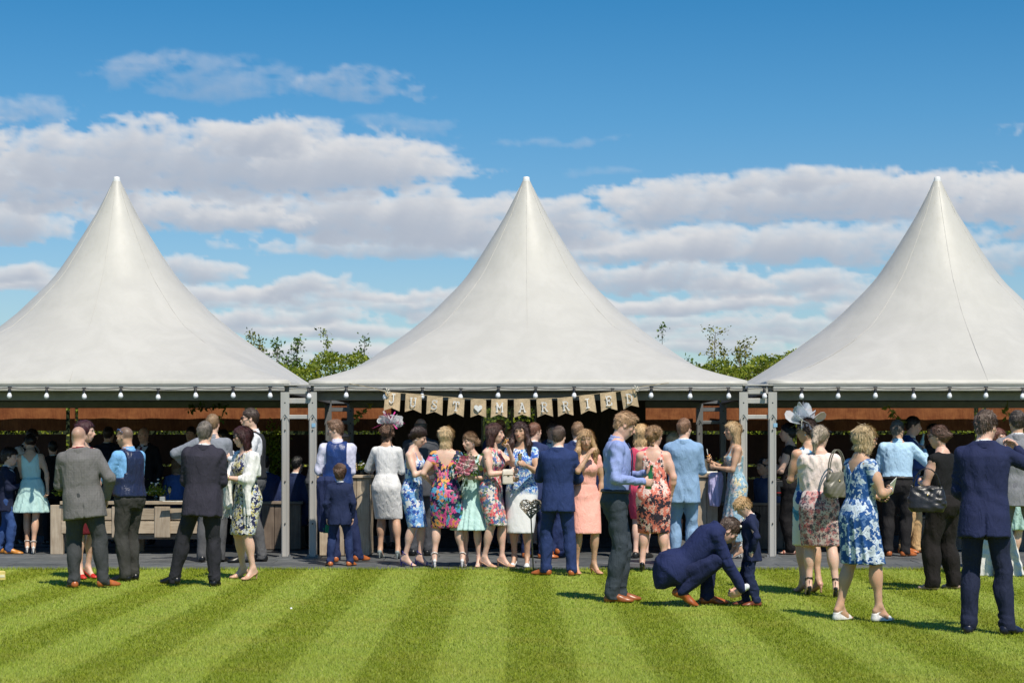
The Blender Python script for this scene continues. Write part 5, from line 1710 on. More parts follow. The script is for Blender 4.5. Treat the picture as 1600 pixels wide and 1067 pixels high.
def burlap():
    m, t, b = material('hessian')
    v = t.new('ShaderNodeTexCoord').outputs['Object']
    x, y, z = t.sep(v)
    wv = t.m('MULTIPLY', t.m('SINE', t.m('MULTIPLY', x, 1500)), t.m('SINE', t.m('MULTIPLY', z, 1500)))
    n = t.noise(v, 25, 5, .7); n2 = t.noise(t.vm('MULTIPLY', v, (1, 1, 9)), 60, 3, .6); n3 = t.noise(t.vm('MULTIPLY', v, (9, 1, 1)), 60, 3, .6)
    f = t.m('ADD', t.maprange(n, .3, .7, .8, 1.15, False), t.m('MULTIPLY', t.m('ADD', t.m('ADD', n2, n3), -1.0), .7))
    c = t.vm('SCALE', (.56, .42, .26)); t.put(c.node.inputs['Scale'], f)
    t.l.new(c, b.inputs['Base Color']); b.inputs['Roughness'].default_value = .95
    bump(t, b, t.m('ADD', n2, n3), .5, .004)
    return m
def bunting():
    y0 = TY - HALF - .06
    root = tag(empty('bunting', (0, y0, 0)), 'hessian swallowtail flags spelling JUST heart MARRIED hung under the middle eave', 'bunting')
    HES = burlap(); WH = plain('letter_white', (.80, .79, .76), .7, scale=60)
    # photo positions of the flags' top corners
    flags = [(602, 612, 626, 613.5, 'J'), (634, 614, 659, 616, 'U'), (667.5, 617.5, 692, 619.5, 'S'), (701, 620, 726, 622, 'T'), (735.5, 622.5, 759.5, 623, '<3'),
             (768, 623, 793, 623, 'M'), (803, 623, 828, 622.5, 'A'), (838, 622.5, 862, 621.5, 'R'), (871, 621.5, 894.5, 619.5, 'R'), (904.5, 618, 928, 615.5, 'I'), (937.5, 614, 962, 611.5, 'E'), (969.5, 610.5, 993, 607, 'D')]
    spts = [(545, 599)] + [(583, 606)] + [q for f in flags for q in ((f[0], f[1] + .5), (f[2], f[3] + .5))] + [(1002, 604), (1045, 598)]
    MB().tube([(gx(p, y0), .003, gz(q, y0)) for p, q in spts], .0035, 5).build('string', plain('jute_string', (.45, .36, .22), .9), root)
    rr = random.Random(9)
    for (xa, ya, xb, yb, ch) in flags:
        A = Vector((gx(xa, y0), gz(ya, y0))); B = Vector((gx(xb, y0), gz(yb, y0)))
        wd = (B - A).length; ang = math.atan2(B.y - A.y, B.x - A.x); hh = 29.5 * y0 / F
        nx_, nz_ = 8, 9
        vs = []; sw = rr.uniform(-.05, .05); bow = rr.uniform(.006, .018)
        for j in range(nz_ + 1):
            for i in range(nx_ + 1):
                u, v = i / nx_, j / nz_
                zb = hh * (1 - .17 * (1 - abs(2 * u - 1)))      # swallowtail notch
                x = (u - .5) * wd * (1 + .03 * v) + sw * hh * v
                vs.append((x, -bow * sin(pi * u) * (.3 + v) + .006 * sin(7 * u + 5 * v + sw * 60), -zb * v))
        vs2 = [(a, b + .0025, c) for a, b, c in vs]
        n = (nx_ + 1) * (nz_ + 1); fs = []
        for j in range(nz_):
            for i in range(nx_):
                q = (j * (nx_ + 1) + i, j * (nx_ + 1) + i + 1, (j + 1) * (nx_ + 1) + i + 1, (j + 1) * (nx_ + 1) + i)
                fs += [tuple(reversed(q)), tuple(k + n for k in q)]
        M_ = MB().add(vs + vs2, fs)
        C = (A + B) / 2
        fl = M_.build('flag', HES, root, (C.x, 0, C.y), (radians(rr.uniform(-3, 6)), -ang, 0))
        L = MB(); sc = .105
        if ch == '<3':
            pts = []
            for k in range(40):
                a = 2 * pi * k / 40
                pts.append((16 * sin(a) ** 3 * .0034, (13 * cos(a) - 5 * cos(2 * a) - 2 * cos(3 * a) - cos(4 * a)) * .0034 - hh * .50))
            L.prism(pts, -.030, -.026)
        else:
            st, se = GL[ch]; sc = .094
            ox, oz = -.5 * sc * .95, -hh * .46 - .65 * sc
            if ch == 'J': oz += .03
            for s_ in st: stroke(L, s_, .145, -.028, sc, ox, oz)
            for (x_, y_, w_) in se: stroke(L, [(x_ - w_ / 2 + .05, y_), (x_ + w_ / 2 - .05, y_)], .13, -.0285, sc, ox, oz)
        L.build('letter' if ch != '<3' else 'heart', WH, fl)
    # bows at both ends
    for px, py in ((604, 612), (992, 608)):
        bw = MB()
        for a in (-.9, -.3, .5, 1.4, 2.6):
            bw.tube([(0, 0, 0), (.03 * cos(a), -.01, .03 * sin(a)), (.05 * cos(a + .3), 0, .05 * sin(a + .3))], .006, 5)
        bw.build('bow', plain('ribbon_cream', (.62, .58, .48), .8), root, (gx(px, y0), -.035, gz(py, y0)))
bunting()

# ------------------------------------------------------------------ rusty steel screen wall behind the tents
def corten():
    m, t, b = material('rusty_steel')
    v = t.new('ShaderNodeTexCoord').outputs['Object']
    n = t.noise(v, 2.5, 6, .7, .6); n2 = t.noise(t.vm('MULTIPLY', v, (8, 8, 1)), 6, 5, .7); n3 = t.noise(v, 60, 4, .7)
    f = t.m('ADD', t.m('MULTIPLY', n, .5), t.m('ADD', t.m('MULTIPLY', n2, .35), t.m('MULTIPLY', n3, .15)))
    c = t.ramp(f, [(.30, (.10, .026, .010)), (.46, (.19, .064, .025)), (.58, (.30, .118, .045)), (.75, (.38, .175, .075))])
    t.l.new(c, b.inputs['Base Color']); b.inputs['Roughness'].default_value = .85; b.inputs['Specular IOR Level'].default_value = .2
    bump(t, b, n3, .4, .005)
    return m
RUST = corten(); RUST_SHADE = plain('rusty_steel_shade', (.060, .024, .014), .85, noise=.4, scale=4, bmp=.3)  # second, darker rust paints the tents' shade onto the lower panels
WY = 30.12
wr_ = tag(empty('screen_wall', (0, WY, 0)), 'rusty orange steel screen wall with narrow slots behind the tents', 'wall')
joints = [-167, 113, 392, 671, 950, 1249, 1532, 1812]
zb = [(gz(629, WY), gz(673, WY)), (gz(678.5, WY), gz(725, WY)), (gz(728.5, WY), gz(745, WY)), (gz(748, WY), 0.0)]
mesh_c = {}
for i in range(len(joints) - 1):
    x0, x1 = gx(joints[i] + 9.5, WY), gx(joints[i + 1] - 9.5, WY)
    tilt = rng.uniform(-.004, .004)
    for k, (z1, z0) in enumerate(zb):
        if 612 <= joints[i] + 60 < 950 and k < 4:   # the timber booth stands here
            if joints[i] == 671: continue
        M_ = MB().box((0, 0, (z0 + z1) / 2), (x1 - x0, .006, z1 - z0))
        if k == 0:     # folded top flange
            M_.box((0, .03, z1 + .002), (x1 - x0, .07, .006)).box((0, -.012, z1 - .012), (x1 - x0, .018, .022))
        M_.build('panel', RUST if k == 0 else RUST_SHADE, wr_, ((x0 + x1) / 2, rng.uniform(-.004, .004), 0), (0, tilt, 0))
for j in joints:
    X = gx(j, WY)
    if 620 < j < 1000: continue
    MB().box((0, .02, 1.12), (.078, .06, 2.22), bev=.004).build('post', RUST, wr_, (X, 0, 0))
# dark timber booth in the middle, with a window
BY = 29.45
booth = tag(empty('timber_screen', (0, BY, 0)), 'dark brown timber screen with a window behind the middle group', 'wall')
TD = plain('dark_stained_timber', (.030, .017, .011), .65, noise=.35, scale=5, stretch=(4, 4, .4), bmp=.3)
bx0, bx1, wx0, wx1 = gx(611, BY), gx(1009, BY), gx(752, BY), gx(838, BY)
wz0, wz1, bz1 = gz(700, BY), gz(634, BY), gz(627.5, BY)
x = bx0; k = 0
while x < bx1 - .02:
    wd = .145
    xe = min(x + wd, bx1)
    inw = not (xe <= wx0 + .01 or x >= wx1 - .01)
    if inw:
        MB().box((0, 0, wz0 / 2), (xe - x - .0025, .03, wz0)).build('plank', TD, booth, ((x + xe) / 2, rng.uniform(-.003, .003), 0))
        MB().box((0, 0, (wz1 + bz1) / 2), (xe - x - .0025, .03, bz1 - wz1)).build('plank', TD, booth, ((x + xe) / 2, 0, 0))
    else:
        MB().box((0, 0, bz1 / 2), (xe - x - .0025, .03, bz1)).build('plank', TD, booth, ((x + xe) / 2, rng.uniform(-.003, .003), 0))
    x = xe
for xa_, xb_, za_, zb2_ in ((bx0, wx0, 0, bz1), (wx1, bx1, 0, bz1), (wx0, wx1, 0, wz0), (wx0, wx1, wz1, bz1)):
    MB().box(((xa_ + xb_) / 2, .024, (za_ + zb2_) / 2), (xb_ - xa_, .014, zb2_ - za_)).build('backing_board', TD, booth)
MB().box(((bx0 + bx1) / 2, 0, bz1 + .02), (bx1 - bx0, .09, .04)).build('top_rail', TD, booth)
FRW = plain('window_frame_grey', (.25, .26, .26), .5)
for X, wdt in ((wx0 + .015, .03), (gx(800, BY), .035), (wx1 - .015, .03)):
    MB().box((X, -.005, (wz0 + wz1) / 2), (wdt, .05, wz1 - wz0)).build('window_frame', FRW, booth)
MB().box(((wx0 + wx1) / 2, -.005, wz0 + .015), (wx1 - wx0, .05, .03)).build('window_sill', FRW, booth)
gm, gt, gb = material('milky_glass'); gb.inputs['Base Color'].default_value = (.75, .85, .85, 1); gb.inputs['Roughness'].default_value = .15
gb.inputs['Transmission Weight'].default_value = .9; gb.inputs['IOR'].default_value = 1.1
MB().box(((wx0 + gx(800, BY)) / 2, 0, (wz0 + wz1) / 2), (gx(800, BY) - wx0 - .07, .006, wz1 - wz0 - .04)).build('pane', gm, booth)
# grey glasshouse wall glimpsed through the window
gh = tag(empty('greenhouse', (gx(775, 33.5), 33.5, 0)), 'pale greenhouse glimpsed through the booth window', 'greenhouse')
MB().box((0, .5, 1.0), (.6, .9, 2.0)).build('wall', plain('greenhouse_grey', (.30, .34, .36), .3), gh)
for i in range(4): MB().box((-.27 + i * .18, .03, 1.0), (.025, .03, 2.0)).build('glazing_bar', plain('bar_white', (.7, .7, .7), .5), gh)
for i in range(4): MB().box((0, .028, .5 + i * .4), (.6, .026, .02)).build('glazing_bar', MATS['bar_white'], gh)

# ------------------------------------------------------------------ leaves, hedge, trees
def leaf_mat(name, c0, c1, c2):
    m, t, b = material(name)
    h = t.new('ShaderNodeAttribute', attribute_name='hue').outputs['Fac']
    c = t.ramp(h, [(0, c0), (.5, c1), (1, c2)])
    t.l.new(c, b.inputs['Base Color']); b.inputs['Roughness'].default_value = .55
    b.inputs['Specular IOR Level'].default_value = .3
    tr = t.new('ShaderNodeBsdfTranslucent'); t.l.new(c, tr.inputs[0])
    mx = t.new('ShaderNodeMixShader'); mx.inputs[0].default_value = .35
    o = [n for n in t.n if n.bl_idname == 'ShaderNodeOutputMaterial'][0]
    t.l.new(b.outputs[0], mx.inputs[1]); t.l.new(tr.outputs[0], mx.inputs[2]); t.l.new(mx.outputs[0], o.inputs[0])
    return m
LEAF = leaf_mat('leaf_green', (.07, .13, .010), (.20, .26, .02), (.38, .40, .05))
LEAF2 = leaf_mat('leaf_dark', (.035, .09, .015), (.09, .17, .02), (.18, .26, .04))
LEAF3 = leaf_mat('leaf_olive', (.10, .11, .015), (.22, .23, .03), (.40, .36, .08))
def leaf_mesh(name, C, size, seed, up=.35):
    """C: (n,3) centres; each leaf a folded rhombus of two triangles"""
    rg = np.random.RandomState(seed); n = len(C)
    d = rg.normal(size=(n, 3)); d[:, 2] += up; d /= np.linalg.norm(d, axis=1)[:, None]
    s_ = rg.normal(size=(n, 3)); s_ -= d * (s_ * d).sum(1)[:, None]; s_ /= np.linalg.norm(s_, axis=1)[:, None]
    L = (size * rg.uniform(.6, 1.3, n))[:, None]; nrm = np.cross(d, s_)
    a = C; b = C + d * L * .5 + s_ * L * .28 + nrm * L * .08; c = C + d * L; e = C + d * L * .5 - s_ * L * .28 + nrm * L * .08
    V = np.stack([a, b, c, e], 1).reshape(-1, 3); Q = np.arange(4 * n).reshape(-1, 4)
    me = np_mesh(name, V, Q, smooth=False)
    h = me.attributes.new('hue', 'FLOAT', 'POINT'); h.data.foreach_set('value', np.repeat(np.clip(rg.normal(.5, .25, n), 0, 1), 4).astype(np.float32))
    return me
BARK = plain('bark', (.10, .07, .045), .9, noise=.3, scale=12, stretch=(3, 3, .6), bmp=.5)
def shrub(x, y, h, rad, seed, label, mat=LEAF, leaves=5200, size=.062, nb=13, upright=.6, name='shrub', cat='shrub', tall=()):
    rg = np.random.RandomState(seed)
    root = tag(empty(name, (x, y, 0)), label, cat, 'trees and shrubs behind the tents')
    br = MB(); cl = []
    br.tube([(0, 0, -.1), (.02, 0, h * .25), (0, .03, h * .5)], [.07, .055, .04], 7)
    tips = []
    for i in range(int(nb * 1.35)):
        a = rg.uniform(0, 2 * pi); lean = rg.uniform(.15, 1.0)
        p0 = np.array([0, 0, h * rg.uniform(.15, .45)])
        L = h - p0[2]
        zz = L * (rg.uniform(.55, 1.0) if rg.rand() < .75 else rg.uniform(.9, 1.12)) * (1 - .35 * lean * (1 - upright))
        e = p0 + np.array([cos(a) * rad * lean, sin(a) * rad * lean, zz])
        m = (p0 + e) / 2 + np.array([cos(a), sin(a), 0]) * rad * .12
        pts = [p0 * (1 - t) ** 2 + 2 * m * t * (1 - t) + e * t * t for t in np.linspace(0, 1, 7)]
        br.tube(pts, list(np.linspace(.028, .006, 7)), 5)
        for t in np.linspace(.2, 1, 11):
            p = p0 * (1 - t) ** 2 + 2 * m * t * (1 - t) + e * t * t
            for s_ in range(2):
                dd = rg.normal(size=3); dd[2] = abs(dd[2]) * .8; dd /= np.linalg.norm(dd)
                L2 = rg.uniform(.15, .42) * (1.3 - t) * min(1.2, rad)
                q = p + dd * L2
                br.tube([p, (p + q) / 2 + rg.normal(size=3) * .02, q], [.009, .006, .003], 4, caps=False)
                cl.append((p, q))
    for (tx, th_) in tall:       # odd shoots standing above the rest
        p0 = np.array([tx, 0, h * .8]); q = np.array([tx + rg.uniform(-.08, .08), 0, th_])
        br.tube([p0, q], [.010, .004], 5, caps=False)
        for t in np.linspace(.3, 1, 5):
            p = p0 + (q - p0) * t; e = p + np.array([rg.uniform(-.22, .22), rg.uniform(-.1, .1), rg.uniform(.02, .14)])
            br.tube([p, e], [.005, .002], 4, caps=False); cl.append((p, e))
    per = max(8, int(leaves * 2.6) // len(cl))
    C = []
    for p, q in cl:
        t = rg.uniform(.1, 1.08, per)[:, None]
        C.append(p + (q - p) * t + rg.normal(0, .05, (per, 3)))
    C = np.concatenate(C)
    link('crown', leaf_mesh('crown', C, size, seed + 1), mat, root)
    br.build('trunk', BARK, root)
    return root
def hedge():
    rg = np.random.RandomState(8); n = 70000
    x = rg.uniform(-10.5, 10.5, n)
    hh = 2.88 + .10 * np.sin(x * 1.7) + .08 * np.sin(x * 4.1 + 1) + .06 * np.sin(x * 9.3)
    # most leaves lie on the front and top skin
    f = rg.rand(n)
    depth = np.abs(rg.normal(0, .12, n)); z = rg.uniform(.3, 1, n) * hh; y = 31.0 + depth + .14 * np.sin(x * 5 + z * 4) + .1 * np.sin(z * 9 + x * 2)
    top = f < .3
    z[top] = hh[top] - np.abs(rg.normal(0, .10, top.sum())); y[top] = 31.0 + rg.uniform(0, 1.3, top.sum())
    C = np.stack([x, y, z], 1)
    root = tag(empty('hedge', (0, 0, 0)), 'long clipped green hedge seen through the wall slots', 'hedge')
    lm = link('foliage', leaf_mesh('foliage', C, .060, 4, 0), LEAF, root); lm['kind'] = 'stuff'
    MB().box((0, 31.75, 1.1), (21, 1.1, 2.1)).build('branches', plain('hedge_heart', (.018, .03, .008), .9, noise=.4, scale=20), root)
hedge()
# shrubs seen in the two gaps between the tents
def sh(px, py, Y, rad, seed, label, **kw): shrub(gx(px, Y), Y, gz(py, Y) - .38, rad, seed, label, **kw)
sh(398, 505, 33.6, .55, 11, 'olive shrub with upright twigs beside the left tent slope', mat=LEAF3, leaves=2600, nb=9, upright=.9)
sh(428, 520, 33.2, .50, 12, 'dark pointed young conifer in the left gap', mat=LEAF2, leaves=5200, nb=14, upright=.95, size=.06)
sh(468, 552, 34.0, .80, 13, 'bushy bright green shrub in the centre of the left gap', leaves=9000, nb=20, tall=((.45, 3.5),))
sh(510, 554, 33.3, .75, 14, 'bushy green shrub right of centre in the left gap', mat=LEAF, leaves=9000, nb=20)
sh(548, 548, 33.5, .70, 15, 'darker green shrub beside the middle tent slope', mat=LEAF2, leaves=7500, nb=18, tall=((.25, gz(535, 33.5)),))
sh(600, 556, 34.5, .8, 16, 'green shrub half hidden behind the middle tent edge', mat=LEAF, leaves=5000)
sh(1066, 541, 33.4, .28, 17, 'small dark green shoot beside the middle tent right slope', mat=LEAF2, leaves=1500, nb=6, upright=.9, tall=((-.33, gz(512, 33.4)),))
sh(1108, 548, 33.6, .62, 18, 'thin olive shrub with bare twig tops in the right gap', mat=LEAF3, leaves=3600, nb=12, upright=.9, tall=((.05, gz(521, 33.6)), (.12, gz(524, 33.6))))
sh(1150, 545, 34.0, .75, 19, 'bushy yellow green shrub low in the right gap', mat=LEAF, leaves=8000, nb=18)
sh(1182, 524, 33.3, .75, 20, 'tall spreading olive shrub beside the right tent slope', mat=LEAF3, leaves=5600, nb=17, upright=.75)
sh(1215, 540, 34.3, .6, 21, 'green shrub at the foot of the right tent slope', mat=LEAF, leaves=4500)
sh(335, 492, 36.5, .35, 22, 'single thin sapling peeping above the left tent slope', mat=LEAF3, leaves=500, nb=4, upright=1)
# sprigs hanging from the tent frames
def sprig(px, py, Y, ang, L, seed, label, mat=LEAF3, n=14, thread=True):
    rg = np.random.RandomState(seed)
    root = tag(empty('hanging_sprig', (gx(px, Y), Y, gz(py, Y))), label, 'foliage sprig', 'leafy sprigs hanging under the tents')
    d = np.array([cos(ang), 0, sin(ang)])
    M_ = MB().tube([tuple(-d * L / 2), (0, .01, -.02), tuple(d * L / 2)], .005, 5)
    M_.tube([(0, 0, 0), (0, 0, gz(600, Y) - gz(py, Y))], .0015, 4)
    M_.build('stem', plain('stem_green', (.12, .16, .03), .7), root)
    t = rg.uniform(-.5, .5, n * 2)[:, None]
    C = d * t * L + rg.normal(0, .012, (n * 2, 3))
    link('leaves', leaf_mesh('leaves', C, .085, seed, -.1), mat, root)
sprig(568, 642, 24.8, .75, .30, 31, 'bright green leafy sprig hanging left of the bunting')
sprig(1400, 650, 25.1, -.9, .36, 32, 'green leafy sprig hanging above the man in the navy jacket')
sprig(1574, 638, 25.2, 1.5, .22, 33, 'small green sprig hanging near the right picture edge', n=7)
sprig(318, 637, 29.2, .1, .55, 34, 'dark leafy branch hanging in front of the left rust wall', mat=LEAF2, n=22)
sprig(347, 648, 25.6, 1.1, .30, 35, 'dark green hanging sprig beside the leafy branch on the left', mat=LEAF2, n=10)

# ------------------------------------------------------------------ timber tables and bars
def wood(name, c0, c1):
    m, t, b = material(name)
    tc_ = t.new('ShaderNodeTexCoord'); oi = t.new('ShaderNodeObjectInfo')
    v = t.vm('ADD', tc_.outputs['Object'], oi.outputs['Location'])
    return m, t, b, v, oi
def wood_mat(name, c0, c1, axis=0):
    if name in MATS: return MATS[name]
    m, t, b, v, oi = wood(name, c0, c1)
    st = (.25, 5, 5) if axis == 0 else (5, 5, .25)
    vv = t.vm('MULTIPLY', v, st)
    n = t.noise(vv, 6, 6, .65, 1.2); kn = t.noise(v, 7, 2, .5)
    f = t.m('ADD', n, t.m('MULTIPLY', t.m('SUBTRACT', kn, .5), .5))
    c = t.ramp(f, [(.3, c0), (.7, c1)])
    c = t.vm('SCALE', c); t.put(c.node.inputs['Scale'], t.maprange(oi.outputs['Random'], 0, 1, .78, 1.18, False))
    t.l.new(c, b.inputs['Base Color']); b.inputs['Roughness'].default_value = .75
    bump(t, b, n, .4, .006)
    MATS[name] = m; return m
PALE = wood_mat('pale_boards', (.30, .225, .15), (.50, .41, .30), 0); PALEV = wood_mat('pale_boards_upright', (.28, .21, .145), (.48, .40, .30), 1)
DKV = wood_mat('weathered_boards', (.09, .065, .05), (.20, .155, .12), 1); DKH = wood_mat('weathered_top', (.13, .10, .08), (.26, .21, .16), 0)
def plank_bar(name, x0, x1, Y, dep, h, label, pv_, ph_, pw=.16, top_over=.03, cat='bar counter'):
    root = tag(empty(name, ((x0 + x1) / 2, Y + dep / 2, 0)), label, cat)
    w_ = x1 - x0; n = max(1, round(w_ / pw)); pw = w_ / n
    for s_ in (-1, 1):
        for i in range(n):
            MB().box((-w_ / 2 + pw * (i + .5), s_ * (dep / 2 - .015), (h - .05) / 2 + .01), (pw - .006, .028, h - .06), bev=.003).build('plank', pv_, root, (0, rng.uniform(-.003, .003), 0))
    nd = max(1, round((dep - .06) / .15)); pd = (dep - .06) / nd
    for s_ in (-1, 1):
        for i in range(nd):
            MB().box((s_ * (w_ / 2 - .012), -dep / 2 + .03 + pd * (i + .5), (h - .05) / 2 + .01), (.024, pd - .006, h - .06), bev=.003).build('plank', pv_, root, (rng.uniform(0, .003) * s_, 0, 0))
    nt = max(1, round((dep + 2 * top_over) / .16)); pt = (dep + 2 * top_over) / nt
    for i in range(nt):
        MB().box((0, -dep / 2 - top_over + pt * (i + .5), h - .02), (w_ + 2 * top_over, pt - .005, .038), bev=.005).build('top_board', ph_, root)
    return root
# long drinks table on the left
def drinks_table():
    Y = 24.95; x0, x1 = gx(95, Y), gx(330, Y); h = gz(783, Y)
    root = tag(empty('drinks_table', ((x0 + x1) / 2, Y + .35, 0)), 'long pale plank table with a deep boarded apron at the left', 'table')
    w_ = x1 - x0
    for i in range(4): MB().box((0, -.32 + .19 * i, h - .02), (w_, .18, .045), bev=.006).build('top_board', PALE, root)
    for (za, zb_) in ((793, 812), (814, 833)):
        a, b_ = gz(za, Y), gz(zb_, Y)
        MB().box((0, -.36 + (.0 if za < 800 else -.006), (a + b_) / 2), (w_ - .03, .03, a - b_), bev=.004).build('apron_board', PALE, root)
    MB().box((0, -.30, gz(838, Y)), (w_ - .1, .06, .07), bev=.004).build('rail', DKH, root)
    for px in (188, 254.5): 
        MB().box((gx(px, Y) - (x0 + x1) / 2, -.385, (gz(791, Y) + gz(839, Y)) / 2), (.21, .03, gz(791, Y) - gz(839, Y)), bev=.004).build('batten', PALEV, root)
    for px, wd in ((89, .17), (326, .09), (205, .09)):
        for yy_ in (-.33, .33):
            MB().box((gx(px, Y) - (x0 + x1) / 2, yy_, (h - .05) / 2), (wd, .09, h - .05), bev=.006).build('leg', PALEV, root)
drinks_table()
plank_bar('low_counter', gx(408, 25.9), gx(470, 25.9), 25.9, .6, gz(783, 25.9), 'low weathered board counter behind the left pair of posts', DKV, DKH)
plank_bar('high_bar', gx(499, 24.45), gx(577, 24.45), 24.45, .75, gz(742, 24.45), 'high pale plank bar left of the white dress', PALEV, PALE)
plank_bar('high_bar', gx(1087, 24.45), gx(1122, 24.45), 24.45, .8, gz(741, 24.45), 'narrow high pale plank bar with an ice bucket and cloths', PALEV, PALE)
plank_bar('low_counter', gx(1130, 25.9), gx(1262, 25.9), 25.9, .6, gz(785, 25.9), 'low weathered board counter behind the right pair of posts', DKV, DKH)
plank_bar('low_bench_counter', gx(1418, 25.7), gx(1600, 25.7), 25.7, .6, gz(806, 25.7), 'low dark board bench at the right behind the khaki trousers', DKV, DKH)
# ------------------------------------------------------------------ things people wear and hold
GLASSM = None
def glass_mat():
    if 'clear_glass' in MATS: return MATS['clear_glass']
    m, t, b = material('clear_glass'); b.inputs['Base Color'].default_value = (.95, .97, .97, 1)
    b.inputs['Roughness'].default_value = .03; b.inputs['Transmission Weight'].default_value = 1; b.inputs['IOR'].default_value = 1.3
    MATS['clear_glass'] = m; return m
def drink_glass(loc, label, drink=(.75, .38, .05), straw=False, flute=False, tilt=(0, 0, 0)):
    root = tag(empty('drinking_glass', loc), label, 'glass', 'drinks glasses')
    root.rotation_euler = tilt
    gm_ = glass_mat(); lm = plain('drink_%d' % int(drink[0] * 99 + drink[1] * 999), drink, .15, noise=.1)
    if flute:
        MB().lathe([(.001, -.10), (.030, -.10), (.030, -.097), (.004, -.093), (.004, -.02), (.014, 0), (.026, .05), (.024, .10), (.022, .10), (.024, .05), (.012, .005), (.001, .003)], 16).build('bowl', gm_, root)
        MB().lathe([(.001, .006), (.011, .007), (.0225, .050), (.0225, .075), (.001, .075)], 14).build('drink', lm, root)
    else:
        MB().lathe([(.001, -.055), (.028, -.055), (.034, .06), (.0325, .06), (.0265, -.048), (.001, -.047)], 18).build('bowl', gm_, root)
        MB().lathe([(.001, -.046), (.0255, -.046), (.031, .035), (.001, .035)], 16).build('drink', lm, root)
    if straw: MB().tube([(.005, 0, -.04), (-.02, .005, .13)], .0035, 6).build('straw', plain('straw_white', (.75, .75, .72), .5), root)
    return root
def beer_bottle(loc, label, tilt=(0, 0, 0), col=(.02, .12, .03)):
    root = tag(empty('bottle', loc), label, 'bottle'); root.rotation_euler = tilt
    MB().lathe([(.001, -.09), (.030, -.09), (.031, -.085), (.031, .02), (.026, .045), (.014, .075), (.0125, .125), (.0145, .127), (.0145, .135), (.001, .136)], 16).build('glass_body', plain('bottle_glass_%d' % int(col[1] * 99), col, .12, noise=.05, spec=.8), root)
    MB().lathe([(.0315, -.06), (.0315, 0)], 16).build('paper_label', plain('bottle_label', (.25, .35, .5), .6), root)
    return root
def blobmesh(name, A, mat, root, h=.008): 
    V, Q = A.build(h); return link(name, np_mesh(name, V, Q), mat, root)
def handbag(loc, label, col, w=.26, d=.10, h=.20, rz=0, strap=.22, slouch=.02, name='handbag', rough=.45):
    root = tag(empty(name, loc, rz), label, 'bag')
    A = Sdf(); A.loft((0, 0, 0), np.eye(3), [(-h / 2, w * .40, d * .5), (-h * .35, w * .5, d * .55), (0, w * .5, d * .45), (h * .4, w * .42, d * .25), (h / 2, w * .38, d * .12)], n=3.2, k=.01)
    A.post = [wrinkle(int(w * 1000 + h * 77), slouch * .35, .09, (1, 1, 1))]
    m = plain('bag_%d_%d' % (int(col[0] * 999), int(col[2] * 999)), col, rough, noise=.15, bmp=.25)
    blobmesh('bag_body', A, m, root)
    M_ = MB()
    if strap:
        for sy in (-1, 1):
            pts = [(w * .34 * cos(a), sy * d * .12, h * .40 + strap * sin(a)) for a in np.linspace(0, pi, 14)]
            M_.tube(pts, .0065, 6)
        M_.build('strap', m, root)
    MB().lathe([(.001, -.006), (.010, -.005), (.010, .003), (.001, .004)], 10, (0, -d * .40, h * .15), axis=(0, -1, 0)).build('clasp', plain('clasp_gold', (.55, .42, .2), .3, .9), root)
    return root
def clutch(loc, label, col, w=.22, h=.13, d=.04, rz=0, ry=0, chain=False):
    root = tag(empty('clutch_bag', loc, rz), label, 'bag'); root.rotation_euler = (0, ry, rz)
    A = Sdf(); A.loft((0, 0, 0), np.eye(3), [(-h / 2, w * .46, d * .4), (-h * .4, w * .5, d * .5), (h * .3, w * .5, d * .45), (h / 2, w * .47, d * .2)], n=4, k=.01)
    m = plain('clutch_%d_%d' % (int(col[0] * 999), int(col[2] * 999)), col, .4, noise=.08, bmp=.15)
    blobmesh('bag_body', A, m, root, .007)
    MB().box((0, -d * .52, h * .12), (w * .92, .006, .004)).box((0, -d * .52 - .004, h * .10), (.03, .008, .014)).build('clasp', plain('clasp_gold', (.55, .42, .2), .3, .9), root)
    if chain: MB().tube([(-w * .45, 0, h * .5), (-w * .35, .0, h + .12), (0, .01, h + .30), (w * .35, 0, h + .12), (w * .45, 0, h * .5)], .0035, 5).build('strap', m, root)
    return root
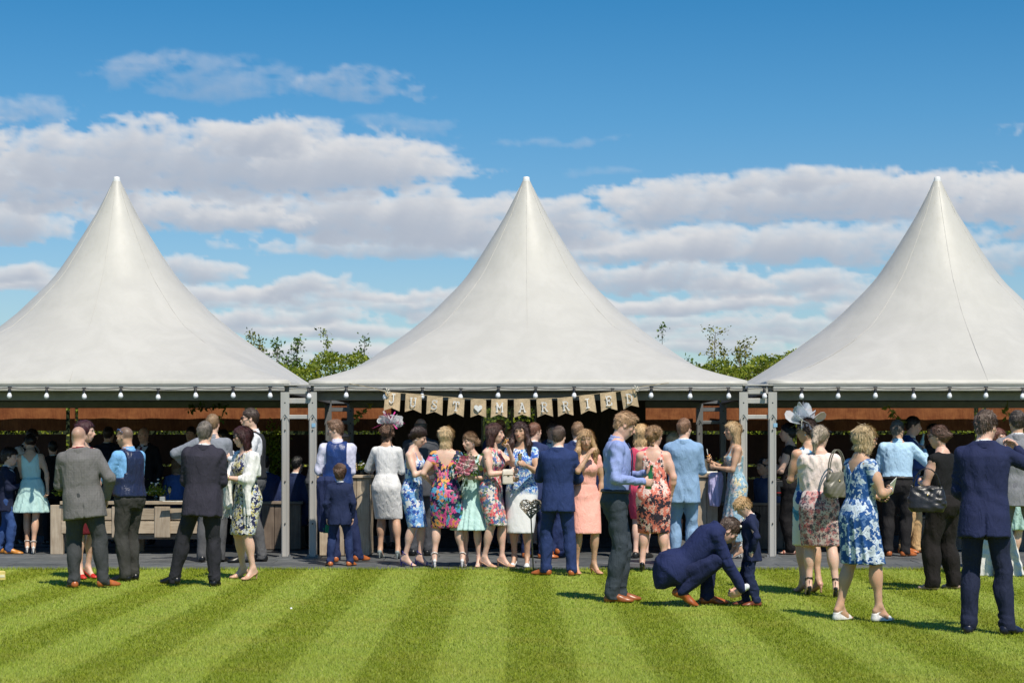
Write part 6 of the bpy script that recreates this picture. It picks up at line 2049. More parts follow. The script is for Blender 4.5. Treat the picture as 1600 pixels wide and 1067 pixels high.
def bouquet(loc, label):
    root = tag(empty('bouquet', loc), label, 'flowers'); rg = np.random.RandomState(5)
    def rose(c, r, m, seed):
        q = np.random.RandomState(seed); M_ = MB()
        for ring_ in range(4):
            for j in range(3 + ring_ * 2):
                a = 2 * pi * j / (3 + ring_ * 2) + q.uniform(0, 1); rr = r * (.18 + .24 * ring_)
                up = Vector((cos(a) * rr, sin(a) * rr, r * (.55 - .16 * ring_)))
                t1 = Vector((-sin(a), cos(a), 0)) * r * (.28 + .12 * ring_); o = Vector((cos(a), sin(a), 0)) * r * .22
                base = Vector((cos(a), sin(a), -1.2)) * rr * .6
                M_.add([base - t1 * .5, base + t1 * .5, up + t1 + o * .3, up + o + Vector((0, 0, .12 * r)), up - t1 + o * .3], [(0, 1, 2, 3, 4)])
        M_.v = [tuple(Vector(c) + Vector((v[0], -v[2] * .8 - .02, v[1]))) for v in M_.v]
        return M_.build('rose', m, root)
    pk = plain('rose_pink', (.72, .30, .38), .6, noise=.2, scale=40); cr = plain('rose_cream', (.74, .62, .58), .6, noise=.2, scale=40)
    i = 0
    for (x, z) in ((0, .03), (-.055, .045), (.055, .04), (-.03, -.02), (.035, -.025), (-.085, 0), (.085, -.005), (0, .085), (-.05, .09), (.055, .088), (-.075, -.05), (0, -.065)):
        rose((x, -.02 + rg.uniform(-.01, .02), z), rg.uniform(.036, .044), pk if i % 3 else cr, i); i += 1
    C = rg.normal(0, .065, (420, 3)); C[:, 1] = rg.uniform(-.01, .07, 420)
    link('leaves', leaf_mesh('leaves', C, .05, 6, 0), LEAF2, root)
    C = rg.normal(0, .06, (260, 3)); C[:, 1] = -abs(C[:, 1]) * .6
    link('small_flowers', leaf_mesh('small_flowers', C, .016, 7, 0), plain('gypsophila', (.75, .73, .68), .7), root)
    st = MB()
    for i in range(9): st.tube([(rg.uniform(-.03, .03), .02, -.02), (rg.uniform(-.012, .012) - .01, .03, -.13), (rg.uniform(-.035, .035) - .015, .03, -.24)], .004, 5)
    st.build('stems', plain('stem_green2', (.05, .10, .02), .6), root)
    MB().lathe([(.018, -.11), (.017, -.16)], 10, (-.01, .03, 0)).build('ribbon', plain('ribbon_white', (.75, .72, .7), .5), root)
    return root

def fasc_loops(c0, col, n, size, seed, feathers=0, fcol=None):
    """hat of looped net and quills, worn on the head"""
    def fn(J, sp, root, garment):
        rg = np.random.RandomState(seed); M_ = MB()
        o = J['head'] + J['Rh'] @ (np.array(c0) * J['hk'])
        for i in range(n):
            a = rg.uniform(0, 2 * pi); el_ = rg.uniform(.1, 1.2)
            d = Vector((cos(a) * cos(el_), sin(a) * cos(el_) * .6, sin(el_))); sd = d.cross(Vector((rg.normal(), rg.normal(), rg.normal()))).normalized()
            L = size * rg.uniform(.6, 1.1); w_ = L * rg.uniform(.28, .45)
            k_ = 12; P = []
            nrm = d.cross(sd)
            for j in range(k_ + 1):
                t = 2 * pi * j / k_
                P.append(d * (L * .5 * (1 - cos(t))) + sd * (w_ * sin(t)) + nrm * (.02 * sin(2 * t)))
            cen = d * L * .5 + nrm * .03
            for j in range(k_): M_.add([cen, P[j], P[j + 1]], [(0, 1, 2)], True)
            M_.tube(P, .0018, 4, caps=False)
        M_.v = [tuple(Vector(o) + Vector(v)) for v in M_.v]
        m = MATS.get('net_%d' % int(col[0] * 99))
        if not m:
            m, t, b = material('net_%d' % int(col[0] * 99)); b.inputs['Base Color'].default_value = (*col, 1); b.inputs['Roughness'].default_value = .6
            v = t.new('ShaderNodeTexCoord').outputs['Object']
            tr = t.new('ShaderNodeBsdfTransparent'); mx = t.new('ShaderNodeMixShader')
            out = [q for q in t.n if q.bl_idname == 'ShaderNodeOutputMaterial'][0]
            mx.inputs[0].default_value = .62
            t.l.new(tr.outputs[0], mx.inputs[1]); t.l.new(b.outputs[0], mx.inputs[2]); t.l.new(mx.outputs[0], out.inputs[0])
            MATS['net_%d' % int(col[0] * 99)] = m
        M_.build('fascinator', m, root)
        if feathers:
            Fm = MB()
            for i in range(feathers):
                a = rg.uniform(0, 2 * pi); el_ = rg.uniform(-.2, 1.3); d = Vector((cos(a) * cos(el_), sin(a) * cos(el_), sin(el_)))
                L = size * rg.uniform(.7, 1.2); p1 = Vector(o) + d * L * .5 + Vector((0, 0, .01)); p2 = Vector(o) + d * L - Vector((0, 0, L * .15))
                Fm.tube([Vector(o), p1, p2], [.0022, .0016, .0008], 4, caps=False)
                sd = d.cross(Vector((0, 0, 1))).normalized() * .012
                Fm.add([p1 - sd * .3, p2 - sd, p2 + d * .02, p2 + sd, p1 + sd * .3], [(0, 1, 2, 3, 4)])
            Fm.build('feathers', plain('feather_%d' % int((fcol or col)[0] * 99), fcol or col, .7), root)
    return fn
def earring(J, sp, root, garment):
    for s_ in (-1, 1):
        M_ = MB().lathe([(.001, .012), (.006, .006), (.005, -.008), (.001, -.014)], 8, (s_ * .082, .008, -.045))
        local_mb(M_, J['head'], J['Rh'], J['hk']); M_.build('earring', plain('earring_silver', (.7, .7, .72), .2, .8), root)
def bracelet(side, col=(.7, .6, .35)):
    def fn(J, sp, root, garment):
        a = J['arm'][0 if side == 'R' else 1]; B = Sdf()
        p = a['wr'] - (a['wr'] - a['el']) / np.linalg.norm(a['wr'] - a['el']) * .015
        u = unit(a['wr'] - a['el']); r = .030 * J['k'] if sp.get('fem') else .036 * J['k']
        ring(B, p - u * .006, p + u * .006, r, .004); garment('bracelet', B, plain('bracelet_%d' % int(col[0] * 99), col, .25, .8), .005)
    return fn
def headband(J, sp, root, garment):
    M_ = MB(); pts = []
    for a in np.linspace(-1.65, 1.65, 22): pts.append((sin(a) * .094, -.022 , .022 + cos(a) * .112))
    M_.tube(pts, .007, 6); local_mb(M_, J['head'], J['Rh'], J['hk']); M_.build('headband', plain('headband_cream', (.7, .66, .58), .5), root)
def necklace(J, sp, root, garment):
    M_ = MB(); pts = [J['tp'](.065 * sin(a), -.045 - .05 * cos(a), .52 - .045 * cos(a)) for a in np.linspace(-1.6, 1.6, 16)]
    M_.tube(pts, .0022, 4); M_.build('necklace', plain('earring_silver', (.7, .7, .72), .2, .8), root)
def boutonniere(J, sp, root, garment):
    M_ = MB()
    for i in range(7):
        a = i * 2.4; M_.lathe([(.001, .008), (.010, .004), (.009, -.004), (.001, -.008)], 7, tuple(np.array(J['tp'](.085 + .012 * cos(a), -.158, .40 + .012 * sin(a)))))
    M_.build('buttonhole', plain('gypsophila', (.75, .73, .68), .7), root)
def hair_clip(J, sp, root, garment):
    M_ = MB()
    for i in range(9):
        a = i * 2.4; r = .006 * sqrt(i)
        M_.lathe([(.001, .007), (.007, .003), (.001, -.004)], 6, (.012 + r * cos(a), .118, .045 + r * sin(a)), axis=(0, 1, 0))
    local_mb(M_, J['head'], J['Rh'], J['hk']); M_.build('hair_clip', plain('clip_pearl', (.75, .73, .72), .3), root)
def shawl(J, sp, root, garment):
    k = J['k']; A = Sdf()
    # over the shoulders, hanging down both arms
    A.loft(J['hip'], J['Rt'], [(.26 * k, .205 * k, .118 * k, .014), (.36 * k, .215 * k, .128 * k, .010), (.46 * k, .205 * k, .110 * k, .01), (.52 * k, .150 * k, .085 * k, .014), (.545 * k, .09 * k, .07 * k, .02)], k=.02)
    for a in J['arm']:
        A.cap(J['tp'](a['s'] * .07, .015, .50), a['sh'], .055 * k, .070 * k, k=.03)
        A.cap(a['sh'], a['el'], .068 * k, .072 * k, k=.03)
        A.cap(a['el'], a['el'] + (a['wr'] - a['el']) * .35, .066 * k, .05 * k, k=.02)
    for a, L, w_ in ((J['arm'][0], .34, .085), (J['arm'][1], .40, .060)):
        p = a['el'] + np.array([0, -.02, 0]); A.loft(p, np.eye(3), [(-L * k, w_, .026), (-L * .5 * k, w_ * .95, .030), (0, w_ * .8, .045), (.06, .05, .04)], k=.03, wave=lambda th, z: .006 * np.sin(9 * th + 20 * z))
    w1 = wrinkle(901, .010, .10, (1.6, 1.2, .35)); w2 = wrinkle(905, .006, .045, (1.5, 1.5, .3))
    def post(G, X, Y, Z):
        G = w1(w2(G, X, Y, Z), X, Y, Z)
        lx, ly, lz = tloc(J, X, Y, Z)
        v = (.075 + np.maximum(lz - .25, 0) * .05 - np.abs(lx)) * k
        return np.maximum(G, np.where(ly < -.02, v, -1))
    A.post = [post]
    garment('shawl', A, cloth((.80, .79, .77), .8, name='white_shawl'))
    Fr = MB(); rg = np.random.RandomState(4)
    for a, L, w_ in ((J['arm'][0], .34, .085), (J['arm'][1], .40, .060)):
        p = a['el'] + np.array([0, -.02, -L * k])
        for i in range(34):
            th = rg.uniform(0, 2 * pi); q = p + np.array([cos(th) * w_ * .95, sin(th) * .024, .005])
            Fr.tube([q, q + np.array([rg.normal(0, .005), rg.normal(0, .004), -.05]), q + np.array([rg.normal(0, .010), rg.normal(0, .006), -rg.uniform(.09, .12)])], .0022, 4, caps=False)
    f_ = Fr.build('fringe', cloth((.80, .79, .77), .8, name='white_shawl'), root); f_['kind'] = 'stuff'
def harness(J, sp, root, garment):
    M_ = MB()
    for s_ in (-1, 1):
        pts = [J['tp'](s_ * .09, -.05, .545), J['tp'](s_ * .085, .07, .52), J['tp'](0, .125, .36), J['tp'](-s_ * .13, .09, .24), J['tp'](-s_ * .165, -.02, .14)]
        M_.tube(pts, .013, 6)
    M_.build('camera_harness', plain('tan_leather', (.22, .08, .03), .5), root)
def cap_tail(J, sp, root, garment): pass

P = []
def g(**kw): P.append(kw)
NAVY = S(36, 46, 82); NAVY2 = S(28, 34, 58); CHAR = S(62, 64, 66); BLACKT = S(36, 34, 35); GREY = S(104, 102, 102)
TAN = S(176, 98, 50); BLK = S(22, 22, 24)
WHITE = (.74, .74, .74)
BROWN = S(70, 45, 32); DBROWN = S(48, 32, 26); BLOND = S(205, 165, 105); DKBLOND = S(150, 115, 75); GREYH = S(120, 108, 98); SANDY = S(150, 110, 72)

FL_NAVYMULTI = printed('print_bright_blossoms_navy', (.015, .02, .075), [(9, .52, [(.65, .10, .28), (.75, .35, .10), (.10, .35, .60), (.70, .62, .60), (.72, .20, .35)], 5), (20, .42, [(.10, .30, .45), (.70, .28, .08), (.6, .06, .25), (.06, .2, .12)], 4)])
FL_REDWHITE = printed('print_red_roses_cream', (.70, .64, .60), [(11, .50, [(.62, .07, .10), (.68, .18, .16), (.60, .10, .22), (.10, .14, .32)], 5), (24, .42, [(.06, .16, .28), (.12, .20, .12), (.65, .25, .2)], 3)])
FL_BLUEWHITE = printed('print_blue_blossoms_white', (.70, .72, .76), [(8, .50, [(.04, .13, .50), (.12, .28, .62), (.30, .48, .70)], 5), (17, .42, [(.03, .08, .35), (.25, .45, .7)], 4)])
FL_NAVYYEL = printed('print_cream_sprigs_navy', (.025, .03, .09), [(14, .42, [(.62, .62, .60), (.55, .48, .22), (.35, .42, .52)], 5), (30, .42, [(.6, .6, .58), (.5, .45, .2)], 3)])
FL_CORAL = printed('print_black_blossoms_coral', (.72, .20, .15), [(8, .46, [(.04, .03, .05), (.72, .55, .50)], 6), (18, .36, [(.04, .03, .05), (.75, .5, .45)], 4)])
FL_LIGHTBLUE = printed('print_small_blossoms_pale_blue', (.27, .42, .52), [(9, .42, [(.60, .50, .48), (.65, .55, .35), (.20, .30, .30)], 5), (22, .32, [(.6, .6, .55), (.15, .25, .3)], 3)])
FL_BLUE = printed('print_white_lilies_blue', (.014, .075, .26), [(8.5, .40, [(.55, .62, .70), (.48, .56, .66)], 3), (19, .34, [(.55, .62, .7), (.10, .2, .42)], 3)])
FL_PINKSK = printed('print_pink_rosettes', (.58, .47, .45), [(17, .48, [(.50, .12, .14), (.30, .12, .13), (.62, .30, .28), (.08, .06, .08)], 9), (40, .38, [(.12, .08, .1), (.5, .2, .2)], 6)])
def whiteblue():
    m = printed('print_blue_petals_on_white', (.74, .75, .76), [(15, .46, [(.03, .10, .42), (.10, .24, .60), (.28, .52, .66)], 5), (34, .44, [(.04, .12, .45), (.2, .4, .62)], 4)])
    # petals thin out below the waist
    t = NT(m.node_tree); b = [n for n in t.n if n.bl_idname == 'ShaderNodeBsdfPrincipled'][0]
    src = b.inputs['Base Color'].links[0].from_socket
    z = t.sep(t.new('ShaderNodeTexCoord').outputs['Object'])[2]
    n = t.noise(t.new('ShaderNodeTexCoord').outputs['Object'], 6, 2, .5)
    f = t.maprange(t.m('ADD', z, t.m('MULTIPLY', t.m('SUBTRACT', n, .5), .5)), .88, 1.0)
    t.l.new(t.mix(f, (.74, .75, .76), src), b.inputs['Base Color'])
    return m
FL_WB = whiteblue()
FL_R3 = printed('print_blue_leaves_on_white', (.70, .73, .75), [(6, .40, [(.02, .06, .25), (.06, .25, .45), (.02, .05, .2)], 3)])
AQUA = cloth(S(182, 214, 210), .8, name='aqua_chiffon')
SATIN = cloth(S(30, 54, 112), .32, name='blue_satin', weave=.2, spec=.6); SATIN_D = cloth(S(30, 38, 70), .35, name='navy_satin', weave=.2, spec=.6)

# ---- left group
g(at=(10, 865), top=702, yaw=95, kid=True, outfit='suit', c1=NAVY2, c2=S(50, 75, 125), hair='boy', hair_col=DBROWN, shoe_col=S(190, 125, 50), armR='glass2', armL='glass2', lod=1,
  feet=[(-.07, -.05, -5), (.07, .12, 10)], label='boy in a dark navy jacket, blue trousers and tan shoes at the left edge')
g(at=(34, 849), top=668, yaw=60, outfit='vest', c1=BLACKT, c2=BLACKT, c3=(.55, .56, .6), lod=2, hair='short', hair_col=DBROWN, armL='glass', lean=12, head=(10, 25, 0), label='waiter in white shirt and black waistcoat stooping in the shade at the far left')
g(at=(50, 865), top=681, yaw=188, fem=True, heels=True, outfit='dress', c1=AQUA, flare=.10, pleats=11, skirt_z=.60, neckb=(.17, .12, 'v'), hair='bun', hair_col=DBROWN, bun=(0, .10, -.01, .045), skin='tan', side=4, lean=10,
  armR=(.08, .06, -.50, (1, .6, 0)), armL='low', head=(12, 22, -6), feet=[(-.03, .10, 6), (.07, -.06, 6)], shoe='sandal', shoe_col=(.75, .72, .68), waistline=True, label='woman in an aqua v back dress and white heels at the left table', extra=[earring])
g(at=(83, 850), top=690, yaw=200, outfit='suit', c1=S(24, 22, 26), c2=S(20, 20, 24), lod=2, label='man in a black suit in the shade behind the aqua dress', hair_col=BLK)
g(at=(131, 904), top=664, yaw=40, fem=True, heels=True, outfit='dress', c1=cloth(S(90, 20, 30)), skirt_z=.5, hair='long', hair_col=S(75, 28, 38), hlen=.2, shoe='pump', shoe_col=(.55, .03, .02), head=(50, 6, 0), armR='glass2', label='woman with maroon hair and red shoes hidden behind the bald man in grey', hip_x=-.02)
g(at=(131, 918), top=666, yaw=188, outfit='suit', c1=GREY, c2=CHAR, check=38, fat=.028, hair='none', crop=.55, hair_col=S(120, 95, 80), armL='waist', armR=(.07, -.10, -.47), feet=[(-.20, .02, -62), (.10, .0, 20)], side=6, head=(-18, 6, 0),
  shoe_col=TAN, c3=S(120, 40, 50), label='bald man from behind in a grey checked jacket with charcoal trousers', skin='pink', gripR=.3, lod=0)
g(at=(202, 907), top=667, yaw=-125, outfit='vest', c1=SATIN_D, c2=S(60, 60, 58), c3=S(120, 175, 225), hair='none', crop=.8, hair_col=S(70, 60, 55), skin='tan', armR='glass2', armL='glass', feet=[(-.09, -.02, -14), (.10, .05, 8)],
  glasses=(.05, .12, .3), glasses_up=True, shoe_col=BLK, head=(18, 10, 0), fat=.006, tie=BLK, stubble=.4, label='man in navy waistcoat and light blue shirt, sunglasses pushed up on cropped head', lod=0)
g(at=(168, 848), top=668, yaw=170, outfit='suit', c1=S(28, 32, 50), c2=S(24, 26, 36), lod=2, hair_col=DBROWN, fat=.02, label='broad man in a dark navy suit in the shade behind the waistcoat')
g(at=(227, 850), top=668, yaw=-22, outfit='suit', c1=S(28, 28, 34), c2=S(24, 24, 30), c3=S(190, 200, 225), tie=S(110, 25, 60), hair='none', crop=.4, hair_col=GREYH, skin='pink', lod=1, label='older bald man in a dark suit with crimson tie standing behind the left table')
g(at=(272, 850), top=738, yaw=170, fem=True, h=1.60, hip_z=.56, z0=-.05, outfit='trousers_f', slv='long', c1=S(75, 110, 180), c2=NAVY2, hair='bob', hair_col=DKBLOND, lean=14, feet=[(-.08, -.42, 0), (.08, -.42, 0)], armR='waist', armL='waist', shoe='flat', lod=1, hairtop=1,
  label='seated blonde woman in a bright blue jacket at the far side of the left table')
g(at=(300, 846), top=668, yaw=-10, outfit='suit', c1=S(26, 26, 30), c2=BLK, lod=2, hair_col=DBROWN, label='man in the shade whose face shows left of the grey shirt')
g(at=(331, 878), top=649, yaw=176, outfit='shirt', c3=S(128, 132, 142), c2=S(84, 84, 86), hair='short', hair_col=DKBLOND, armL=(.20, -.20, -.26, (1, .5, -.1)), armR='low', fat=.012, shoe_col=BLK, feet=[(-.10, .0, -14), (.12, .02, 14)], label='tall man in a grey shirt with his elbow out behind the dark suit')
g(at=(352, 850), top=672, yaw=-60, outfit='suit', c1=S(26, 30, 40), c2=BLK, lod=2, hair_col=BLK, hair='short', skin='tan', label='man in dark suit and white collar in the shade right of the grey shirt')
g(at=(316, 916), top=661, yaw=180, outfit='suit', c1=S(50, 48, 60), c2=S(40, 40, 46), hair='short', hair_col=GREYH, armR='low', armL='low', feet=[(-.13, .02, -4), (.30, -.02, 58)], side=-2, shoe_col=BLK, fat=.012, label='man from behind in a dark charcoal suit with legs wide apart', lod=0)
g(at=(397, 878), top=640, yaw=-80, outfit='vest', c1=S(40, 42, 46), c2=S(92, 92, 94), c3=(.72, .72, .76), hair='short', hair_col=S(72, 52, 40), glasses=True, armR=(.04, -.36, -.10, (.6, .2, -1)), armL='glass2', shoe_col=BLK, feet=[(-.09, .1, -8), (.09, -.12, 8)], label='tall man in sunglasses and white shirt standing behind the shawl')
g(at=(386, 905), top=673, yaw=-52, fem=True, heels=True, outfit='dress', c1=FL_NAVYYEL, skirt_z=.52, hair='long', hlen=.20, hair_col=S(72, 30, 30), glasses=True, armR='glass', armL='glass2', fat=.012, head=(-28, 6, 0), shoe='pump', shoe_col=S(205, 160, 135), extra=[shawl, bracelet('L')],
  feet=[(-.14, .03, -6), (.13, .0, 10)], sleeve='short', skin='fair', label='woman in a navy floral dress with a white fringed shawl and sunglasses', lod=0)
# ---- behind the posts, seated
g(at=(414, 858), top=700, yaw=200, h=1.75, hip_z=.50, outfit='suit', c1=S(40, 52, 92), c2=BLK, lod=2, feet=[(-.1, -.42, 0), (.1, -.42, 0)], hair_col=DBROWN, label='seated man in a blue jacket behind the left low counter, nearer the shawl')
g(at=(462, 858), top=702, yaw=150, h=1.72, hip_z=.50, outfit='suit', c1=S(34, 46, 80), c2=BLK, lod=2, feet=[(-.1, -.42, 0), (.1, -.42, 0)], hair_col=BLK, label='seated man in navy jacket glimpsed between the left pair of posts')
# ---- middle
g(at=(506, 868), top=690, yaw=165, outfit='suit', c1=S(66, 68, 72), c2=S(44, 46, 52), lod=1, hair='short', hair_col=BROWN, head=(-30, 0, 0), label='man in a dark grey jacket half hidden behind the left post')
g(at=(539, 866), top=676, yaw=-150, outfit='suit', c1=S(40, 42, 50), c2=BLK, lod=2, skin='pink', hair='balding', hair_col=SANDY, head=(60, 0, 0), label='ruddy man whose face peeps from behind the blue satin waistcoat')
g(at=(527, 878), top=658, yaw=178, outfit='vest', c1=SATIN, c2=S(36, 46, 82), c3=S(205, 204, 225), hair='quiff', hair_col=S(135, 95, 65), head=(84, 6, 0), armL=(.02, -.25, -.32, (.3, .9, -.6)), armR=(-.08, -.26, -.32, (.3, .8, -.6)), feet=[(-.26, -.04, -40), (.02, .02, 10)], shoe_col=TAN,
  label='young man in a royal blue satin waistcoat looking left over his shoulder', lod=0, gripL=1.1)
g(at=(531, 884), top=728, yaw=183, kid=True, outfit='suit', c1=S(32, 42, 74), c2=S(36, 50, 88), hair='boy', hair_col=S(105, 72, 48), armL='down', armR='down', shoe_col=S(185, 105, 55), feet=[(-.12, 0, -24), (.12, .0, 14)], head=(4, -14, 0), label='small boy in a navy suit seen from behind looking up', lod=0)
g(at=(606, 856), top=680, yaw=-5, fem=True, outfit='dress', c1=cloth(WHITE), lod=1, hair='long', hlen=.16, hair_col=BROWN, glasses=True, head=(10, 5, 0), armR='bar', label='woman in sunglasses facing out behind the white dress')
g(at=(604, 873), top=668, yaw=172, fem=True, heels=True, outfit='dress', sleeve='elbow', c1=cloth((.74, .73, .72), .7, name='white_crepe'), hair='curly', hair_col=S(125, 88, 62), armL=(.06, -.32, -.22, (.6, .6, -.8)), armR='glass2', fat=.008, feet=[(-.16, .04, 0), (.10, -.08, 0)], neckb=(.02, .08, 'r'), skin='tan',
  shoe='pump', shoe_col=S(140, 150, 150), skirt_z=.52, extra=[fasc_loops((-.05, .03, .12), (.72, .72, .72), 14, .20, 3, 16, (.6, .04, .25))], label='woman from behind in a plain white shift dress with a white net fascinator', lod=0)
g(at=(657, 868), top=654, yaw=172, outfit='suit', c1=S(72, 74, 80), c2=S(70, 72, 78), hair='balding', hair_col=GREYH, skin='pink', ring=.01, head=(24, 0, 0), shoe_col=BLK, label='older man with bald crown in a dark grey suit behind the blue white dress')
g(at=(645, 885), top=673, yaw=72, fem=True, heels=True, outfit='dress', strap=.42, c1=FL_BLUEWHITE, hair='updo', hair_col=S(62, 42, 34), bun=(0, .09, -.02, .042), skin='fair', armR='glass', armL='glass', feet=[(-.08, .07, 0), (.06, -.07, 6)], skirt_z=.50,
  head=(12, 22, 0), shoe='sandal', shoe_col=S(40, 40, 120), extra=[earring], label='woman in a strappy blue and white print dress with cobalt ankle strap heels', lod=0)
g(at=(697, 887), top=673, yaw=180, fem=True, heels=True, outfit='dress', sleeve='cap', c1=FL_NAVYMULTI, hair='long', hlen=.23, vol=.8, hair_col=S(215, 180, 125), neckb=(.22, .11, 'r'), armL=(.06, -.16, -.32), armR='glass2', fat=.010, feet=[(-.20, .0, -8), (.14, .02, 8)],
  skirt_z=.50, shoe='sandal', shoe_col=(.75, .73, .72), extra=[hair_clip], label='blonde woman from behind in a low backed navy dress with bright blossoms', lod=0)
g(at=(738, 886), top=681, yaw=-22, fem=True, heels=True, outfit='dress', c1=AQUA, flare=.09, pleats=12, skirt_z=.49, neckf=(.15, .10, 'v'), hair='bun', bun=(.05, .085, -.02, .044), hair_col=S(150, 112, 72), head=(-32, 8, 0), armL=(-.02, -.26, -.22, (.8, .3, -1)), armR='glass2', gripL=1.0,
  feet=[(-.09, 0, -4), (.10, -.03, 12)], shoe='sandal', shoe_col=(.5, .45, .45), waistline=True, extra=[earring, necklace], label='bridesmaid in an aqua dress holding a pink bouquet', lod=0)
g(at=(768, 887), top=668, yaw=62, fem=True, heels=True, outfit='dress', c1=FL_REDWHITE, hair='long', hlen=.27, vol=1.05, hair_col=S(85, 48, 38), armR='glass2', armL='mouth', head=(18, 4, 0), feet=[(-.07, .06, 0), (.08, -.10, 4)], skirt_z=.52, ruche=.5,
  shoe='pump', shoe_col=S(205, 160, 130), label='woman with long brown hair in a cream dress with red roses sipping a drink', lod=0)
g(at=(781, 856), top=655, yaw=10, outfit='suit', c1=S(48, 62, 105), c2=NAVY2, hair='none', lod=1, glasses=True, skin='tan', label='bald man in sunglasses and blue suit at the back of the middle group')
g(at=(803, 858), top=674, yaw=-15, fem=True, outfit='dress', c1=cloth(NAVY2), sleeve='short', hair='bob', hair_col=S(190, 140, 85), fringe=True, lod=1, label='woman with a blonde fringe between two long haired women')
g(at=(832, 872), top=662, yaw=150, outfit='suit', c1=S(42, 54, 92), c2=S(42, 54, 92), hair='short', hair_col=S(130, 80, 55), head=(-20, 0, 0), shoe_col=TAN, feet=[(-.16, 0, -50), (.1, 0, 10)], label='man in a blue suit behind the white dress with blue petals')
g(at=(815, 886), top=666, yaw=-8, fem=True, heels=True, outfit='dress', sleeve='cap', c1=FL_WB, hair='wavy', hlen=.25, vol=1.0, frontlock=True, hair_col=S(70, 42, 34), skin='tan', armR=(-.05, -.25, -.30, (.9, .3, -.6)), armL='glass', feet=[(-.09, .02, -6), (.07, -.02, 6)], skirt_z=.42, fat=.010,
  neckf=(.05, .13, 'r'), head=(-12, 2, 0), shoe='pump', shoe_col=(.75, .75, .75), label='dark haired woman facing us in a white pencil dress with blue petals', lod=0)
g(at=(843, 858), top=684, yaw=-20, fem=True, outfit='dress', c1=cloth(S(60, 60, 70)), hair='long', hair_col=DBROWN, lod=2, skin='fair', label='dark haired woman watching from the shade right of the middle group')
g(at=(862, 866), top=660, yaw=15, outfit='suit', c1=S(40, 54, 96), c2=NAVY2, hair='short', hair_col=S(80, 55, 42), skin='fair', lod=1, head=(-10, 4, 0), label='man whose face shows behind the left shoulder of the blue suit')
g(at=(902, 872), top=661, yaw=170, outfit='suit', c1=S(40, 54, 96), c2=S(40, 54, 96), hair='short', hair_col=SANDY, lod=1, label='sandy haired man in a blue suit behind the peach dress', shoe_col=TAN, feet=[(.25, 0, -50), (.36, 0, 10)])
g(at=(872, 899), top=668, yaw=172, outfit='suit', c1=S(38, 54, 98), c2=S(38, 54, 98), hair='short', hair_col=S(95, 72, 58), armL='glass', armR='waist', feet=[(-.16, .03, -8), (.14, -.01, 66)], shoe_col=TAN, head=(-10, 4, 0), label='man from behind in a mid blue suit with tan shoes beside the heart stake', lod=0)
g(at=(914, 897), top=677, yaw=12, fem=True, heels=True, outfit='dress', sleeve='cap', c1=cloth(S(246, 178, 164), .7, name='peach_linen'), hair='wavy', hlen=.20, frontlock=True, hair_col=S(195, 150, 92), skin='tan', armR='mouth', armL=(.04, -.02, -.50), neckf=(.13, .09, 'v'), feet=[(-.10, .02, 0), (.10, -.02, 22)], skirt_z=.50,
  waistline=True, shoe='pump', shoe_col=S(205, 150, 120), head=(-10, 10, 0), gripL=1.2, label='blonde woman in a peach dress drinking, with a beige bag', lod=0)
# ---- tall man and couple
g(at=(962, 940), top=643, yaw=88, outfit='shirt', c3=S(140, 155, 205), c2=S(58, 66, 74), hair='quiff', hair_col=S(185, 140, 92), head=(6, 26, 0), armR=(.02, -.24, -.30, (.5, .5, -1)), armL='glass2', feet=[(-.09, .04, -4), (.09, -.04, 6)], shoe_col=S(150, 85, 45), skin='pink', tie=(.02, .03, .09), label='tall fair haired man in profile in a lilac blue shirt looking down at a bottle', lod=0)
g(at=(1001, 872), top=669, yaw=160, fem=True, outfit='dress', c1=cloth(S(220, 80, 110)), hair='wavy', hair_col=S(220, 175, 110), lod=1, label='blonde woman in pink behind the coral print dress')
g(at=(1021, 893), top=673, yaw=172, fem=True, heels=True, outfit='dress', c1=FL_CORAL, hair='curly', hair_col=S(175, 130, 82), vol=1.2, neckb=(.16, .09, 'r'), fat=.026, armL='glass2', armR=(.06, -.06, -.48), feet=[(-.13, 0, 0), (.13, 0, 0)], skirt_z=.47, head=(-40, 4, 0), shoe='pump', shoe_col=BLK, skin='pink',
  label='woman from behind in a coral dress with black blossoms and curled up hair', lod=0)
g(at=(1052, 866), top=682, yaw=168, fem=True, outfit='dress', c1=cloth(S(40, 40, 50)), hair='long', hair_col=S(225, 190, 130), lod=1, label='woman with straight pale blonde hair beside the light blue suit')
g(at=(1068, 884), top=656, yaw=174, outfit='suit', c1=S(132, 162, 196), c2=S(132, 162, 196), hair='short', hair_col=S(150, 105, 70), armL='waist', armR='glass2', head=(-30, 2, 0), shoe_col=TAN, label='man from behind in a light blue suit', lod=0)
g(at=(1150, 872), top=665, yaw=-84, fem=True, heels=True, outfit='dress', strap=.40, c1=FL_LIGHTBLUE, flare=.05, skirt_z=.22, hair='long', hlen=.36, hair_col=S(215, 175, 115), skin='tan', armR='glass', armL='glass2', shoe='sandal', shoe_col=WHITE, feet=[(-.05, .0, 0), (.06, .03, 0)], label='woman with long straight blonde hair in a pale blue floral maxi dress', lod=0)
g(at=(1174, 946), top=776, yaw=-92, kid=True, outfit='suit', c1=S(30, 38, 68), c2=S(30, 40, 70), hair='boy', hair_col=S(205, 160, 92), head=(0, 38, 0), lean=3, armR=(.03, -.06, -.48), armL=(.03, -.02, -.50), shoe_col=S(120, 62, 42), feet=[(-.06, -.04, -2), (.06, .04, 4)], extra=[boutonniere], label='little blond boy in a navy suit having his shoe tied', lod=0)
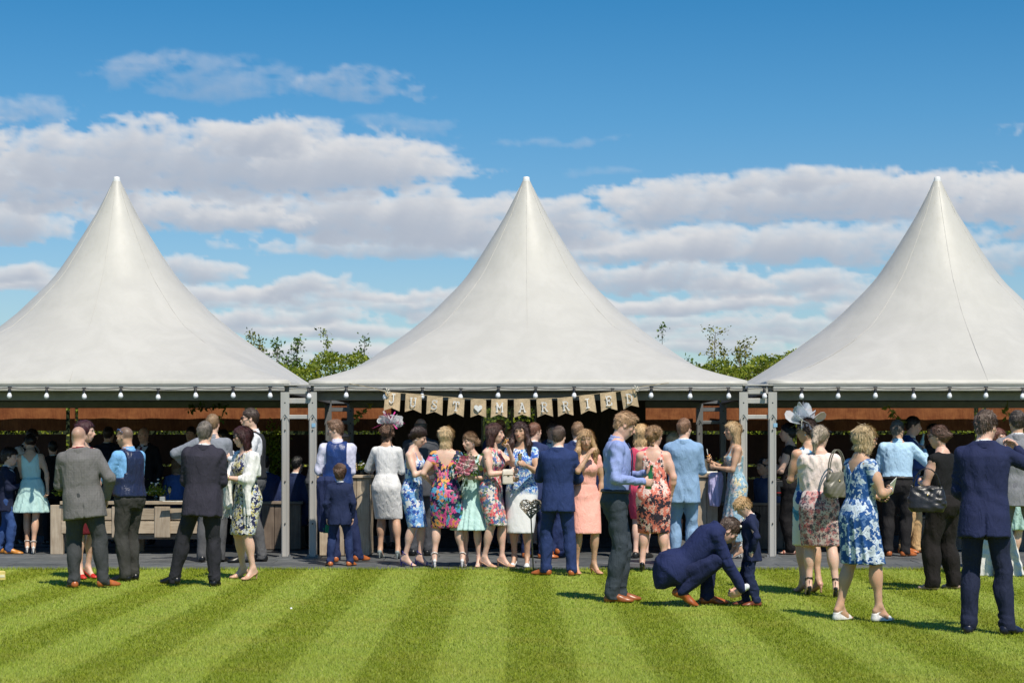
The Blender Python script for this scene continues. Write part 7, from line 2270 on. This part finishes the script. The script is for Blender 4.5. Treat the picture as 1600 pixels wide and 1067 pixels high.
# ---- right group
g(at=(1196, 858), top=735, yaw=-60, h=1.7, hip_z=.48, outfit='shirt', c3=S(70, 85, 120), c2=BLK, lod=2, feet=[(-.1, -.42, 0), (.1, -.42, 0)], hair_col=BLK, skin='tan', label='seated man in a blue shirt in the shade between the right posts')
g(at=(1236, 866), top=668, yaw=-112, fem=True, outfit='trousers_f', c1=S(36, 33, 34), c2=S(26, 24, 26), hair='bun', hair_col=BLK, armR='glass', armL='glass2', shoe='sandal', shoe_col=S(150, 80, 60), head=(10, 0, 0), fat=.01, extra=[harness], label='photographer in black with a tan leather camera harness', lod=1)
g(at=(1266, 926), top=662, yaw=-160, fem=True, heels=True, outfit='dress', c1=FL_R3, hair='bun', bun=(0, .10, -.02, .05), hair_col=S(66, 44, 36), glasses=True, head=(-110 + 165, 0, 0) if False else (-135 + 180, 4, 0), armR='down', armL='glass2', skirt_z=.48, shoe='pump', shoe_col=S(200, 150, 130),
  feet=[(-.07, .04, 0), (.08, .0, 0)], extra=[headband, fasc_loops((-.035, -.01, .085), (.66, .70, .76), 13, .24, 13, 12, (.05, .06, .08)), earring], skin='tan', label='woman in sunglasses with a large grey net fascinator and cream hairband', lod=0)
g(at=(1280, 932), top=673, yaw=170, fem=True, heels=True, outfit='skirt', c1=S(232, 214, 206), c2=FL_PINKSK, hair='pony', hlen=.16, hair_col=S(190, 170, 145), fat=.018, armR='glass2', armL='low', slv='short', skirt_z=.52, feet=[(-.16, .06, 0), (.10, -.04, 10)], shoe='sandal', shoe_col=BLK, skin='fair', head=(-20, 8, 0), label='woman in a nude top and pink rosette print skirt with black strappy heels', lod=0)
g(at=(1343, 970), top=674, yaw=116, fem=True, heels=True, outfit='dress', sleeve='short', c1=FL_BLUE, hair='bob', hair_col=S(205, 175, 120), hlen=.12, fringe=True, glasses=(.10, .03, .03), clear=True, skin='tan', fat=.018, flare=.02, neckb=(.15, .13, 'v'), armL=(.0, -.30, -.28, (.7, .4, -1)), armR=(-.05, -.26, -.22, (.8, .4, -1)),
  head=(-18, 8, 0), skirt_z=.52, feet=[(-.13, -.10, -12), (.10, .13, 4)], shoe='wedge', shoe_col=(.72, .70, .68), extra=[bracelet('R', (.75, .75, .75))], label='woman with a blonde bob and glasses in a blue floral dress with white wedges', lod=0)
g(at=(1402, 869), top=659, yaw=172, outfit='shirt', c3=S(178, 210, 236), c2=BLACKT, hair='thick', hair_col=GREYH, armR=(.20, -.30, -.03, (.6, .3, -1)), armL='waist', head=(-35, 0, 0), shoe_col=TAN, fat=.014, feet=[(-.10, 0, -50), (.12, 0, 20)], skin='tan', label='man from behind in a pale blue shirt raising a bottle', lod=0, gripR=1.2)
g(at=(1420, 864), top=652, yaw=70, outfit='suit', c1=S(48, 72, 132), c2=S(195, 160, 115), hair='short', hair_col=DBROWN, shoe_col=TAN, armR='waist', armL='waist', head=(10, 6, 0), feet=[(-.1, .06, 0), (.1, -.08, 10)], skin='pink', label='man in profile in a blue jacket and khaki trousers behind the pale shirt', lod=1)
g(at=(1462, 858), top=668, yaw=-60, fem=True, outfit='trousers_f', slv='long', c1=S(60, 62, 70), c2=BLK, hair='curly', hair_col=BLK, lod=2, skin='tan', label='woman with short black hair in the shade beside the woman with the black bag')
g(at=(1440, 850), top=690, yaw=-30, outfit='suit', c1=BLK, c2=BLK, lod=2, hair_col=BLK, label='dark suited man far in the shade right of the raised bottle')
g(at=(1474, 921), top=672, yaw=-140, fem=True, outfit='trousers_f', slv='none', c1=BLK, c2=S(32, 28, 28), trw=1.25, hair='bun', hair_col=S(100, 66, 46), glasses=(.02, .02, .02), clear=True, armR='down', armL='glass2', fat=.014, feet=[(-.15, .03, -4), (.13, -.03, 10)], shoe='flat', shoe_col=S(190, 160, 145), skin='pink', head=(20, 4, 0), label='woman in a sleeveless black top and wide black trousers with glasses')
g(at=(1556, 888), top=676, yaw=30, fem=True, outfit='dress', c1=cloth(S(220, 180, 150)), hair='wavy', hair_col=S(120, 62, 40), lod=1, label='auburn haired woman between the two suited men at the right')
g(at=(1588, 890), top=684, yaw=160, fem=True, heels=True, outfit='dress', c1=AQUA, flare=.07, skirt_z=.52, hair='bun', hair_col=BROWN, shoe='sandal', shoe_col=WHITE, lod=1, label='bridesmaid in aqua and white heels hidden behind the grey suit at the right edge', feet=[(.02, .0, 0), (.16, 0, 0)])
g(at=(1590, 902), top=644, yaw=168, outfit='suit', c1=S(128, 128, 134), c2=S(112, 112, 120), hair='short', hair_col=S(72, 58, 50), armR='low', armL='waist', skin='tan', head=(20, 0, 0), feet=[(-.24, 0, -20), (.20, 0, 14)], shoe_col=TAN, label='man from behind in a mid grey suit at the right edge', lod=0)
g(at=(1538, 990), top=643, yaw=168, outfit='suit', c1=S(33, 40, 74), c2=S(32, 38, 62), hair='thick', vol=1.1, hair_col=S(98, 76, 62), armR=(.10, -.20, .06, (1, .0, -.7)), armL='low', head=(-32, 10, 0), lean=6, feet=[(-.17, .02, -38), (.12, .0, -4)], shoe_col=S(28, 30, 50), skin='pink', label='brown haired man from behind in a navy suit lifting his right hand', lod=0, gripR=.8)

import sys as _sys
JJ = []
for sp in P:
    JJ.append(person(sp))
def who(word):
    for sp, J in zip(P, JJ):
        if word in sp['label']: return J
    raise KeyError(word)
# ---- crouching man tying the boy's shoe
cro = dict(at=(1091, 946), h=1.80, yaw=90, pose='crouch', outfit='suit', c1=S(33, 42, 82), c2=S(28, 36, 70), hair='short', hair_col=S(88, 66, 52), hip_z=.31, hip_y=.22, lean=47, nk=(.055, -.10), head=(0, 30, 0), jlen=.03, vneck=False,
           feet=[(-.10, .16, -4, .07, 28), (.10, -.09, 4)], kneeout=.10, arm_world={'R': (-.10, -.40, .13), 'L': (.05, -.44, .10)}, hem=-.05, socks=S(20, 150, 165), shoe_col=S(160, 84, 40), skin='pink', extra=[bracelet('R', (.05, .05, .05))], hdirR=(0, .2, -1), hdirL=(0, .1, -1),
           label='man in a navy suit crouching to tie a little boy\'s shoe', lod=0, gripR=.7, gripL=.7)
JC = person(cro)

# ---- things held, carried or standing about
def hold(word, side): 
    J = who(word); return J['arm'][0 if side == 'R' else 1]
def held(word, side, dz=0.0, dx=0.0, dy=0.0): return Vector(hold(word, side)['hold']) + Vector((dx, dy, dz))
AMB = (.70, .32, .04); CHAMP = (.72, .55, .22)
drink_glass(held('white fringed shawl', 'R'), 'flute held by the woman in the white shawl', CHAMP, flute=True)
drink_glass(held('strappy blue', 'L', .01), 'tumbler of orange drink with a straw held by the woman in the strappy dress', AMB, straw=True)
drink_glass(held('red roses', 'L', .03), 'tumbler of amber drink at the lips of the woman in red roses', AMB, tilt=(0, .5, 0))
drink_glass(held('white pencil dress', 'L', .02), 'flute held up by the woman in the white pencil dress', CHAMP, flute=True)
drink_glass(held('peach dress', 'R', .03), 'tumbler at the lips of the woman in the peach dress', CHAMP, tilt=(.3, 0, 0))
drink_glass(held('maxi dress', 'R', .02), 'tumbler of amber drink with straw held by the woman in the maxi dress', AMB, straw=True)
drink_glass(held('mid blue suit', 'L', .02), 'flute in the hand of the man in the mid blue suit', CHAMP, flute=True)
beer_bottle(held('lilac blue shirt', 'R', .03), 'green beer bottle held by the tall man in the lilac blue shirt', (.0, .15, 0))
beer_bottle(held('pale blue shirt', 'R', .05), 'pale bottle raised by the man in the pale blue shirt', (0, .2, 0), (.25, .35, .33))
b_ = held('pink bouquet', 'L'); bouquet(b_ + Vector((.0, -.05, .13)), 'round bouquet of pink roses held by the bridesmaid in aqua')
clutch(held('bright blossoms', 'R', -.10, .03, .0), 'white clutch bag hanging beside the bright blossom dress', (.72, .70, .68), .17, .12, .05, chain=True)
clutch(held('white pencil dress', 'R', .03, -.10, -.02), 'cream clutch under the arm of the woman in the white pencil dress', (.66, .60, .52), .14, .18, .04, rz=.4)
handbag(held('peach dress', 'L', -.30, .04), 'beige structured handbag held low by the woman in peach', (.52, .36, .24), .24, .09, .24, rz=.2, strap=.17, rough=.5)
handbag(held('black blossoms', 'R', -.03, -.18, .06), 'small black velvet handbag hanging against the coral dress', (.012, .011, .012), .25, .08, .17, strap=.12, rough=.9)
handbag(Vector((gx(1308, 17.7), 17.72, gz(757, 17.7))), 'olive grey leather shoulder bag of the woman in the nude top', (.13, .12, .09), .28, .12, .24, rz=.5, strap=.24, rough=.4)
handbag(Vector((gx(1448, 18.4), 18.4, gz(779, 18.4))), 'large slouchy black shoulder bag of the woman in black', (.015, .014, .016), .38, .16, .26, rz=-.1, strap=.20, slouch=.022, rough=.35)
# phone and card of the woman in the blue floral dress
h_ = hold('blonde bob', 'L')['hold']
ph = MB().box((0, 0, 0), (.075, .009, .15), bev=.004).build('smartphone', plain('phone_black', (.01, .01, .012), .15), None, h_ + Vector((.01, -.01, .04)), (.3, .2, .5))
tag(ph, 'black smartphone held by the woman with the blonde bob', 'phone')
cd = MB().box((0, 0, 0), (.11, .004, .16)).build('folded_card', plain('card_white', (.75, .74, .7), .7), None, hold('blonde bob', 'R')['hold'] + Vector((.02, -.0, .02)), (.5, -.5, .8))
tag(cd, 'white folded card held by the woman with the blonde bob', 'card')
# camera of the photographer
Jp = who('photographer'); c_ = Jp['W'](Jp['tp'](.17, -.04, .06))
cm = tag(empty('camera', (c_.x - .10, c_.y - .06, c_.z)), 'black camera hanging at the hip of the photographer', 'camera')
MB().box((0, 0, 0), (.13, .06, .09), bev=.012).box((0, 0, .055), (.05, .05, .03), bev=.01).build('camera_body', plain('camera_black', (.012, .012, .013), .4), cm)
MB().lathe([(.001, -.14), (.038, -.14), (.040, -.08), (.034, -.03), (.034, 0)], 18, (0, 0, -.02)).build('lens', MATS['camera_black'], cm)
MB().lathe([(.0405, -.10), (.0405, -.093)], 18, (0, 0, -.02)).build('lens_ring', plain('lens_red', (.5, .02, .02), .4), cm)
# jacket folded over the arm of the young man in the waistcoat
def draped(name, loc, label, m, W=.14, L=.62, seed=3, cat='jacket', D=.05, lin=None, rz=0):
    A = Sdf(); A.loft((0, 0, 0), np.eye(3), [(-L, W * .65, D * .6, .01), (-L * .6, W * .85, D * .8, 0), (-.1, W, D, 0), (-.02, W * .95, D * 1.2, 0), (.03, W * .7, D * .8, 0)], k=.02, wave=lambda th, z: .009 * np.sin(5 * th + 6 * z) + .004 * np.sin(11 * th - 15 * z))
    A.post = [wrinkle(seed, .008, .12, (1.4, 1.2, .5))]
    r = tag(empty(name, loc, rz), label, cat)
    blobmesh('cloth', A, m, r, .010)
    if lin:
        B = Sdf(); B.loft((0, 0, 0), np.eye(3), [(-L - .012, W * .45, D * .4, -.01, W * .2), (-L + .10, W * .5, D * .62, -.012, W * .2)], k=.01); B.post = [wrinkle(seed + 1, .006, .06)]
        blobmesh('lining', B, lin, r, .010)
    return r
a_ = hold('royal blue', 'L')
draped('suit_jacket', (gx(508, 22.9), 22.95, gz(748, 22.9)), 'navy jacket with green lining folded over the arm of the young man in satin waistcoat', cloth(NAVY), .12, .66, lin=cloth(S(20, 120, 90), .5), D=.075)
Yb = 24.35
draped('lilac_shirt', (gx(1117, Yb), Yb - .05, gz(741, Yb)), 'pale lilac shirt hanging over the end of the high bar', cloth(S(190, 185, 228), .8), .10, .42, 8, 'shirt', D=.055)
# bucket, flowers, napkins and glasses on the bars
def bucket(loc, label):
    r = tag(empty('ice_bucket', loc), label, 'bucket')
    m = plain('galvanised', (.42, .45, .46), .35, .8, noise=.2, scale=30)
    MB().lathe([(.001, 0), (.085, 0), (.09, .006), (.112, .19), (.118, .192), (.118, .200), (.108, .200), (.086, .02), (.001, .02)], 26).build('bucket_body', m, r)
    for s_ in (-1, 1): MB().tube([(s_ * .108, 0, .15), (s_ * .14, 0, .145), (s_ * .14, 0, .115), (s_ * .105, 0, .11)], .005, 6).build('handle', m, r)
    return r
hb = gz(741, 24.45)
bucket((gx(1101, 24.85), 24.85, hb + .003), 'galvanised bucket on the high bar beside the light blue suit')
def flowers(loc, label, seed, s_=.10, blooms=10, pot=True):
    r = tag(empty('table_flowers', loc), label, 'flowers', 'little flower arrangements on the bars'); rg = np.random.RandomState(seed)
    C = rg.normal(0, s_ * .45, (500, 3)); C[:, 2] = np.abs(C[:, 2]) + .07
    link('leaves', leaf_mesh('leaves', C, .035, seed, .2), LEAF, r)
    m = plain('gypsophila', (.75, .73, .68), .7)
    for i in range(blooms):
        c = rg.normal(0, s_ * .5, 3); c[2] = abs(c[2]) + .10
        MB().lathe([(.001, .012), (.014, .008), (.018, 0), (.010, -.010), (.001, -.012)], 8, tuple(c)).build('bloom', m, r)
    MB().lathe([(.001, 0), (.032, 0), (.038, .085), (.034, .085), (.030, .01), (.001, .01)], 16).build('vase', glass_mat(), r)
    return r
flowers((gx(1120, 24.9), 24.9, hb + .002), 'jar of green and white flowers on the high bar by the maxi dress', 3)
flowers((gx(566, 24.8), 24.75, gz(742, 24.45) + .002), 'small jar of cream flowers on the high bar left of the white dress', 4, .07)
ht = gz(783, 24.95)
flowers((gx(243, 25.15), 25.15, ht + .004), 'cream and green flowers on the left drinks table', 5, .13, 14)
flowers((gx(103, 25.2), 25.15, ht + .004), 'leafy arrangement on the end of the left drinks table', 6, .12, 6)
MB_n = MB()
for i, (px, py) in enumerate(((1114, 24.62), (1100, 24.6))):
    o = MB().box((0, 0, .018), (.13, .11, .036), rz=.2 * i, bev=.012).build('napkin_stack', plain('napkin_cream', (.72, .70, .64), .8, noise=.05), None, (gx(px, py), py, hb + .003))
    tag(o, 'stack of folded cream napkins on the high bar, %s' % ('nearer the lilac shirt' if i == 0 else 'nearer the bucket'), 'napkins')
for i, (px, Y_, z_) in enumerate(((265, 25.0, ht), (556, 24.7, gz(742, 24.45)), (560, 24.95, gz(742, 24.45)), (1093, 24.6, hb))):
    drink_glass((gx(px, Y_), Y_, z_ + .103), ['empty flute on the left drinks table', 'glass of amber drink at the edge of the left high bar', 'second glass behind it on the left high bar, nearer the wall', 'flute on the right high bar in front of the bucket'][i], CHAMP, flute=i != 1)
    if i == 1: bpy.data.objects[-1 if False else 0]
# napkins and card on the drinks table
o = MB().box((0, 0, .004), (.30, .05, .007), rz=.05).build('linen_napkin', plain('napkin_cream', (.72, .70, .64), .8, noise=.05), None, (gx(272, 24.8), 24.80, ht + .004)); tag(o, 'cream linen napkin lying on the front edge of the drinks table', 'napkin')
o = MB().box((0, 0, .03), (.07, .07, .06), bev=.005).build('glass_tealight', plain('tealight', (.3, .32, .33), .2), None, (gx(254, 24.95), 24.95, ht + .004)); tag(o, 'small square glass tealight beside the flowers on the drinks table', 'candle')
# bottles and glasses waiting on the low counters, and a leafy plant behind them
for i, (px, Y_, z_, t_) in enumerate(((420, 26.2, gz(783, 25.9), 0), (428, 26.3, gz(783, 25.9), 1), (459, 26.15, gz(783, 25.9), 0), (1186, 26.2, gz(785, 25.9), 1), (1196, 26.1, gz(785, 25.9), 0), (1142, 26.2, gz(785, 25.9), 1))):
    side_ = 'left' if px < 800 else 'right'
    if t_: beer_bottle((gx(px, Y_), Y_, z_ + .092), ['', 'green bottle standing on the %s low counter' % side_, '', 'green bottle nearest the right pair of posts on the low counter', '', 'green bottle at the left end of the right low counter'][i])
    else: drink_glass((gx(px, Y_), Y_, z_ + .057), ['tumbler beside the green bottle on the left low counter', '', 'tumbler seen between the left pair of posts', '', 'tumbler right of a bottle on the right low counter', ''][i], CHAMP)
shrub(gx(424, 28.2), 28.2, 1.75, .35, 77, 'leafy potted bay tree in the shade behind the left low counter', mat=LEAF, leaves=1500, nb=8, name='potted_tree', cat='potted tree')
# wicker heart on a stake
Yh = gy(893)
hr_ = tag(empty('heart_stake', (gx(832, Yh), Yh, 0)), 'grey wicker heart on a thin wooden stake at the lawn edge', 'garden ornament')
M_ = MB(); rg_ = np.random.RandomState(3)
wick = [plain('wicker_grey', (.36, .31, .25), .8, noise=.4, scale=40), plain('wicker_dark', (.16, .13, .10), .8, noise=.4, scale=40)]
for w_ in range(2):
    M_ = MB()
    for i in range(46):
        pts = []
        t0, t1 = rg_.uniform(0, 2 * pi), rg_.uniform(0, 2 * pi); y_ = rg_.uniform(-.03, .03)
        def hp(t, s_): return Vector((16 * sin(t) ** 3 * .0082 * s_, 0, (13 * cos(t) - 5 * cos(2 * t) - 2 * cos(3 * t) - cos(4 * t)) * .0082 * s_))
        a_, b_2 = hp(t0, .98), hp(t1, .98)
        for q in (0, .25, .5, .75, 1):
            p_ = a_.lerp(b_2, q) if i % 2 else hp(t0 + (t1 - t0) * q * .35, rg_.uniform(.85, 1.0))
            pts.append((p_.x, y_ + rg_.uniform(-.012, .012), p_.z))
        M_.tube(pts, .0048, 5, caps=False)
    M_.v = [(v[0] - .02, v[1], v[2] + .75 - .02 + .02) for v in M_.v]
    o = M_.build('wicker', wick[w_], hr_); o['kind'] = 'stuff'
MB().tube([(.01, 0, .0), (-.02, 0, .70)], .008, 7).build('stake', plain('stake_wood', (.35, .25, .15), .8), hr_)
# yellow wooden block at the left edge of the lawn, a bottle top on the grass
Yy = gy(906)
yb = tag(empty('croquet_block', (gx(1, Yy), Yy, 0), .4), 'pale yellow wooden block lying on the lawn at the left edge', 'wooden block')
MB().box((0, 0, .05), (.09, .12, .10), bev=.006).build('block', plain('yellow_paint', (.62, .50, .16), .6), yb)
MB().box((.0, -.062, .05), (.07, .004, .03)).build('painted_band', plain('cream_paint', (.7, .65, .45), .6), yb)
Yd = gy(955); o = MB().lathe([(.001, .012), (.008, .012), (.010, 0)], 10).build('bottlecap', plain('cap_silver', (.8, .8, .82), .3), None, (gx(455, Yd), Yd, .025)); tag(o, 'tiny pale pebble lying on the open lawn', 'bottlecap')
# bride's white train glimpsed at the right edge
tr_ = tag(empty('wedding_dress_train', (gx(1568, 20.6), 20.9, 0)), 'white satin dress train spread on the ground behind the grey trousers', 'dress')
A = Sdf(); A.loft((0, 0, 0), np.eye(3), [(.0, .30, .22), (.25, .24, .18), (.55, .16, .13), (.85, .12, .10)], k=.02, wave=lambda th, z: np.clip(.9 - z, 0, 1) * .022 * np.sin(9 * th)); A.post = [wrinkle(5, .008, .1)]
blobmesh('satin', A, cloth((.74, .73, .70), .5, name='ivory_satin'), tr_, .012)
print('TRIS', sum(len(o.data.polygons) * (2 if len(o.data.polygons) and len(o.data.polygons[0].vertices) == 4 else 1) for o in bpy.data.objects if o.type == 'MESH'), 'T', time.time() - T_START)
